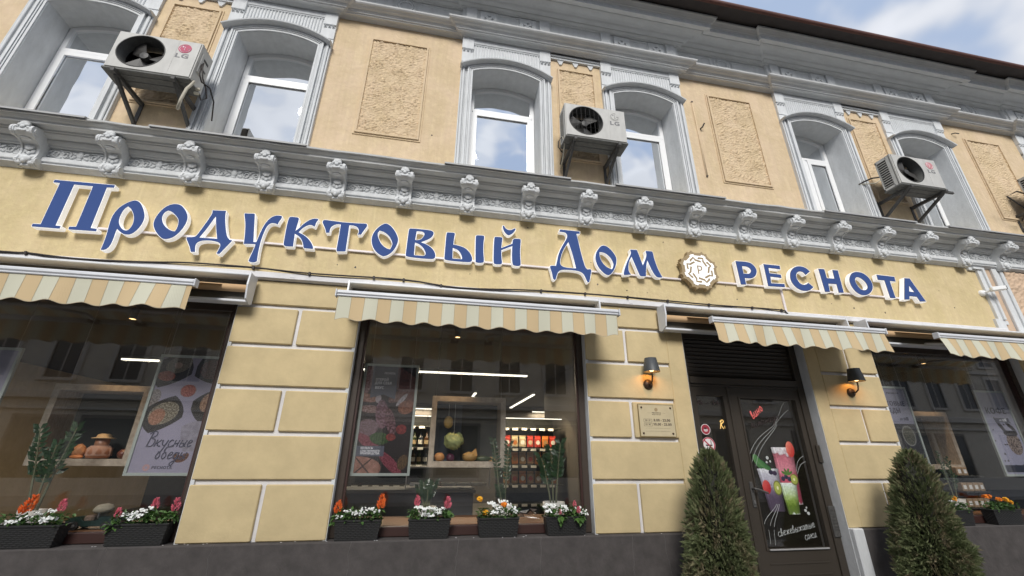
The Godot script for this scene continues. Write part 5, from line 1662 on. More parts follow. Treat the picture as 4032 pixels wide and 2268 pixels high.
func build_air_conditioners() -> void:
	var a = make_air_conditioner("white air conditioner with bright red round mark, between the two leftmost upper windows", Vector3(-3.835, 5.53, 0), {"logo": "red", "grille": false, "spin": 0.15})
	obj("service_cover", B.new().rect(0.86, 0.872, 0.16, 0.44, 0.29, 0.45, 0.006), M.ac_white, a)
	obj("service_slot", B.new().rect(0.87, 0.876, 0.37, 0.40, 0.32, 0.41).rect(0.87, 0.876, 0.25, 0.27, 0.32, 0.41), M.ac_dark, a)
	obj("drain_hose", B.new().smooth(true).tube([Vector3(0.86, 0.03, 0.42), Vector3(0.9, -0.03, 0.47), Vector3(0.87, -0.15, 0.49), Vector3(0.84, -0.3, 0.47), Vector3(0.83, -0.42, 0.45)], 0.016, 7), M.hose, a)
	obj("cable", B.new().smooth(true).tube([Vector3(0.875, 0.34, 0.4), Vector3(0.90, 0.24, 0.43), Vector3(0.92, 0.12, 0.4), Vector3(0.96, 0.02, 0.36), Vector3(0.97, -0.08, 0.3), Vector3(0.92, -0.12, 0.3), Vector3(0.9, -0.05, 0.36)], 0.008, 6), M.black_cable, a)
	obj("cable", B.new().smooth(true).tube([Vector3(0.875, 0.30, 0.42), Vector3(0.90, 0.14, 0.44), Vector3(0.93, 0.05, 0.41), Vector3(0.99, 0.04, 0.34), Vector3(0.99, -0.03, 0.2), Vector3(0.95, -0.2, 0.06)], 0.008, 6), M.black_cable, a)
	obj("valve", B.new().rect(0.86, 0.91, -0.03, 0.0, 0.34, 0.37, 0.004).rect(0.86, 0.91, -0.09, -0.06, 0.34, 0.37, 0.004), M.hose, a)
	var b = make_air_conditioner("white air conditioner with wire fan guard and plain mark, between the middle upper windows", Vector3(1.457, 5.50, 0), {"logo": "plain", "spin": 0.9, "legs": [0.12, 0.73]})
	obj("cable", B.new().smooth(true).tube([Vector3(0.0, 0.12, 0.3), Vector3(-0.04, 0.06, 0.28), Vector3(-0.05, -0.05, 0.3), Vector3(0.0, -0.1, 0.28), Vector3(0.05, -0.05, 0.2), Vector3(0.06, -0.1, 0.02)], 0.008, 6), M.black_cable, b)
	obj("cable", B.new().smooth(true).tube([Vector3(0.0, 0.08, 0.36), Vector3(0.02, -0.04, 0.36), Vector3(0.04, -0.15, 0.2), Vector3(0.06, -0.18, 0.02)], 0.01, 6), M.hose, b)
	var c = make_air_conditioner("white air conditioner with a faded pink mark, between the two right-hand upper windows", Vector3(6.76, 5.50, 0), {"logo": "faded", "grille": false, "spin": 2.0, "legs": [0.15, 0.80]})
	obj("cable", B.new().smooth(true).tube([Vector3(0.02, 0.28, 0.26), Vector3(-0.06, 0.3, 0.18), Vector3(-0.1, 0.3, 0.06), Vector3(-0.13, 0.28, 0.02)], 0.012, 6), M.black_cable, c)
	obj("cable", B.new().smooth(true).tube([Vector3(0.02, 0.24, 0.27), Vector3(-0.03, 0.2, 0.2), Vector3(-0.08, 0.26, 0.08), Vector3(-0.13, 0.28, 0.02)], 0.008, 6), M.hose, c)
	obj("bracket_end", B.new().rect(0.80, 0.97, -0.07, -0.03, 0.47, 0.5, 0.003), M.iron, c)
	var d = make_air_conditioner("air conditioner at the right photo edge of which only the dark bracket and hose show", Vector3(9.8, 5.62, 0), {"logo": "none", "legs": [0.05, 0.72]})
	obj("cable", B.new().smooth(true).tube([Vector3(0.0, 0.2, 0.3), Vector3(-0.3, 0.22, 0.32), Vector3(-0.55, 0.1, 0.3), Vector3(-0.2, -0.1, 0.28), Vector3(-0.06, -0.2, 0.1)], 0.012, 6), M.black_cable, d)


func build_wall_fittings() -> void:
	# wall lamps beside the door
	for i in 2:
		var x: float = [2.485, 5.31][i]
		var l = thing("wall_lamp", ["lit grey wall lamp left of the door, above the opening-hours plate", "lit grey wall lamp on the pier right of the door"][i], "wall lamp", Vector3(x, 2.39, 0), "lit wall lamps beside the entrance")
		var plate = B.new().smooth(true)
		plate.xf = Transform3D(Basis(Vector3(1, 0, 0), PI / 2.0), Vector3.ZERO)
		plate.lathe([Vector2(0.058, 0.0), Vector2(0.058, 0.014), Vector2(0.045, 0.03), Vector2(0.0, 0.034)], 20)
		obj("wall_plate", plate, M.lamp_bronze, l)
		obj("arm", B.new().smooth(true).tube([Vector3(0, 0, 0.03), Vector3(0.0, -0.005, 0.075), Vector3(0, 0.02, 0.11), Vector3(0, 0.07, 0.125), Vector3(0, 0.15, 0.125), Vector3(0, 0.2, 0.125)], 0.009, 8), M.lamp_bronze, l)
		var sh = B.new().smooth(true)
		sh.lathe([Vector2(0.095, 0.125), Vector2(0.068, 0.285)], 24, Vector3(0, 0, 0.125))
		sh.lathe([Vector2(0.066, 0.284), Vector2(0.092, 0.126)], 24, Vector3(0, 0, 0.125))
		sh.lathe([Vector2(0.068, 0.285), Vector2(0.0, 0.287)], 24, Vector3(0, 0, 0.125))
		obj("lamp_shade", sh, M.lamp_grey, l)
		obj("bulb", B.new().smooth(true).ell(Vector3(0, 0.165, 0.125), Vector3(0.03, 0.04, 0.03), 12, 8), M.bulb, l)
		var li = OmniLight3D.new()
		li.name = "bulb_light"
		li.light_color = Color(1.0, 0.68, 0.34)
		li.light_energy = 0.035
		li.light_size = 0.03
		li.omni_range = 6.0
		li.omni_attenuation = 2.0
		li.shadow_enabled = true
		li.position = Vector3(0, 0.165, 0.125)
		l.add_child(li)
	# plate with the opening hours
	var p = thing("opening_hours_plate", "clear square plate with opening hours, on the pier left of the door", "sign", Vector3(2.54, 1.985, 0))
	obj("plate", B.new().rect(-0.215, 0.215, -0.172, 0.172, 0.012, 0.02, 0.002), M.brass_plate, p)
	obj("plate_edge", B.new().prism(rect2(-0.22, 0.22, -0.177, 0.177), 0.012, 0.0215, [rect2(-0.214, 0.214, -0.171, 0.171)]), mat_once("plate_edge", [0.25, 0.19, 0.09], 0.4), p)
	for s in [[-0.18, 0.14], [0.18, 0.14], [-0.18, -0.14], [0.18, -0.14]]:
		var sc = B.new().smooth(true)
		sc.xf = Transform3D(Basis(Vector3(1, 0, 0), PI / 2.0), Vector3(s[0], s[1], 0.0))
		sc.lathe([Vector2(0.011, 0.0), Vector2(0.011, 0.026), Vector2(0.007, 0.03), Vector2(0.0, 0.03)], 12)
		obj("stud", sc, M.lamp_bronze, p)
	var zt = 0.0205
	lettering("РЕСНОТА", 0.013, 0.001, M.print_dark, p, Vector3(0, 0.075, zt), {"width": 0.11})
	lettering("продуктовый дом", 0.007, 0.001, M.print_dark, p, Vector3(0, 0.058, zt), {"width": 0.11})
	lettering("8.00 - 23.00", 0.026, 0.001, M.print_dark, p, Vector3(0.06, -0.012, zt), {"width": 0.205})
	lettering("10.00 - 23.00", 0.026, 0.001, M.print_dark, p, Vector3(0.06, -0.056, zt), {"width": 0.225})
	lettering("ПН - ПТ", 0.013, 0.001, M.print_dark, p, Vector3(-0.115, -0.008, zt), {"width": 0.065})
	lettering("СБ - ВС", 0.013, 0.001, M.print_dark, p, Vector3(-0.115, -0.052, zt), {"width": 0.065})
	var fine = B.new()
	for k in 2:
		fine.prism(rect2(-0.165, -0.065, -0.02 - k * 0.044, 0.014 - k * 0.044), zt, zt + 0.001, [rect2(-0.163, -0.067, -0.018 - k * 0.044, 0.012 - k * 0.044)])
	fine.rect(-0.15, 0.15, -0.085, -0.084, zt, zt + 0.001).rect(-0.15, 0.15, -0.118, -0.117, zt, zt + 0.001)
	fine.rect(-0.11, -0.075, 0.08, 0.081, zt, zt + 0.001).rect(0.075, 0.11, 0.08, 0.081, zt, zt + 0.001)
	obj("rule_lines", fine, M.print_dark, p)
	obj("small_emblem", B.new().prism(circle(Vector2(0, 0.118), 0.02, 16), zt, zt + 0.001), M.gold_paint, p)
	# camera at the right end of the sign band
	var c = thing("security_camera", "small white security camera with dark face at the right end of the sign band", "camera", Vector3(8.27, 4.0, 0))
	var mt = B.new().smooth(true)
	mt.xf = Transform3D(Basis(Vector3(1, 0, 0), PI / 2.0), Vector3.ZERO)
	mt.lathe([Vector2(0.05, 0.0), Vector2(0.05, 0.02), Vector2(0.03, 0.05), Vector2(0.0, 0.05)], 14)
	obj("mount", mt, M.pvc, c)
	obj("arm", B.new().tube([Vector3(0, 0, 0.04), Vector3(0.03, 0.01, 0.12)], 0.016, 8), M.pvc, c)
	var hd = B.new()
	hd.xf = Transform3D(Basis(Vector3(0, 1, 0), 0.95), Vector3(0.03, 0.02, 0.13))
	hd.rect(-0.036, 0.036, -0.028, 0.036, -0.02, 0.15, 0.01)
	obj("camera_body", hd, M.pvc, c)
	var ln = B.new()
	ln.xf = hd.xf
	ln.rect(-0.032, 0.032, -0.024, 0.03, 0.146, 0.156, 0.006)
	obj("lens_face", ln, M.ac_dark, c)
	# plastered-over pipe with a hook, between the middle and right window pairs
	var r = thing("plastered_pipe", "thin vertical pipe painted over in wall colour, left of a rough plaster panel", "pipe", Vector3(3.83, 0, 0))
	obj("pipe", B.new().smooth(true).tube([Vector3(-0.005, 7.01, 0.004), Vector3(0.004, 6.3, 0.006), Vector3(0.006, 5.56, 0.004)], 0.014, 8), M.paint_upper, r)
	obj("pipe_end", B.new().smooth(true).ell(Vector3(-0.005, 7.02, 0.01), Vector3(0.02, 0.016, 0.02), 8, 6), M.terracotta, r)
	obj("pipe_end", B.new().smooth(true).ell(Vector3(0.006, 5.55, 0.01), Vector3(0.018, 0.014, 0.02), 8, 6), M.terracotta, r)
	tag(obj("wall_hook", B.new().tube([Vector3(3.89, 6.48, 0), Vector3(3.892, 6.47, 0.05), Vector3(3.91, 6.52, 0.09)], 0.012, 6), M.iron), "small rusty hook sticking out of the wall beside the plastered pipe", "hook")
	tag(obj("wall_hook", B.new().tube([Vector3(9.28, 7.32, 0), Vector3(9.29, 7.30, 0.05), Vector3(9.36, 7.29, 0.06)], 0.01, 6), M.iron), "tiny metal hook high on the wall right of the last upper window pair", "hook")
	# old fixing holes and dabs of filler in the plaster of the sign band
	var rg = RandomNumberGenerator.new()
	rg.seed = 99
	var spots = [-3.10, 3.99, -2.55, 4.02, -1.18, 3.60, -0.98, 3.585, -0.82, 3.95, 0.33, 3.62, 0.42, 3.99, 1.88, 3.92, 1.95, 3.62, 2.34, 3.57, 2.62, 3.56, 3.78, 3.75, 3.92, 3.57, 5.18, 3.98, 5.42, 3.62, 5.78, 3.58, 5.45, 3.42, 6.3, 3.55, 7.45, 3.98, 7.62, 3.72, 1.05, 4.34, 2.95, 4.33, -0.28, 5.62, 4.05, 5.3]
	for k in range(0, spots.size(), 2):
		var q = B.new()
		var poly = PackedVector2Array()
		var rad = rg.randf_range(0.006, 0.014)
		for m in 7:
			poly.append(Vector2(spots[k], spots[k + 1]) + Vector2.from_angle(-TAU * m / 7.0) * rad * rg.randf_range(0.6, 1.2))
		poly.reverse()
		q.prism(poly, 0.0, 0.002, [], false)
		obj("fixing_hole", q, M.terracotta if k % 4 == 0 else M.seal, bld)
	# mounting plates left on the string course
	for x in [-3.3, -2.4, -1.6, 0.2, 0.65, 1.35, 2.35, 3.15, 3.5, 3.75, 4.0, 4.3, 5.4, 6.5, 7.5]:
		obj("fixing_patch", B.new().rect(x - 0.025, x + 0.025, 3.375, 3.4, 0.05, 0.058, 0.003), M.white_joint, bld)


func blob(im: Image, c: Vector2, r: Vector2, rot: float, a: Array, b: Array, freq: float, sd: int, soft := 0.0) -> void:
	# a patch of printed colour with the speckle of food in it
	var n = FastNoiseLite.new()
	n.seed = sd
	n.frequency = freq
	n.fractal_octaves = 3
	var w = im.get_width()
	var h = im.get_height()
	var ext = maxf(r.x, r.y)
	for y in range(maxi(0, int(c.y - ext)), mini(h, int(c.y + ext) + 1)):
		for x in range(maxi(0, int(c.x - ext)), mini(w, int(c.x + ext) + 1)):
			var d = (Vector2(x, y) - c).rotated(-rot) / r
			var q = d.length() if soft >= 0.0 else maxf(absf(d.x), absf(d.y)) * 0.6 + d.length() * 0.4
			if q < 1.0:
				var t = clampf(n.get_noise_2d(x, y) * 1.4 + 0.5, 0.0, 1.0)
				im.set_pixel(x, y, Color(lerpf(a[0], b[0], t), lerpf(a[1], b[1], t), lerpf(a[2], b[2], t)))


func make_poster(label: String, x0: float, x1: float, im: Image) -> Node3D:
	var y0 = 1.395
	var y1 = 2.535
	var p = thing("poster", label, "poster", Vector3((x0 + x1) / 2.0, y0, -0.225), "framed posters hanging in the shop windows")
	var w = x1 - x0
	var h = y1 - y0
	obj("frame", B.new().prism(rect2(-w / 2, w / 2, 0, h), -0.012, 0.012, [rect2(-w / 2 + 0.026, w / 2 - 0.026, 0.026, h - 0.026)]), M.alu_green, p)
	var q = SurfaceTool.new()
	q.begin(Mesh.PRIMITIVE_TRIANGLES)
	var cs = [[-1, 0, 0, 1], [1, 0, 1, 1], [1, 1, 1, 0], [-1, 1, 0, 0]]
	for k in [0, 2, 1, 0, 3, 2]:
		q.set_normal(Vector3(0, 0, 1))
		q.set_uv(Vector2(cs[k][2], cs[k][3]))
		q.add_vertex(Vector3(cs[k][0] * (w / 2 - 0.02), cs[k][1] * (h - 0.04) + 0.02, 0.0))
	var m = StandardMaterial3D.new()
	m.resource_name = "poster_print"
	m.albedo_texture = ImageTexture.create_from_image(im)
	m.roughness = 0.5
	m.albedo_color = Color(0.82, 0.82, 0.82)
	obj("print", q.commit(), m, p)
	obj("backing", B.new().rect(-w / 2 + 0.01, w / 2 - 0.01, 0.01, h - 0.01, -0.011, -0.004), M.print_white, p)
	var wr = B.new()
	for s in [-0.4, 0.4]:
		wr.tube([Vector3(w * s, h, 0), Vector3(w * s, 3.1 - y0, 0)], 0.0015, 4)
	obj("hanging_wire", wr, M.steel, p)
	return p


func build_posters() -> void:
	var w = 216
	var h = 440
	# lunches
	var im = Image.create(w, h, false, Image.FORMAT_RGB8)
	im.fill(Color(0.70, 0.68, 0.77))
	var dark = [0.16, 0.14, 0.15]
	blob(im, Vector2(46, 52), Vector2(74, 56), -0.5, dark, [0.2, 0.18, 0.19], 0.05, 1, -1.0)
	blob(im, Vector2(66, 30), Vector2(48, 34), -0.4, [0.42, 0.39, 0.33], [0.66, 0.62, 0.54], 0.16, 2)
	blob(im, Vector2(64, 34), Vector2(15, 13), 0.0, [0.74, 0.63, 0.56], [0.8, 0.7, 0.64], 0.05, 3)
	blob(im, Vector2(32, 78), Vector2(32, 20), 0.1, [0.55, 0.22, 0.16], [0.78, 0.46, 0.36], 0.14, 4)
	blob(im, Vector2(200, 42), Vector2(66, 58), 0.3, dark, [0.19, 0.17, 0.17], 0.05, 5, -1.0)
	blob(im, Vector2(192, 46), Vector2(44, 40), 0.0, [0.24, 0.13, 0.12], [0.50, 0.32, 0.30], 0.12, 6)
	blob(im, Vector2(126, 134), Vector2(30, 26), 0.0, [0.62, 0.58, 0.6], [0.7, 0.66, 0.7], 0.05, 7)
	blob(im, Vector2(126, 134), Vector2(27, 24), 0.0, [0.58, 0.2, 0.17], [0.78, 0.42, 0.36], 0.12, 8)
	blob(im, Vector2(10, 165), Vector2(24, 34), 0.2, [0.5, 0.47, 0.46], [0.72, 0.69, 0.68], 0.12, 9)
	blob(im, Vector2(214, 190), Vector2(60, 52), -0.6, dark, [0.2, 0.18, 0.17], 0.05, 10, -1.0)
	blob(im, Vector2(206, 178), Vector2(24, 36), 0.2, [0.56, 0.42, 0.32], [0.8, 0.64, 0.52], 0.1, 11)
	blob(im, Vector2(58, 226), Vector2(72, 54), -0.55, dark, [0.22, 0.2, 0.2], 0.05, 12, -1.0)
	blob(im, Vector2(62, 222), Vector2(54, 40), -0.5, [0.36, 0.33, 0.26], [0.74, 0.70, 0.62], 0.13, 13)
	blob(im, Vector2(42, 236), Vector2(26, 32), 0.4, [0.62, 0.42, 0.32], [0.78, 0.58, 0.48], 0.1, 14)
	blob(im, Vector2(190, 306), Vector2(44, 56), -0.3, [0.60, 0.58, 0.64], [0.68, 0.66, 0.72], 0.04, 15, -1.0)
	blob(im, Vector2(154, 386), Vector2(20, 12), 0.7, [0.3, 0.12, 0.08], [0.6, 0.4, 0.3], 0.2, 16)
	blob(im, Vector2(176, 384), Vector2(20, 12), -0.8, [0.3, 0.12, 0.08], [0.6, 0.4, 0.3], 0.2, 17)
	var p = make_poster("lilac poster with food trays and dark script lettering, right side of the left window", -2.765, -2.185, im)
	script_text("Вкусные", 0.062, 0.40, 0.0, Vector3(-0.185, 0.255, 0.003), M.print_navy, p, 0.0055)
	script_text("обеды", 0.062, 0.27, 0.0, Vector3(-0.075, 0.145, 0.003), M.print_navy, p, 0.0055)
	lettering("РЕСНОТА", 0.026, 0.001, M.print_navy, p, Vector3(0.01, 0.058, 0.002), {"width": 0.17})
	obj("print_emblem", B.new().prism(circle(Vector2(-0.12, 0.07), 0.03, 16), 0.001, 0.002, [circle(Vector2(-0.12, 0.07), 0.012, 12)]), mat_once("print_rose", [0.42, 0.26, 0.27]), p)
	# sausages
	im = Image.create(w, h, false, Image.FORMAT_RGB8)
	im.fill(Color(0.15, 0.11, 0.12))
	for k in 9:
		blob(im, Vector2(176 + k * 4 - 14, 22 + k * 15), Vector2(66, 8), 0.55, [0.32, 0.15, 0.14], [0.52, 0.30, 0.27], 0.12, 20 + k)
	blob(im, Vector2(14, 56), Vector2(20, 70), 0.1, [0.4, 0.24, 0.24], [0.66, 0.52, 0.52], 0.1, 31)
	blob(im, Vector2(10, 138), Vector2(50, 18), 0.2, [0.52, 0.34, 0.28], [0.72, 0.54, 0.48], 0.08, 32)
	blob(im, Vector2(64, 142), Vector2(12, 18), 0.1, [0.68, 0.64, 0.66], [0.78, 0.74, 0.76], 0.08, 33)
	blob(im, Vector2(36, 186), Vector2(42, 16), 0.05, [0.48, 0.36, 0.34], [0.72, 0.62, 0.62], 0.1, 34)
	blob(im, Vector2(150, 128), Vector2(50, 20), -0.5, [0.36, 0.22, 0.2], [0.6, 0.46, 0.44], 0.1, 35)
	blob(im, Vector2(162, 144), Vector2(34, 9), -0.9, [0.62, 0.6, 0.62], [0.8, 0.78, 0.8], 0.1, 36)
	blob(im, Vector2(184, 174), Vector2(36, 28), -0.4, [0.42, 0.24, 0.18], [0.70, 0.48, 0.38], 0.11, 37)
	blob(im, Vector2(86, 206), Vector2(26, 60), -0.12, [0.36, 0.22, 0.26], [0.60, 0.46, 0.52], 0.07, 38)
	blob(im, Vector2(124, 236), Vector2(20, 58), -0.3, [0.30, 0.17, 0.19], [0.56, 0.42, 0.46], 0.08, 39)
	blob(im, Vector2(32, 262), Vector2(46, 34), -0.1, [0.30, 0.2, 0.22], [0.66, 0.56, 0.6], 0.16, 40)
	blob(im, Vector2(46, 322), Vector2(62, 20), 0.6, [0.42, 0.14, 0.2], [0.64, 0.36, 0.42], 0.11, 41)
	blob(im, Vector2(88, 304), Vector2(40, 24), 0.1, [0.12, 0.22, 0.09], [0.3, 0.42, 0.2], 0.12, 42)
	blob(im, Vector2(172, 266), Vector2(22, 20), 0.0, [0.42, 0.12, 0.13], [0.58, 0.24, 0.24], 0.05, 43)
	blob(im, Vector2(132, 298), Vector2(20, 15), 0.0, [0.45, 0.16, 0.16], [0.6, 0.28, 0.26], 0.08, 44)
	blob(im, Vector2(10, 420), Vector2(96, 46), 0.0, [0.60, 0.42, 0.36], [0.72, 0.52, 0.46], 0.03, 45)
	blob(im, Vector2(36, 412), Vector2(60, 3), 0.8, [0.22, 0.13, 0.12], [0.25, 0.15, 0.14], 0.05, 46)
	blob(im, Vector2(34, 412), Vector2(60, 3), -0.75, [0.22, 0.13, 0.12], [0.25, 0.15, 0.14], 0.05, 47)
	blob(im, Vector2(140, 400), Vector2(66, 20), 0.75, [0.42, 0.12, 0.18], [0.64, 0.34, 0.4], 0.13, 48)
	blob(im, Vector2(190, 396), Vector2(20, 30), 0.3, [0.28, 0.2, 0.12], [0.46, 0.36, 0.24], 0.14, 49)
	p = make_poster("dark poster of sausages with a blue-grey ribbon, left side of the middle window", -0.755, -0.17, im)
	var rb = B.new()
	rb.prism(PackedVector2Array([Vector2(-0.20, 1.12), Vector2(-0.20, 0.77), Vector2(-0.06, 0.81), Vector2(0.065, 0.76), Vector2(0.065, 1.12)]), 0.001, 0.002)
	obj("print_ribbon", rb, mat_once("ribbon", [0.075, 0.082, 0.115], 0.5), p)
	lettering("РЕСНОТА", 0.02, 0.001, M.print_white, p, Vector3(-0.02, 1.03, 0.003), {"width": 0.115})
	lettering("ОТКРОЙ", 0.028, 0.001, M.print_white, p, Vector3(-0.095, 0.955, 0.003), {"width": 0.135})
	lettering("ДЛЯ СЕБЯ", 0.028, 0.001, M.print_white, p, Vector3(-0.078, 0.91, 0.003), {"width": 0.175})
	lettering("ВКУС", 0.028, 0.001, M.print_white, p, Vector3(-0.115, 0.868, 0.003), {"width": 0.09})
	obj("print_band", B.new().prism(rect2(-0.265, 0.01, 0.185, 0.285), 0.001, 0.002), mat_once("ribbon", [0.075, 0.082, 0.115], 0.5), p)
	lettering("КОЛБАСЫ", 0.02, 0.001, M.print_white, p, Vector3(-0.165, 0.255, 0.003), {"width": 0.12})
	lettering("СОБСТВЕННОГО", 0.02, 0.001, M.print_white, p, Vector3(-0.13, 0.226, 0.003), {"width": 0.19})
	lettering("ПРОИЗВОДСТВА", 0.02, 0.001, M.print_white, p, Vector3(-0.13, 0.197, 0.003), {"width": 0.19})
	# pale poster at the far left, mostly outside the photo
	im = Image.create(w, h, false, Image.FORMAT_RGB8)
	im.fill(Color(0.72, 0.71, 0.80))
	blob(im, Vector2(80, 300), Vector2(70, 60), 0.2, [0.3, 0.26, 0.28], [0.56, 0.5, 0.5], 0.1, 61)
	p = make_poster("pale lilac poster cut off by the left photo edge", -4.545, -3.967, im)
	lettering("ОБЕДЫ", 0.06, 0.001, M.print_navy, p, Vector3(-0.02, 0.83, 0.002), {"width": 0.36})
	# ready lunches
	im = Image.create(w, h, false, Image.FORMAT_RGB8)
	im.fill(Color(0.66, 0.66, 0.74))
	for y in range(190, h):
		for x in w:
			im.set_pixel(x, y, Color(0.22, 0.22, 0.24))
	blob(im, Vector2(46, 270), Vector2(46, 42), 0.0, [0.3, 0.3, 0.3], [0.5, 0.48, 0.46], 0.1, 71)
	blob(im, Vector2(150, 250), Vector2(42, 52), 0.0, [0.58, 0.58, 0.56], [0.62, 0.62, 0.6], 0.1, 72)
	blob(im, Vector2(150, 250), Vector2(36, 46), 0.0, [0.26, 0.28, 0.25], [0.5, 0.48, 0.42], 0.1, 73)
	blob(im, Vector2(130, 370), Vector2(60, 50), 0.2, [0.4, 0.22, 0.2], [0.62, 0.46, 0.42], 0.1, 74)
	p = make_poster("lilac and dark poster with food bowls behind the right evergreen", 5.915, 6.49, im)
	lettering("РЕСНОТА", 0.02, 0.001, M.print_navy, p, Vector3(0.05, 1.04, 0.003), {"width": 0.20})
	lettering("ГОТОВЫЕ", 0.062, 0.001, M.print_navy, p, Vector3(-0.01, 0.88, 0.003), {"width": 0.41})
	lettering("ОБЕДЫ", 0.062, 0.001, M.print_navy, p, Vector3(-0.06, 0.77, 0.003), {"width": 0.30})
	lettering("от 90₽", 0.035, 0.001, M.print_navy, p, Vector3(0.11, 0.69, 0.003), {"width": 0.14})
	# coffee
	im = Image.create(w, h, false, Image.FORMAT_RGB8)
	im.fill(Color(0.73, 0.73, 0.83))
	blob(im, Vector2(150, 280), Vector2(50, 60), 0.1, [0.44, 0.36, 0.32], [0.72, 0.66, 0.62], 0.07, 81)
	blob(im, Vector2(150, 226), Vector2(52, 16), 0.0, [0.14, 0.12, 0.16], [0.2, 0.18, 0.22], 0.1, 82)
	blob(im, Vector2(100, 190), Vector2(12, 60), -0.55, [0.16, 0.15, 0.2], [0.28, 0.26, 0.32], 0.1, 83)
	blob(im, Vector2(170, 190), Vector2(12, 40), -0.8, [0.14, 0.13, 0.17], [0.22, 0.2, 0.25], 0.1, 84)
	var rg = RandomNumberGenerator.new()
	rg.seed = 4
	for k in 26:
		blob(im, Vector2(rg.randf_range(12, 205), rg.randf_range(150, 400)), Vector2(rg.randf_range(4, 8), rg.randf_range(3, 5)), rg.randf() * 3.0, [0.16, 0.13, 0.15], [0.24, 0.2, 0.22], 0.1, 90 + k)
	for y in range(392, 428):
		for x in range(14, 204):
			im.set_pixel(x, y, Color(0.2, 0.22, 0.3))
	p = make_poster("pale blue poster with a coffee splash, right end of the right window", 7.69, 8.255, im)
	lettering("КОФЕ", 0.085, 0.001, M.print_navy, p, Vector3(-0.01, 0.815, 0.003), {"width": 0.36})
	obj("print_band", B.new().prism(rect2(-0.06, 0.17, 0.70, 0.76), 0.001, 0.002), M.print_navy, p)
	lettering("от 60₽", 0.03, 0.001, M.print_white, p, Vector3(0.055, 0.715, 0.003), {"width": 0.13})


func lumpy(c: Vector3, r: Vector3, amp: float, freq: float, sd: int, segs := 18, rings := 12) -> B:
	var n = FastNoiseLite.new()
	n.seed = sd
	n.frequency = freq
	n.fractal_octaves = 3
	var b = B.new().smooth(true)
	var g: Array = []
	for i in rings + 1:
		var a = PI * i / rings - PI / 2
		var row: Array[Vector3] = []
		for k in segs:
			var o = TAU * k / segs
			var d = Vector3(cos(a) * cos(o), sin(a), cos(a) * sin(o))
			row.append(c + d * r * (1.0 + amp * n.get_noise_3dv(d)))
		g.append(row)
	for i in rings:
		for k in segs:
			var k2 = (k + 1) % segs
			var out: Vector3 = (g[i][k] + g[i + 1][k2]) / 2.0 - c
			b.tn(g[i][k], g[i][k2], g[i + 1][k2], out)
			b.tn(g[i][k], g[i + 1][k2], g[i + 1][k], out)
	return b


const NTH := ["first", "second", "third", "fourth", "fifth", "sixth", "seventh", "eighth"]
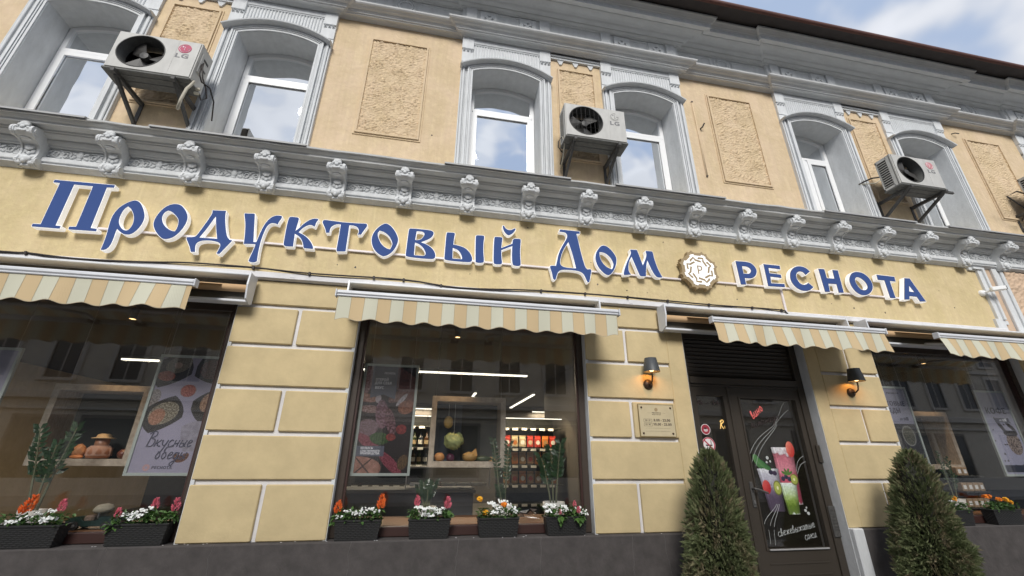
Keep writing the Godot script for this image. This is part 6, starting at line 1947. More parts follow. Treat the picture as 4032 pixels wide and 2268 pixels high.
# pen strokes of a slanted hand, x-height 1: [advance, stroke, stroke, ...]
const HAND := {
	"В": [1.25, [0.2, 0, 0.32, 1, 0.45, 2.1], [0.0, 1.8, 0.5, 2.2, 1.0, 2.1, 1.0, 1.6, 0.5, 1.2, 1.0, 1.05, 1.1, 0.5, 0.8, 0.02, 0.2, 0.1]],
	"R": [1.0, [0.1, 0, 0.3, 1.8], [0.0, 1.5, 0.5, 1.9, 0.8, 1.5, 0.3, 0.9, 0.8, 0.0]],
	"к": [0.95, [0, 0, 0.2, 1], [0.75, 1, 0.4, 0.62, 0.12, 0.45], [0.3, 0.55, 0.5, 0.1, 0.85, 0.1]],
	"у": [0.9, [0, 1, 0.1, 0.4, 0.4, 0.15, 0.6, 0.5, 0.75, 1], [0.75, 1, 0.5, 0, 0.2, -0.8, -0.05, -0.7]],
	"с": [0.75, [0.6, 0.85, 0.35, 1, 0.08, 0.6, 0.15, 0.1, 0.45, 0, 0.72, 0.25]],
	"н": [0.9, [0.05, 0, 0.2, 1], [0.12, 0.45, 0.65, 0.55], [0.55, 0, 0.7, 1]],
	"ы": [1.05, [0.2, 1, 0.05, 0.2, 0.2, 0, 0.5, 0.1, 0.5, 0.5, 0.15, 0.5], [0.85, 1, 0.7, 0.2, 0.9, 0.04]],
	"е": [0.75, [0.1, 0.5, 0.5, 0.65, 0.5, 0.95, 0.25, 0.95, 0.08, 0.5, 0.2, 0.05, 0.65, 0.25]],
	"e": [0.75, [0.1, 0.5, 0.5, 0.65, 0.5, 0.95, 0.25, 0.95, 0.08, 0.5, 0.2, 0.05, 0.65, 0.25]],
	"о": [0.8, [0.3, 1, 0.06, 0.5, 0.25, 0.02, 0.55, 0.45, 0.35, 1, 0.2, 0.9]],
	"б": [0.85, [0.5, 0.9, 0.2, 0.95, 0.08, 0.45, 0.3, 0.02, 0.6, 0.4, 0.45, 0.85, 0.15, 1.2, 0.3, 1.7, 0.85, 1.8]],
	"д": [0.85, [0.5, 0.9, 0.2, 0.9, 0.05, 0.4, 0.25, 0.05, 0.5, 0.4, 0.6, 0.9], [0.65, 1, 0.45, -0.3, 0.15, -0.9, -0.1, -0.6, 0.5, -0.1, 0.8, 0.2]],
	"и": [0.85, [0.1, 1, 0.05, 0.2, 0.25, 0, 0.5, 0.4, 0.6, 1], [0.6, 1, 0.5, 0.15, 0.75, 0.05]],
	"л": [0.8, [0, 0, 0.2, 0.2, 0.35, 0.9, 0.5, 1, 0.65, 0]],
	"м": [0.95, [0, 0, 0.15, 0.1, 0.3, 0.95, 0.45, 0.2, 0.68, 0.95, 0.75, 0]],
	"а": [0.85, [0.55, 0.8, 0.3, 0.95, 0.06, 0.5, 0.2, 0.03, 0.5, 0.4, 0.58, 0.9], [0.6, 0.95, 0.52, 0.15, 0.78, 0.08]],
	"в": [0.7, [0.1, 0, 0.15, 1.3, 0.35, 1.6, 0.35, 1.2, 0.15, 0.8, 0.5, 0.6, 0.4, 0.1, 0.12, 0.05]],
	"ж": [1.0, [0, 0.95, 0.38, 0.5, 0, 0.05], [0.45, 1, 0.4, 0], [0.88, 0.95, 0.44, 0.5, 0.88, 0.05]],
	"т": [0.85, [0, 0, 0.1, 0.9, 0.3, 0.9, 0.28, 0], [0.3, 0.7, 0.5, 0.95, 0.62, 0]],
}


func script_text(s: String, xh: float, width: float, turn: float, at: Vector3, material: Material, parent: Node, r: float) -> MeshInstance3D:
	var total = 0.0
	for ch in s:
		total += HAND[ch][0]
	var kx = width / (total * xh)
	var b = B.new()
	var x = 0.0
	for ch in s:
		var g: Array = HAND[ch]
		for k in range(1, g.size()):
			var st: Array = g[k]
			var ctl: Array = []
			for m in range(0, st.size(), 2):
				var p = Vector2((x + st[m] + st[m + 1] * 0.12) * xh * kx, st[m + 1] * xh).rotated(turn)
				ctl.append(Vector3(p.x, p.y, 0))
			var pts: Array = []
			for m in ctl.size() - 1:
				for q in 4:
					pts.append(ctl[m].cubic_interpolate(ctl[m + 1], ctl[maxi(m - 1, 0)], ctl[mini(m + 2, ctl.size() - 1)], q / 4.0))
			pts.append(ctl[-1])
			b.xf = Transform3D(Basis.from_scale(Vector3(1, 1, 0.35)), Vector3.ZERO)
			b.tube(pts, r, 5)
		x += g[0]
	return obj("script_lettering", b, material, parent, at)


func build_display() -> void:
	var defs = [[-3.42, "pale wooden display frame in the left window, holding a hatted figure"], [0.45, "pale wooden display frame in the middle window, holding hanging vegetables"], [7.17, "pale wooden display frame in the right window, holding a dark plant"]]
	for i in 3:
		var x: float = defs[i][0]
		var f = thing("display_frame", defs[i][1], "display frame", Vector3(x, 1.468, -0.6), "wooden display frames in the shop windows")
		obj("front_frame", B.new().prism(rect2(-0.445, 0.445, 0.0, 0.79), -0.02, 0.0, [rect2(-0.385, 0.385, 0.064, 0.73)]), M.pale_wood, f)
		var bx = B.new()
		bx.rect(-0.445, -0.385, 0.0, 0.79, -0.34, -0.02)
		bx.rect(0.385, 0.445, 0.0, 0.79, -0.34, -0.02)
		bx.rect(-0.385, 0.385, 0.0, 0.064, -0.34, -0.02)
		bx.rect(-0.385, 0.385, 0.73, 0.79, -0.34, -0.02)
		obj("box_side", bx, M.pale_wood, f)
		obj("back_panel", B.new().rect(-0.385, -0.06 if i != 0 else 0.385, 0.064, 0.73, -0.34, -0.325), M.panel_blue if i != 0 else M.panel_dark, f)
		if i != 0:
			obj("back_panel", B.new().rect(-0.06, 0.385, 0.064, 0.73, -0.34, -0.32), M.panel_dark, f)
		var wr = B.new()
		for s in [-0.4, 0.4]:
			wr.tube([Vector3(s, 0.79, -0.1), Vector3(s, 1.69, -0.1)], 0.002, 4)
		obj("hanging_wire", wr, M.steel, f)
		# the spotlight over it
		var sx: float = [0.15, -0.2, 0.1][i]
		var l = thing("spotlight", ["small black spotlight above the left display frame", "small black spotlight above the middle display frame", "small black spotlight above the right display frame"][i], "spotlight", Vector3(x + sx, 3.0, -0.42), "spotlights over the display frames")
		var can = B.new().smooth(true)
		can.lathe([Vector2(0.034, -0.06), Vector2(0.034, 0.06), Vector2(0.0, 0.062)], 14)
		can.tube([Vector3(0, 0.06, 0), Vector3(0, 0.16, 0)], 0.008, 6)
		obj("lamp_housing", can, M.iron, l)
		obj("lamp_lens", B.new().lathe([Vector2(0.0, -0.056), Vector2(0.03, -0.055), Vector2(0.03, -0.05)], 14), M.bulb, l)
		var sp = SpotLight3D.new()
		sp.name = "spot_light"
		sp.light_color = Color(1.0, 0.82, 0.6)
		sp.light_energy = 0.55
		sp.light_size = 0.03
		sp.spot_range = 5.0
		sp.spot_angle = 26.0
		sp.spot_attenuation = 2.0
		sp.shadow_enabled = true
		sp.position = Vector3(0, -0.062, 0)
		sp.rotation_degrees = Vector3(-78, 0, 0)
		l.add_child(sp)


func hang(called: String, label: String, cat: String, at: Vector3, shape, material: Material, top: float) -> Node3D:
	var t = thing(called, label, cat, at)
	obj("body", shape, material, t)
	obj("string", B.new().tube([Vector3(0, 0.02, 0), Vector3(0, top, 0)], 0.002, 4), M.price_white, t)
	return t


func build_goods() -> void:
	# things in the middle display frame
	hang("hanging_melon", "yellow fruit hanging on a string in the middle display frame", "fruit", Vector3(0.215, 1.965, -0.72), lumpy(Vector3.ZERO, Vector3(0.056, 0.072, 0.056), 0.08, 1.5, 3), mat_once("melon", [0.50, 0.34, 0.11], 0.6), 0.23)
	var cab = hang("hanging_cabbage", "pale green cabbage hanging on a string in the middle display frame", "cabbage", Vector3(0.29, 1.745, -0.72), lumpy(Vector3.ZERO, Vector3(0.095, 0.085, 0.095), 0.25, 2.6, 8, 26, 18), mat_once("cabbage", [0.32, 0.38, 0.17], 0.6), 0.45)
	for k in 6:
		var a = TAU * k / 6.0
		var leaf = lumpy(Vector3(cos(a) * 0.055, 0.02 - 0.015 * (k % 2), sin(a) * 0.055), Vector3(0.062, 0.075, 0.03), 0.5, 3.5, 20 + k, 14, 10)
		obj("leaf", leaf, M.cabbage, cab)
	tag(obj("onion", lumpy(Vector3(0.135, 1.575, -0.75), Vector3(0.062, 0.05, 0.055), 0.12, 2.0, 31), mat_once("onion", [0.45, 0.24, 0.10], 0.5)), "brown onion at the left of the middle display frame", "onion")
	tag(obj("red_onion", lumpy(Vector3(0.265, 1.57, -0.78), Vector3(0.05, 0.048, 0.05), 0.12, 2.0, 32), mat_once("red_onion", [0.10, 0.03, 0.06], 0.4)), "dark red onion under the hanging cabbage", "onion")
	var pm = thing("cut_pumpkin", "cut orange pumpkin with a pointed wedge in the middle display frame", "pumpkin", Vector3(0.49, 1.532, -0.74))
	obj("rind", lumpy(Vector3(0, 0.05, 0), Vector3(0.09, 0.055, 0.075), 0.15, 3.0, 33), mat_once("pumpkin", [0.34, 0.22, 0.08], 0.6), pm)
	obj("flesh", B.new().prism(PackedVector2Array([Vector2(-0.088, 0.075), Vector2(-0.03, 0.09), Vector2(0.0, 0.085), Vector2(0.05, 0.125), Vector2(0.068, 0.14), Vector2(0.078, 0.10), Vector2(0.086, 0.06), Vector2(0.0, 0.05)]), -0.03, 0.05), mat_once("pumpkin_flesh", [0.52, 0.30, 0.10], 0.6), pm)
	var zu = lumpy(Vector3(0.655, 1.562, -0.74), Vector3(0.095, 0.032, 0.035), 0.08, 2.0, 34)
	tag(obj("zucchini", zu, mat_once("zucchini", [0.03, 0.055, 0.022], 0.4)), "dark green zucchini lying right of the cut pumpkin", "zucchini")
	tag(obj("pumpkin_slice", B.new().prism(PackedVector2Array([Vector2(0.72, 1.533), Vector2(0.80, 1.533), Vector2(0.795, 1.565), Vector2(0.74, 1.585)]), -0.8, -0.74), M.pumpkin_flesh), "small orange slice at the right corner of the middle display frame", "pumpkin")
	# the figure in the left display frame
	var fg = thing("hatted_jar", "squat jar dressed like a figure under a flat straw hat, in the left display frame", "jar", Vector3(-3.345, 1.532, -0.74))
	obj("jar", B.new().smooth(true).lathe([Vector2(0.0, 0.0), Vector2(0.09, 0.005), Vector2(0.105, 0.05), Vector2(0.10, 0.10), Vector2(0.075, 0.125), Vector2(0.058, 0.13), Vector2(0.06, 0.18), Vector2(0.055, 0.20)], 22), mat_once("clay", [0.40, 0.19, 0.11], 0.4), fg)
	obj("straw_hat", B.new().smooth(true).lathe([Vector2(0.095, 0.195), Vector2(0.098, 0.202), Vector2(0.062, 0.21), Vector2(0.055, 0.235), Vector2(0.03, 0.245), Vector2(0.0, 0.246)], 22), mat_once("straw", [0.50, 0.36, 0.20], 0.6), fg)
	obj("cloth", B.new().smooth(true).lathe([Vector2(0.108, 0.03), Vector2(0.106, 0.10), Vector2(0.08, 0.128)], 9), mat_once("pink_cloth", [0.42, 0.26, 0.20], 0.7), fg)
	var bun = lumpy(Vector3(-3.51, 1.60, -0.72), Vector3(0.055, 0.065, 0.045), 0.35, 2.5, 41)
	tag(obj("dried_mushroom", bun, mat_once("orange_brown", [0.42, 0.20, 0.09], 0.6)), "orange-brown wrinkled gourd left of the hatted jar", "gourd")
	tag(obj("carrot_piece", lumpy(Vector3(-3.50, 1.55, -0.69), Vector3(0.058, 0.018, 0.025), 0.2, 2.5, 42), mat_once("carrot", [0.5, 0.2, 0.07], 0.6)), "flat orange piece lying in front of the wrinkled gourd", "vegetable")
	tag(obj("pomegranate", lumpy(Vector3(-3.12, 1.58, -0.74), Vector3(0.052, 0.048, 0.05), 0.1, 2.0, 43), mat_once("pome", [0.13, 0.045, 0.03], 0.35)), "dark round fruit right of the hatted jar", "fruit")
	# toy car on the display board
	var car = thing("toy_car", "dark green open toy car between the two left flower boxes", "toy car", Vector3(-2.90, 0.955, -0.3))
	var green = mat_once("car_green", [0.02, 0.04, 0.035], 0.3)
	obj("body", B.new().prism(PackedVector2Array([Vector2(-0.19, 0.03), Vector2(0.2, 0.03), Vector2(0.21, 0.07), Vector2(0.18, 0.10), Vector2(0.06, 0.105), Vector2(0.04, 0.075), Vector2(-0.06, 0.07), Vector2(-0.10, 0.105), Vector2(-0.17, 0.10), Vector2(-0.2, 0.07)]), -0.07, 0.07), green, car)
	for wx in [-0.12, 0.125]:
		for wz in [-0.07, 0.07]:
			var wh = B.new()
			wh.xf = Transform3D(Basis(Vector3(1, 0, 0), PI / 2.0), Vector3(wx, 0.035, wz))
			wh.lathe([Vector2(0.0, -0.014), Vector2(0.035, -0.014), Vector2(0.035, 0.014), Vector2(0.0, 0.014)], 16)
			var tyre = obj("wheel", wh, M.ac_dark, car)
			var hc = B.new()
			hc.xf = wh.xf
			hc.lathe([Vector2(0.014, -0.018), Vector2(0.014, 0.018), Vector2(0.0, 0.02)], 10)
			obj("hub_cap", hc, M.steel, tyre)
	obj("windscreen", B.new().rect(0.03, 0.04, 0.09, 0.15, -0.06, 0.06, 0.003), M.steel, car)
	obj("seat", B.new().rect(-0.08, 0.0, 0.06, 0.115, -0.055, 0.055, 0.015), mat_once("tan_seat", [0.16, 0.11, 0.08]), car)
	obj("soft_top", lumpy(Vector3(0.03, 0.16, 0.0), Vector3(0.075, 0.045, 0.07), 0.15, 1.5, 51), mat_once("beige_cloth", [0.30, 0.27, 0.20]), car)
	for hz in [-0.045, 0.045]:
		obj("headlight", B.new().ell(Vector3(0.19, 0.09, hz), Vector3(0.016, 0.016, 0.016), 10, 6), M.steel, car)
	# pot plants behind the glass
	houseplant(Vector3(1.42, 0.955, -0.42), "tall leafy houseplant in a white pot at the right of the middle window", [[0.08, 0.78, 0.06], [-0.02, 0.72, 0.0], [-0.13, 0.62, -0.02]], 0.125, 0.17, 61, 0.085)
	houseplant(Vector3(0.85, 0.955, -0.42), "houseplant with thin glossy stems in front of the middle display frame", [[-0.13, 0.80, 0.0], [0.05, 0.76, 0.03], [-0.06, 0.32, 0.04]], 0.09, 0.15, 62, 0.055)
	houseplant(Vector3(0.03, 0.955, -0.42), "low broad-leaved houseplant behind the second flower box", [[-0.10, 0.32, 0.0], [0.06, 0.36, 0.0], [0.0, 0.3, 0.05], [-0.05, 0.36, 0.0]], 0.10, 0.14, 63, 0.06)
	houseplant(Vector3(-3.42, 0.955, -0.3), "houseplant with feathery dark stems in the left window", [[-0.20, 0.84, 0.0], [0.10, 0.86, 0.0], [0.0, 0.7, 0.02]], 0.10, 0.16, 64, 0.075)
	houseplant(Vector3(6.98, 0.955, -0.42), "dark houseplant behind the right evergreen, in the right window", [[-0.05, 0.72, 0.0], [0.1, 0.66, 0.0], [0.05, 0.45, 0.04]], 0.10, 0.16, 65, 0.05)
	var foil = B.new()
	var rg = RandomNumberGenerator.new()
	rg.seed = 12
	for k in 14:
		var c = Vector3(1.12 + rg.randf_range(-0.12, 0.1), 0.975 + rg.randf() * 0.07, -0.4 + rg.randf_range(-0.05, 0.05))
		foil.tri(c, c + Vector3(rg.randf_range(-0.1, 0.1), rg.randf_range(-0.02, 0.06), 0.03), c + Vector3(rg.randf_range(-0.1, 0.1), rg.randf_range(-0.02, 0.04), -0.03))
	tag(obj("foil_wrap", foil, M.steel), "crumpled silver foil on the display board beside the white pot", "foil")
	# counter with a glass case
	var ct = thing("shop_counter", "grey shop counter behind the first flower boxes of the middle window", "counter", Vector3(-0.5, 0.2, -1.5))
	obj("base", B.new().rect(-1.0, 1.1, 0.0, 0.96, -0.3, 0.28, 0.01), M.counter_grey, ct)
	obj("counter_top", B.new().rect(-1.02, 1.13, 0.962, 1.0, -0.33, 0.32, 0.008), M.counter_grey, ct)
	var gc = thing("glass_case", "low glass case with white trays on the shop counter", "display case", Vector3(0.2, 1.2, -1.5))
	obj("case_frame", B.new().rect(-0.45, 0.62, 0.24, 0.26, -0.25, 0.2, 0.004).rect(-0.45, -0.435, 0, 0.24, 0.185, 0.2).rect(0.605, 0.62, 0, 0.24, 0.185, 0.2), M.steel, gc)
	obj("pane", B.new().rect(-0.43, 0.6, 0.01, 0.235, 0.19, 0.194), M.clear_glass, gc)
	for k in 5:
		obj("tray", B.new().rect(-0.40 + k * 0.2, -0.22 + k * 0.2, 0.03, 0.06, -0.1, 0.12, 0.006), M.price_white, gc)
	tag(obj("paper_sheet", B.new().rect(-0.1, 0.42, 1.2005, 1.206, -1.28, -1.2, 0.001), M.price_white), "white papers on the front edge of the shop counter", "paper")
	build_shelves()


func houseplant(at: Vector3, label: String, stems: Array, pr: float, ph: float, sd: int, leaf_len: float) -> void:
	var t = thing("houseplant", label, "plant", at, "houseplants in the shop windows")
	var rg = RandomNumberGenerator.new()
	rg.seed = sd
	obj("pot", B.new().smooth(true).lathe([Vector2(0.0, 0.0), Vector2(pr * 0.8, 0.0), Vector2(pr, ph), Vector2(pr * 0.92, ph), Vector2(pr * 0.9, ph * 0.9), Vector2(0.0, ph * 0.9)], 24), M.pot_white, t)
	for s in stems:
		var top = Vector3(s[0], s[1], s[2])
		var base = Vector3(s[0] * 0.25, ph * 0.9, s[2] * 0.3)
		var pts: Array = []
		for k in 8:
			var u = k / 7.0
			pts.append(base.lerp(top, u) + Vector3(s[0] * 0.25 * (u * u - u), 0, 0))
		var st = obj("stem", B.new().smooth(true).tube(pts, 0.011, 6, 0.004), M.stem, t)
		var lv = B.new()
		for k in 11:
			var u = 0.42 + 0.58 * k / 10.0
			var p = base.lerp(top, u) + Vector3(s[0] * 0.25 * (u * u - u), 0, 0)
			for sg in [-1.0, 1.0]:
				var g = rg.randf_range(0.7, 1.2)
				lv.col(Color(g, g, g))
				var d = Vector3(sg, 0.75, rg.randf_range(-0.6, 0.6)).normalized()
				var sd2 = d.cross(Vector3(0, 0, 1)).normalized() * leaf_len * 0.3
				var e = p + d * leaf_len * rg.randf_range(0.9, 1.5)
				var m = (p + e) / 2.0 + Vector3(0, 0, 0.006)
				lv.tri(p, m + sd2, e)
				lv.tri(p, e, m - sd2)
				lv.tri(p, m + sd2, m - sd2)
		obj("leaves", lv, M.leaf_dark, st)


func build_shelves() -> void:
	var rg = RandomNumberGenerator.new()
	rg.seed = 5
	for u in 2:
		var x0: float = [-1.25, 1.3][u]
		var x1: float = [0.06, 2.45][u]
		var t = thing("shelf_unit", ["dark shelf of bottles between the sausage poster and the display frame", "dark shelf of snack bags right of the middle display frame"][u], "shelf", Vector3(0, 0.2, 0))
		obj("back_board", B.new().rect(x0, x1, 0.0, 2.1, -4.0, -3.97), M.panel_dark, t)
		for y in [0.62, 0.92, 1.24, 1.525, 1.88]:
			var bd = obj("board", B.new().rect(x0, x1, y - 0.02, y, -3.97, -3.4, 0.003), M.panel_dark, t)
			var n = int((x1 - x0) / 0.17)
			for k in n:
				var px = x0 + 0.04 + k * 0.17
				obj("price_tag", B.new().rect(px, px + 0.1, y - 0.045, y - 0.005, -3.398, -3.39), M.price_white, bd)
		var li = AreaLight3D.new()  # invented strip light, added to brighten the goods on the boards
		li.name = "added_shelf_light"
		li.area_size = Vector2(x1 - x0 - 0.1, 0.03)
		li.light_color = Color(1.0, 0.9, 0.72)
		li.light_energy = 0.5
		li.shadow_enabled = true
		li.position = Vector3((x0 + x1) / 2.0, 2.02, -3.24)
		li.rotation_degrees = Vector3(-62, 0, 0)
		t.add_child(li)
		obj("added_lamp_arm", B.new().rect(x0 + 0.1, x0 + 0.12, 2.04, 2.05, -3.97, -3.2).rect(x1 - 0.12, x1 - 0.1, 2.04, 2.05, -3.97, -3.2), M.panel_dark, t)
		var strip = B.new().rect(x0 + 0.04, x1 - 0.04, 2.03, 2.04, -3.255, -3.225)
		obj("added_shelf_lamp", strip, M.led, t)  # glowing strip and its arms belong to the added light
	# bottles
	var bottle = B.new().smooth(true).lathe([Vector2(0.0, 0.0), Vector2(0.036, 0.002), Vector2(0.037, 0.15), Vector2(0.03, 0.175), Vector2(0.013, 0.195), Vector2(0.013, 0.25), Vector2(0.0, 0.252)], 12).done()
	var lab = B.new().smooth(true).lathe([Vector2(0.0375, 0.05), Vector2(0.0375, 0.12)], 12).done()
	var glass = [mat_once("bottle_blue", [0.02, 0.03, 0.05], 0.15), mat_once("bottle_green", [0.03, 0.05, 0.015], 0.15), mat_once("bottle_amber", [0.08, 0.035, 0.01], 0.15)]
	var labels = [M.price_white, mat_once("label_tan", [0.42, 0.33, 0.2])]
	var words = ["dark blue", "green", "amber"]
	var rows = ["upper", "lower"]
	for r in 2:
		for k in 8:
			var x = -0.78 + k * 0.105
			var kind = (k * 2 + r) % 3
			var o = thing("bottle", "%s bottle, %s from the left on the %s bottle shelf" % [words[kind], NTH[k], rows[r]], "bottle", Vector3(x, [1.7255, 1.4405][r], -3.5), "bottles on the shelf behind the poster")
			obj("glass", bottle, glass[kind], o)
			obj("label", lab, labels[(k + r) % 2], o)
	# snack bags
	var bag = B.new()
	bag.box(Vector3(0, 0.1, 0), Vector3(0.125, 0.18, 0.05), 0.02)
	bag.rect(-0.06, 0.06, 0.185, 0.22, -0.006, 0.006, 0.002)
	var bag_mesh = bag.done()
	var cols = [mat_once("bag_red", [0.45, 0.045, 0.03], 0.35), mat_once("bag_cream", [0.5, 0.42, 0.28], 0.4), mat_once("bag_orange", [0.5, 0.17, 0.04], 0.35), mat_once("bag_brown", [0.34, 0.2, 0.09], 0.5)]
	var cn = ["red", "cream", "orange", "brown"]
	for r in 3:
		for k in 7:
			var kind: int = [[0, 1, 1, 0, 0, 2, 0], [3, 2, 3, 3, 2, 3, 3], [3, 3, 2, 3, 3, 3, 2]][r][k]
			var o = thing("snack_bag", "%s snack bag, %s from the left in the %s row of bags" % [cn[kind], NTH[k], ["top", "middle", "bottom"][r]], "snack bag", Vector3(1.42 + k * 0.145, [1.7255, 1.4405, 1.1205][r], -3.47), "snack bags on the shop shelf")
			obj("bag", bag_mesh, cols[kind], o)
			obj("printed_label", B.new().prism(circle(Vector2(0, 0.1), 0.04, 12), 0.025, 0.0265), M.price_white if k % 2 == 0 else cols[(kind + 1) % 4], o)
	# coffee packets in the right window
	var st = thing("packet_stand", "dark three-tier stand of brown packets left of the coffee poster", "stand", Vector3(7.35, 0.955, -0.5))
	for r in 3:
		obj("tier", B.new().rect(-0.02 + r * 0.0, 0.40, 0.02 + r * 0.2, 0.035 + r * 0.2, -0.16, 0.0, 0.003), M.panel_dark, st)
	obj("stand_leg", B.new().rect(-0.02, 0.0, 0.0, 0.45, -0.16, -0.14).rect(0.38, 0.40, 0.0, 0.45, -0.16, -0.14), M.panel_dark, st)
	for r in 3:
		for k in [4, 4, 2][r]:
			var o = thing("coffee_packet", "brown paper packet, %s from the left on the %s tier of the packet stand" % [NTH[k], ["lowest", "middle", "top"][r]], "packet", Vector3(7.38 + k * 0.1, 0.991 + r * 0.2, -0.57), "brown packets beside the coffee poster")
			obj("box", B.new().box(Vector3(0, 0.055, 0), Vector3(0.09, 0.11, 0.07), 0.006), mat_once("kraft", [0.30, 0.21, 0.13], 0.7), o)
			obj("label", B.new().rect(-0.025, 0.025, 0.03, 0.08, 0.0355, 0.0365), M.price_white, o)
	# neon words inside behind the door
	var nn = tag(script_text("Re", 0.07, 0.14, 0.0, Vector3(4.50, 2.02, -1.6), M.neon_yellow, self, 0.007), "small yellow neon word glowing inside the narrow door pane", "neon sign")
	nn.name = "neon_word"
	var n2 = tag(script_text("вино", 0.07, 0.26, 0.6, Vector3(4.80, 2.14, -1.2), M.neon_pink, self, 0.007), "red neon script glowing behind the upper left of the door glass", "neon sign")
	n2.name = "neon_script"


func flower_box(label: String, x0: float, x1: float, flowers: Array, sd: int) -> void:
	var w = x1 - x0
	var h = 0.165
	var t = thing("flower_box", label, "flower box", Vector3((x0 + x1) / 2.0, 0.866, -0.025), "black woven flower boxes along the window ledges")
	var rg = RandomNumberGenerator.new()
	rg.seed = sd
	var zt = 0.07
	var zbm = 0.06
	# tapered box with a rim and woven strips standing proud
	var b = B.new()
	var wb = w * 0.9
	var outer = [Vector3(-wb / 2, 0, zbm), Vector3(wb / 2, 0, zbm), Vector3(w / 2, h, zt), Vector3(-w / 2, h, zt)]
	for sgn in [1.0, -1.0]:
		b.qn(outer[0] * Vector3(1, 1, sgn), outer[1] * Vector3(1, 1, sgn), outer[2] * Vector3(1, 1, sgn), outer[3] * Vector3(1, 1, sgn), Vector3(0, 0, sgn))
		b.qn(Vector3(sgn * wb / 2, 0, zbm), Vector3(sgn * wb / 2, 0, -zbm), Vector3(sgn * w / 2, h, -zt), Vector3(sgn * w / 2, h, zt), Vector3(sgn, 0, 0))
	b.qn(Vector3(-wb / 2, 0, zbm), Vector3(wb / 2, 0, zbm), Vector3(wb / 2, 0, -zbm), Vector3(-wb / 2, 0, -zbm), Vector3.DOWN)
	obj("box", b, M.pot_black, t)
	var rim = B.new()
	rim.rect(-w / 2 - 0.006, w / 2 + 0.006, h - 0.014, h + 0.004, zt - 0.006, zt + 0.008, 0.004)
	rim.rect(-w / 2 - 0.006, w / 2 + 0.006, h - 0.014, h + 0.004, -zt - 0.004, -zt + 0.006, 0.004)
	rim.rect(-w / 2 - 0.006, -w / 2 + 0.008, h - 0.014, h + 0.004, -zt, zt, 0.004)
	rim.rect(w / 2 - 0.008, w / 2 + 0.006, h - 0.014, h + 0.004, -zt, zt, 0.004)
	obj("rim", rim, M.pot_black, t)
	var wv = B.new()
	for r in 10:
		var y = 0.012 + r * 0.0138
		var hw = lerpf(wb, w, y / h) / 2.0
		var z = lerpf(zbm, zt, y / h)
		var n = 9
		for k in n:
			var x = lerpf(-hw, hw, (k + (0.25 if r % 2 == 0 else 0.75)) / n)
			wv.box(Vector3(x, y, z + 0.001), Vector3(hw / n * 1.5, 0.009, 0.006), 0.0025)
		for k in 3:
			var zz = lerpf(-z, z, (k + (0.3 if r % 2 == 0 else 0.7)) / 3.0)
			for sgn in [-1.0, 1.0]:
				wv.box(Vector3(sgn * hw, y, zz), Vector3(0.006, 0.009, 0.03), 0.0025)
	obj("woven_strips", wv, M.pot_black, t).set_meta("kind", "stuff")
	obj("soil", B.new().rect(-w / 2 + 0.008, w / 2 - 0.008, h - 0.04, h - 0.012, -zt + 0.006, zt - 0.006), M.soil, t)
	var lv = B.new()
	for k in 210:
		var p = Vector3(rg.randf_range(-w / 2, w / 2), h + rg.randf_range(-0.01, 0.075), rg.randf_range(-0.06, 0.075))
		var g = rg.randf_range(0.55, 1.35)
		lv.col(Color(g, g * rg.randf_range(0.9, 1.1), g))
		leaf_at(lv, p, Vector3(rg.randf_range(-1, 1), rg.randf_range(-0.35, 0.8), rg.randf_range(-0.3, 1)).normalized(), rg.randf_range(0.03, 0.055), rg)
	for f in flowers:
		var p = Vector3(f[1] - (x0 + x1) / 2.0, f[2] - 0.866, f[3] if f.size() > 3 else 0.0)
		match f[0]:
			"w":
				var c = B.new()
				for k in 11:
					var q = Vector3(rg.randf_range(-0.032, 0.032), rg.randf_range(-0.012, 0.014), rg.randf_range(-0.02, 0.03))
					floret(c, p + q, rg.randf_range(0.008, 0.0115), rg)
				obj("white_flower", c, M.petal_white, t)
			"o", "p", "d":
				var s: float = f[4] if f.size() > 4 else 1.0
				obj("plume", plume(p, s, rg, f[5] if f.size() > 5 else 0.0), M.plume_orange if f[0] == "o" else M.plume_pink, t)
				for k in 12:
					var g = rg.randf_range(0.9, 1.6)
					lv.col(Color(g * 1.15, g * 1.1, g * 0.8))
					leaf_at(lv, p + Vector3(rg.randf_range(-0.015, 0.015), rg.randf_range(-0.075, -0.01), 0.01), Vector3(rg.randf_range(-1, 1), rg.randf_range(-0.9, 0.4), rg.randf_range(0, 1)).normalized(), rg.randf_range(0.045, 0.08), rg)
			"m", "n":
				var c = B.new()
				for k in 34:
					var d = Vector3(rg.randfn(), rg.randfn() * 0.8 + 0.2, rg.randfn()).normalized()
					floret(c, p + d * Vector3(0.022, 0.018, 0.022), 0.011, rg)
				obj("marigold", c, M.marigold if f[0] == "m" else M.marigold_deep, t)
	obj("foliage", lv, M.leaf, t).set_meta("kind", "stuff")


func leaf_at(b: B, p: Vector3, d: Vector3, len: float, rg: RandomNumberGenerator) -> void:
	var side = d.cross(Vector3(rg.randf_range(-0.4, 0.4), 1, rg.randf_range(-0.4, 0.4))).normalized() * len * 0.3
	var up = side.cross(d).normalized() * len * 0.12
	var m = p + d * len * 0.45
	var e = p + d * len - up * 1.2
	b.tri(p, m + side + up, e)
	b.tri(p, e, m - side + up)
	b.tri(p, m + side + up, m)
	b.tri(p, m, m - side + up)


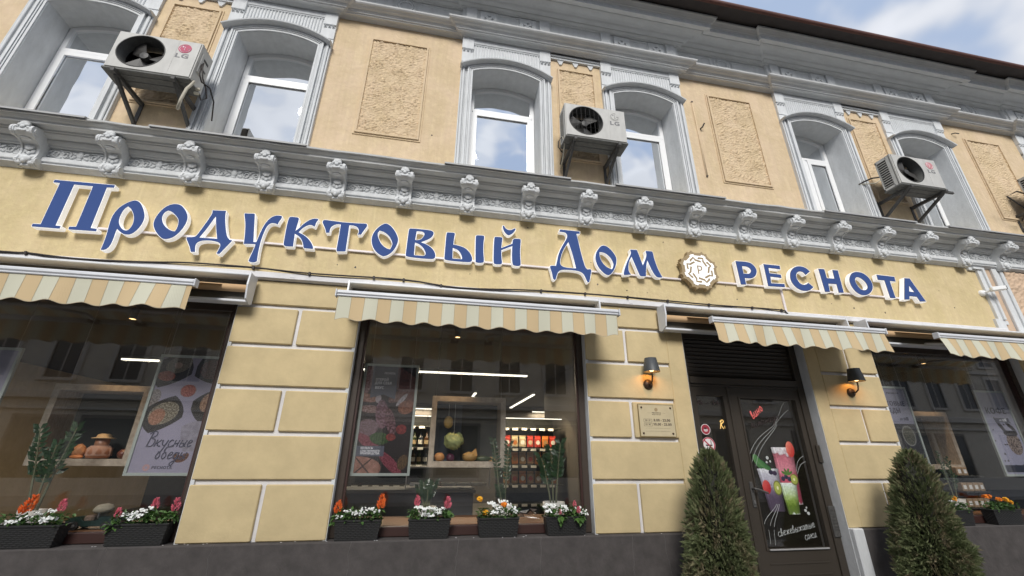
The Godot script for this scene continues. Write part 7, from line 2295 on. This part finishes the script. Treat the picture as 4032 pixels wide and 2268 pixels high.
func floret(b: B, p: Vector3, r: float, rg: RandomNumberGenerator) -> void:
	# five rounded petals turned outwards
	var n = Vector3(rg.randf_range(-0.6, 0.6), rg.randf_range(0.1, 1), rg.randf_range(0.2, 1)).normalized()
	var u = n.cross(Vector3.RIGHT).normalized()
	var v = n.cross(u)
	var a0 = rg.randf() * TAU
	for k in 5:
		var a = a0 + TAU * k / 5.0
		var d = u * cos(a) + v * sin(a)
		var s = u * -sin(a) + v * cos(a)
		var tip = p + d * r * 1.15 + n * r * 0.15
		b.qn(p, p + d * r * 0.6 + s * r * 0.55 + n * r * 0.25, tip, p + d * r * 0.6 - s * r * 0.55 + n * r * 0.25, n)


func plume(p: Vector3, s: float, rg: RandomNumberGenerator, lean: float) -> B:
	var b = B.new()
	for k in 90:
		var u = rg.randf()
		var rad = 0.026 * s * (1.0 - u * u * 0.95) * (0.55 + 0.45 * minf(u * 5.0, 1.0))
		var a = rg.randf() * TAU
		var c = p + Vector3(cos(a) * rad + lean * u * 0.05, u * 0.095 * s, sin(a) * rad)
		var d = Vector3(cos(a) * 0.8, 1.0, sin(a) * 0.8).normalized()
		var side = d.cross(Vector3(-sin(a), 0, cos(a)).rotated(Vector3.UP, 1.2)).normalized() * 0.006 * s
		var e = c + d * 0.024 * s
		var side2 = side.cross(d).normalized() * 0.006 * s
		b.tri(c - side, c + side, e)
		b.tri(c - side2, c + side2, e)
		b.tri(c - side, c + side2, e)
	return b


func build_flower_boxes() -> void:
	flower_box("flower box with a large orange plume, leftmost on the ledge of the left window", -3.43, -2.95, [["o", -3.27, 1.115, 0.03, 1.35, 0.9], ["p", -3.04, 1.125, -0.02, 0.9], ["w", -3.22, 1.09, 0.05], ["w", -3.16, 1.11, 0.0], ["w", -3.07, 1.085, 0.06], ["w", -3.035, 1.085, 0.05], ["w", -3.12, 1.13, -0.03], ["w", -3.33, 1.06, 0.05], ["w", -3.27, 1.065, 0.06], ["w", -3.06, 1.065, 0.07]], 201)
	flower_box("flower box with dense green leaves and pink plumes at both ends, beside the left pier", -2.61, -2.15, [["p", -2.57, 1.075, 0.04, 0.75], ["p", -2.34, 1.13, -0.03, 0.9], ["p", -2.16, 1.12, 0.0, 1.0], ["w", -2.47, 1.105, 0.03], ["w", -2.42, 1.125, 0.0], ["w", -2.39, 1.10, 0.04], ["w", -2.45, 1.08, 0.05], ["w", -2.36, 1.14, 0.0], ["w", -2.42, 1.07, 0.06], ["w", -2.50, 1.10, 0.02]], 202)
	flower_box("flower box with two orange plumes, leftmost on the ledge of the middle window", -0.79, -0.385, [["o", -0.785, 1.085, 0.03, 1.05], ["o", -0.40, 1.12, 0.02, 1.2], ["w", -0.76, 1.06, 0.06], ["w", -0.70, 1.10, 0.0], ["w", -0.65, 1.085, 0.03], ["w", -0.60, 1.095, 0.03], ["w", -0.555, 1.115, 0.0], ["w", -0.55, 1.085, 0.05], ["w", -0.49, 1.115, -0.02], ["w", -0.44, 1.10, 0.04]], 203)
	flower_box("flower box with two upright pink plumes, second on the ledge of the middle window", -0.13, 0.262, [["p", -0.065, 1.135, -0.03, 0.9], ["p", 0.23, 1.115, 0.02, 1.0], ["w", -0.055, 1.12, 0.02], ["w", -0.02, 1.125, 0.0], ["w", 0.01, 1.115, 0.03], ["w", 0.06, 1.12, 0.0], ["w", 0.10, 1.11, 0.02], ["w", 0.13, 1.10, 0.03], ["w", 0.14, 1.085, 0.06], ["w", 0.02, 1.07, 0.065], ["w", 0.08, 1.065, 0.065], ["w", 0.185, 1.11, 0.0]], 204)
	flower_box("flower box with yellow marigolds among white flowers, third on the ledge of the middle window", 0.53, 0.93, [["m", 0.545, 1.195, 0.01], ["m", 0.595, 1.08, 0.05], ["n", 0.785, 1.145, 0.03], ["w", 0.66, 1.16, 0.0], ["w", 0.70, 1.145, 0.02], ["w", 0.71, 1.11, 0.04], ["w", 0.76, 1.17, 0.0], ["w", 0.80, 1.165, 0.0], ["w", 0.74, 1.09, 0.06], ["w", 0.87, 1.11, 0.04], ["w", 0.90, 1.085, 0.05], ["w", 0.83, 1.14, 0.0], ["w", 0.68, 1.08, 0.06]], 205)
	flower_box("flower box with small drooping pink buds, rightmost on the ledge of the middle window", 1.21, 1.63, [["p", 1.53, 1.115, 0.0, 0.55], ["d", 1.35, 1.055, 0.075, 0.45], ["d", 1.545, 1.065, 0.075, 0.6], ["w", 1.215, 1.12, 0.02], ["w", 1.25, 1.135, 0.0], ["w", 1.29, 1.125, 0.02], ["w", 1.24, 1.085, 0.05], ["w", 1.41, 1.115, 0.03], ["w", 1.44, 1.10, 0.04], ["w", 1.39, 1.085, 0.05], ["w", 1.56, 1.10, 0.03], ["w", 1.60, 1.085, 0.04], ["w", 1.62, 1.06, 0.05], ["w", 1.59, 1.06, 0.06]], 206)
	flower_box("flower box half hidden behind the right evergreen", 6.12, 6.53, [["n", 6.40, 1.14, 0.0], ["m", 6.38, 1.16, 0.02], ["w", 6.32, 1.13, 0.02], ["w", 6.27, 1.12, 0.0]], 207)
	flower_box("flower box with orange and yellow marigolds at the right photo edge", 6.85, 7.28, [["n", 6.90, 1.17, 0.0], ["n", 6.945, 1.175, 0.01], ["n", 7.06, 1.135, 0.03], ["m", 7.19, 1.11, 0.05], ["m", 7.20, 1.14, 0.01], ["n", 7.10, 1.14, 0.0]], 208)


func build_thujas() -> void:
	# a spray: a flat fan of scale-leaved twigs
	var sp = B.new()
	for k in 7:
		var a = lerpf(-0.9, 0.9, k / 6.0)
		var o = Vector3(0, 0.012 * (3 - absf(k - 3)), 0)
		var d = Vector3(sin(a), cos(a), 0.12 * (k % 2))
		var s = Vector3(cos(a), -sin(a), 0) * 0.0042
		var e = o + d * (0.034 - 0.003 * absf(k - 3))
		sp.tri(o - s, e, o + s)
		sp.tri(o - s * 0.4 + Vector3(0, 0, 0.004), e, o + s * 0.4 - Vector3(0, 0, 0.004))
	sp.tri(Vector3(-0.0025, -0.012, 0), Vector3(0, 0.045, 0), Vector3(0.0025, -0.012, 0))
	var spray = sp.done()
	var defs = [
		["tall pointed evergreen with browned lower twigs, standing left of the door", Vector3(2.74, 0.12, 0.52), 1.54, 0.315, 0.09, 301],
		["wider dark green evergreen standing in front of the pier right of the door", Vector3(5.17, 0.12, 0.52), 1.56, 0.325, 0.14, 302],
	]
	for d in defs:
		var t = thing("potted_evergreen", d[0], "evergreen shrub", d[1], "clipped evergreens beside the entrance")
		var rg = RandomNumberGenerator.new()
		rg.seed = d[5]
		var h: float = d[2]
		var r0: float = d[3]
		var lean: float = d[4]
		obj("pot", B.new().smooth(true).lathe([Vector2(0.0, 0.0), Vector2(0.17, 0.0), Vector2(0.21, 0.26), Vector2(0.2, 0.27), Vector2(0.0, 0.25)], 22), M.terracotta, t)
		obj("trunk", B.new().smooth(true).tube([Vector3(-lean * 0.5, 0.2, 0), Vector3(-lean * 0.2, h * 0.5, 0), Vector3(lean * 0.4, h * 0.92, 0)], 0.03, 8, 0.008), M.bark, t)
		var n = FastNoiseLite.new()
		n.seed = d[5]
		n.frequency = 5.0
		var prof = func(u: float) -> float:
			# radius at height share u
			return (r0 * 0.42 + r0 * 0.58 * (1.0 - u)) * (1.0 - exp(-(1.0 - u) * 15.0)) * minf(1.0, 0.55 + u * 3.0) + 0.01
		var core = B.new()
		var rings: Array = []
		for k in 13:
			var u = k / 12.0
			rings.append(Vector2(prof.call(u) * 0.72, 0.22 + u * (h - 0.28)))
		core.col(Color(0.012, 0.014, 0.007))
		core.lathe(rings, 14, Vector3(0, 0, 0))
		obj("dark_core", core, M.thuja, t)  # solid core coloured near-black as shade inside the crown, closes the gaps
		var count = 9500
		var mm = MultiMesh.new()
		mm.transform_format = MultiMesh.TRANSFORM_3D
		mm.use_colors = true
		mm.mesh = spray
		mm.instance_count = count
		for k in count:
			var u = 1.0 - sqrt(rg.randf())
			if k < 260:
				u = rg.randf_range(0.86, 1.0)
			var a = rg.randf() * TAU
			var y = 0.22 + u * (h - 0.22)
			var out = Vector3(cos(a), 0, sin(a))
			var bump = n.get_noise_3d(out.x * 0.35, y * 0.9, out.z * 0.35)
			var shell = rg.randf_range(0.66, 1.06)
			var r: float = prof.call(u) * shell * (1.0 + 0.28 * bump)
			var p = out * r + Vector3(lean * (u - 0.5), y, 0)
			var dir = (out * rg.randf_range(0.35, 1.1) + Vector3(0, rg.randf_range(0.5, 1.2) if u > 0.55 else rg.randf_range(-0.5, 1.0), 0) + Vector3(rg.randf_range(-0.35, 0.35), 0, rg.randf_range(-0.35, 0.35))).normalized()
			var nz = out.cross(Vector3.UP).rotated(dir, rg.randf_range(-0.9, 0.9)).normalized()
			var bx = dir.cross(nz).normalized()
			nz = bx.cross(dir)
			var s = rg.randf_range(0.55, 1.05)
			mm.set_instance_transform(k, Transform3D(Basis(bx * s, dir * s, nz * s), p))
			var green = Color(0.085, 0.115, 0.04).lerp(Color(0.21, 0.235, 0.11), rg.randf())
			var brown = Color(0.24, 0.18, 0.11).lerp(Color(0.38, 0.31, 0.2), rg.randf())
			var dry = smoothstep(0.05, 0.35, n.get_noise_3d(out.x * 0.5 + 9.0, y * 0.6, out.z * 0.5) + 0.28 * (0.72 - u) * (1.0 if d[5] == 301 else 0.55))
			var c = green.lerp(brown, clampf(dry * rg.randf_range(0.1, 1.0), 0.0, 0.85))
			mm.set_instance_color(k, c)
		var mi = MultiMeshInstance3D.new()
		mi.multimesh = mm
		mi.material_override = M.thuja
		mi.name = "crown"
		mi.set_meta("kind", "stuff")
		t.add_child(mi)
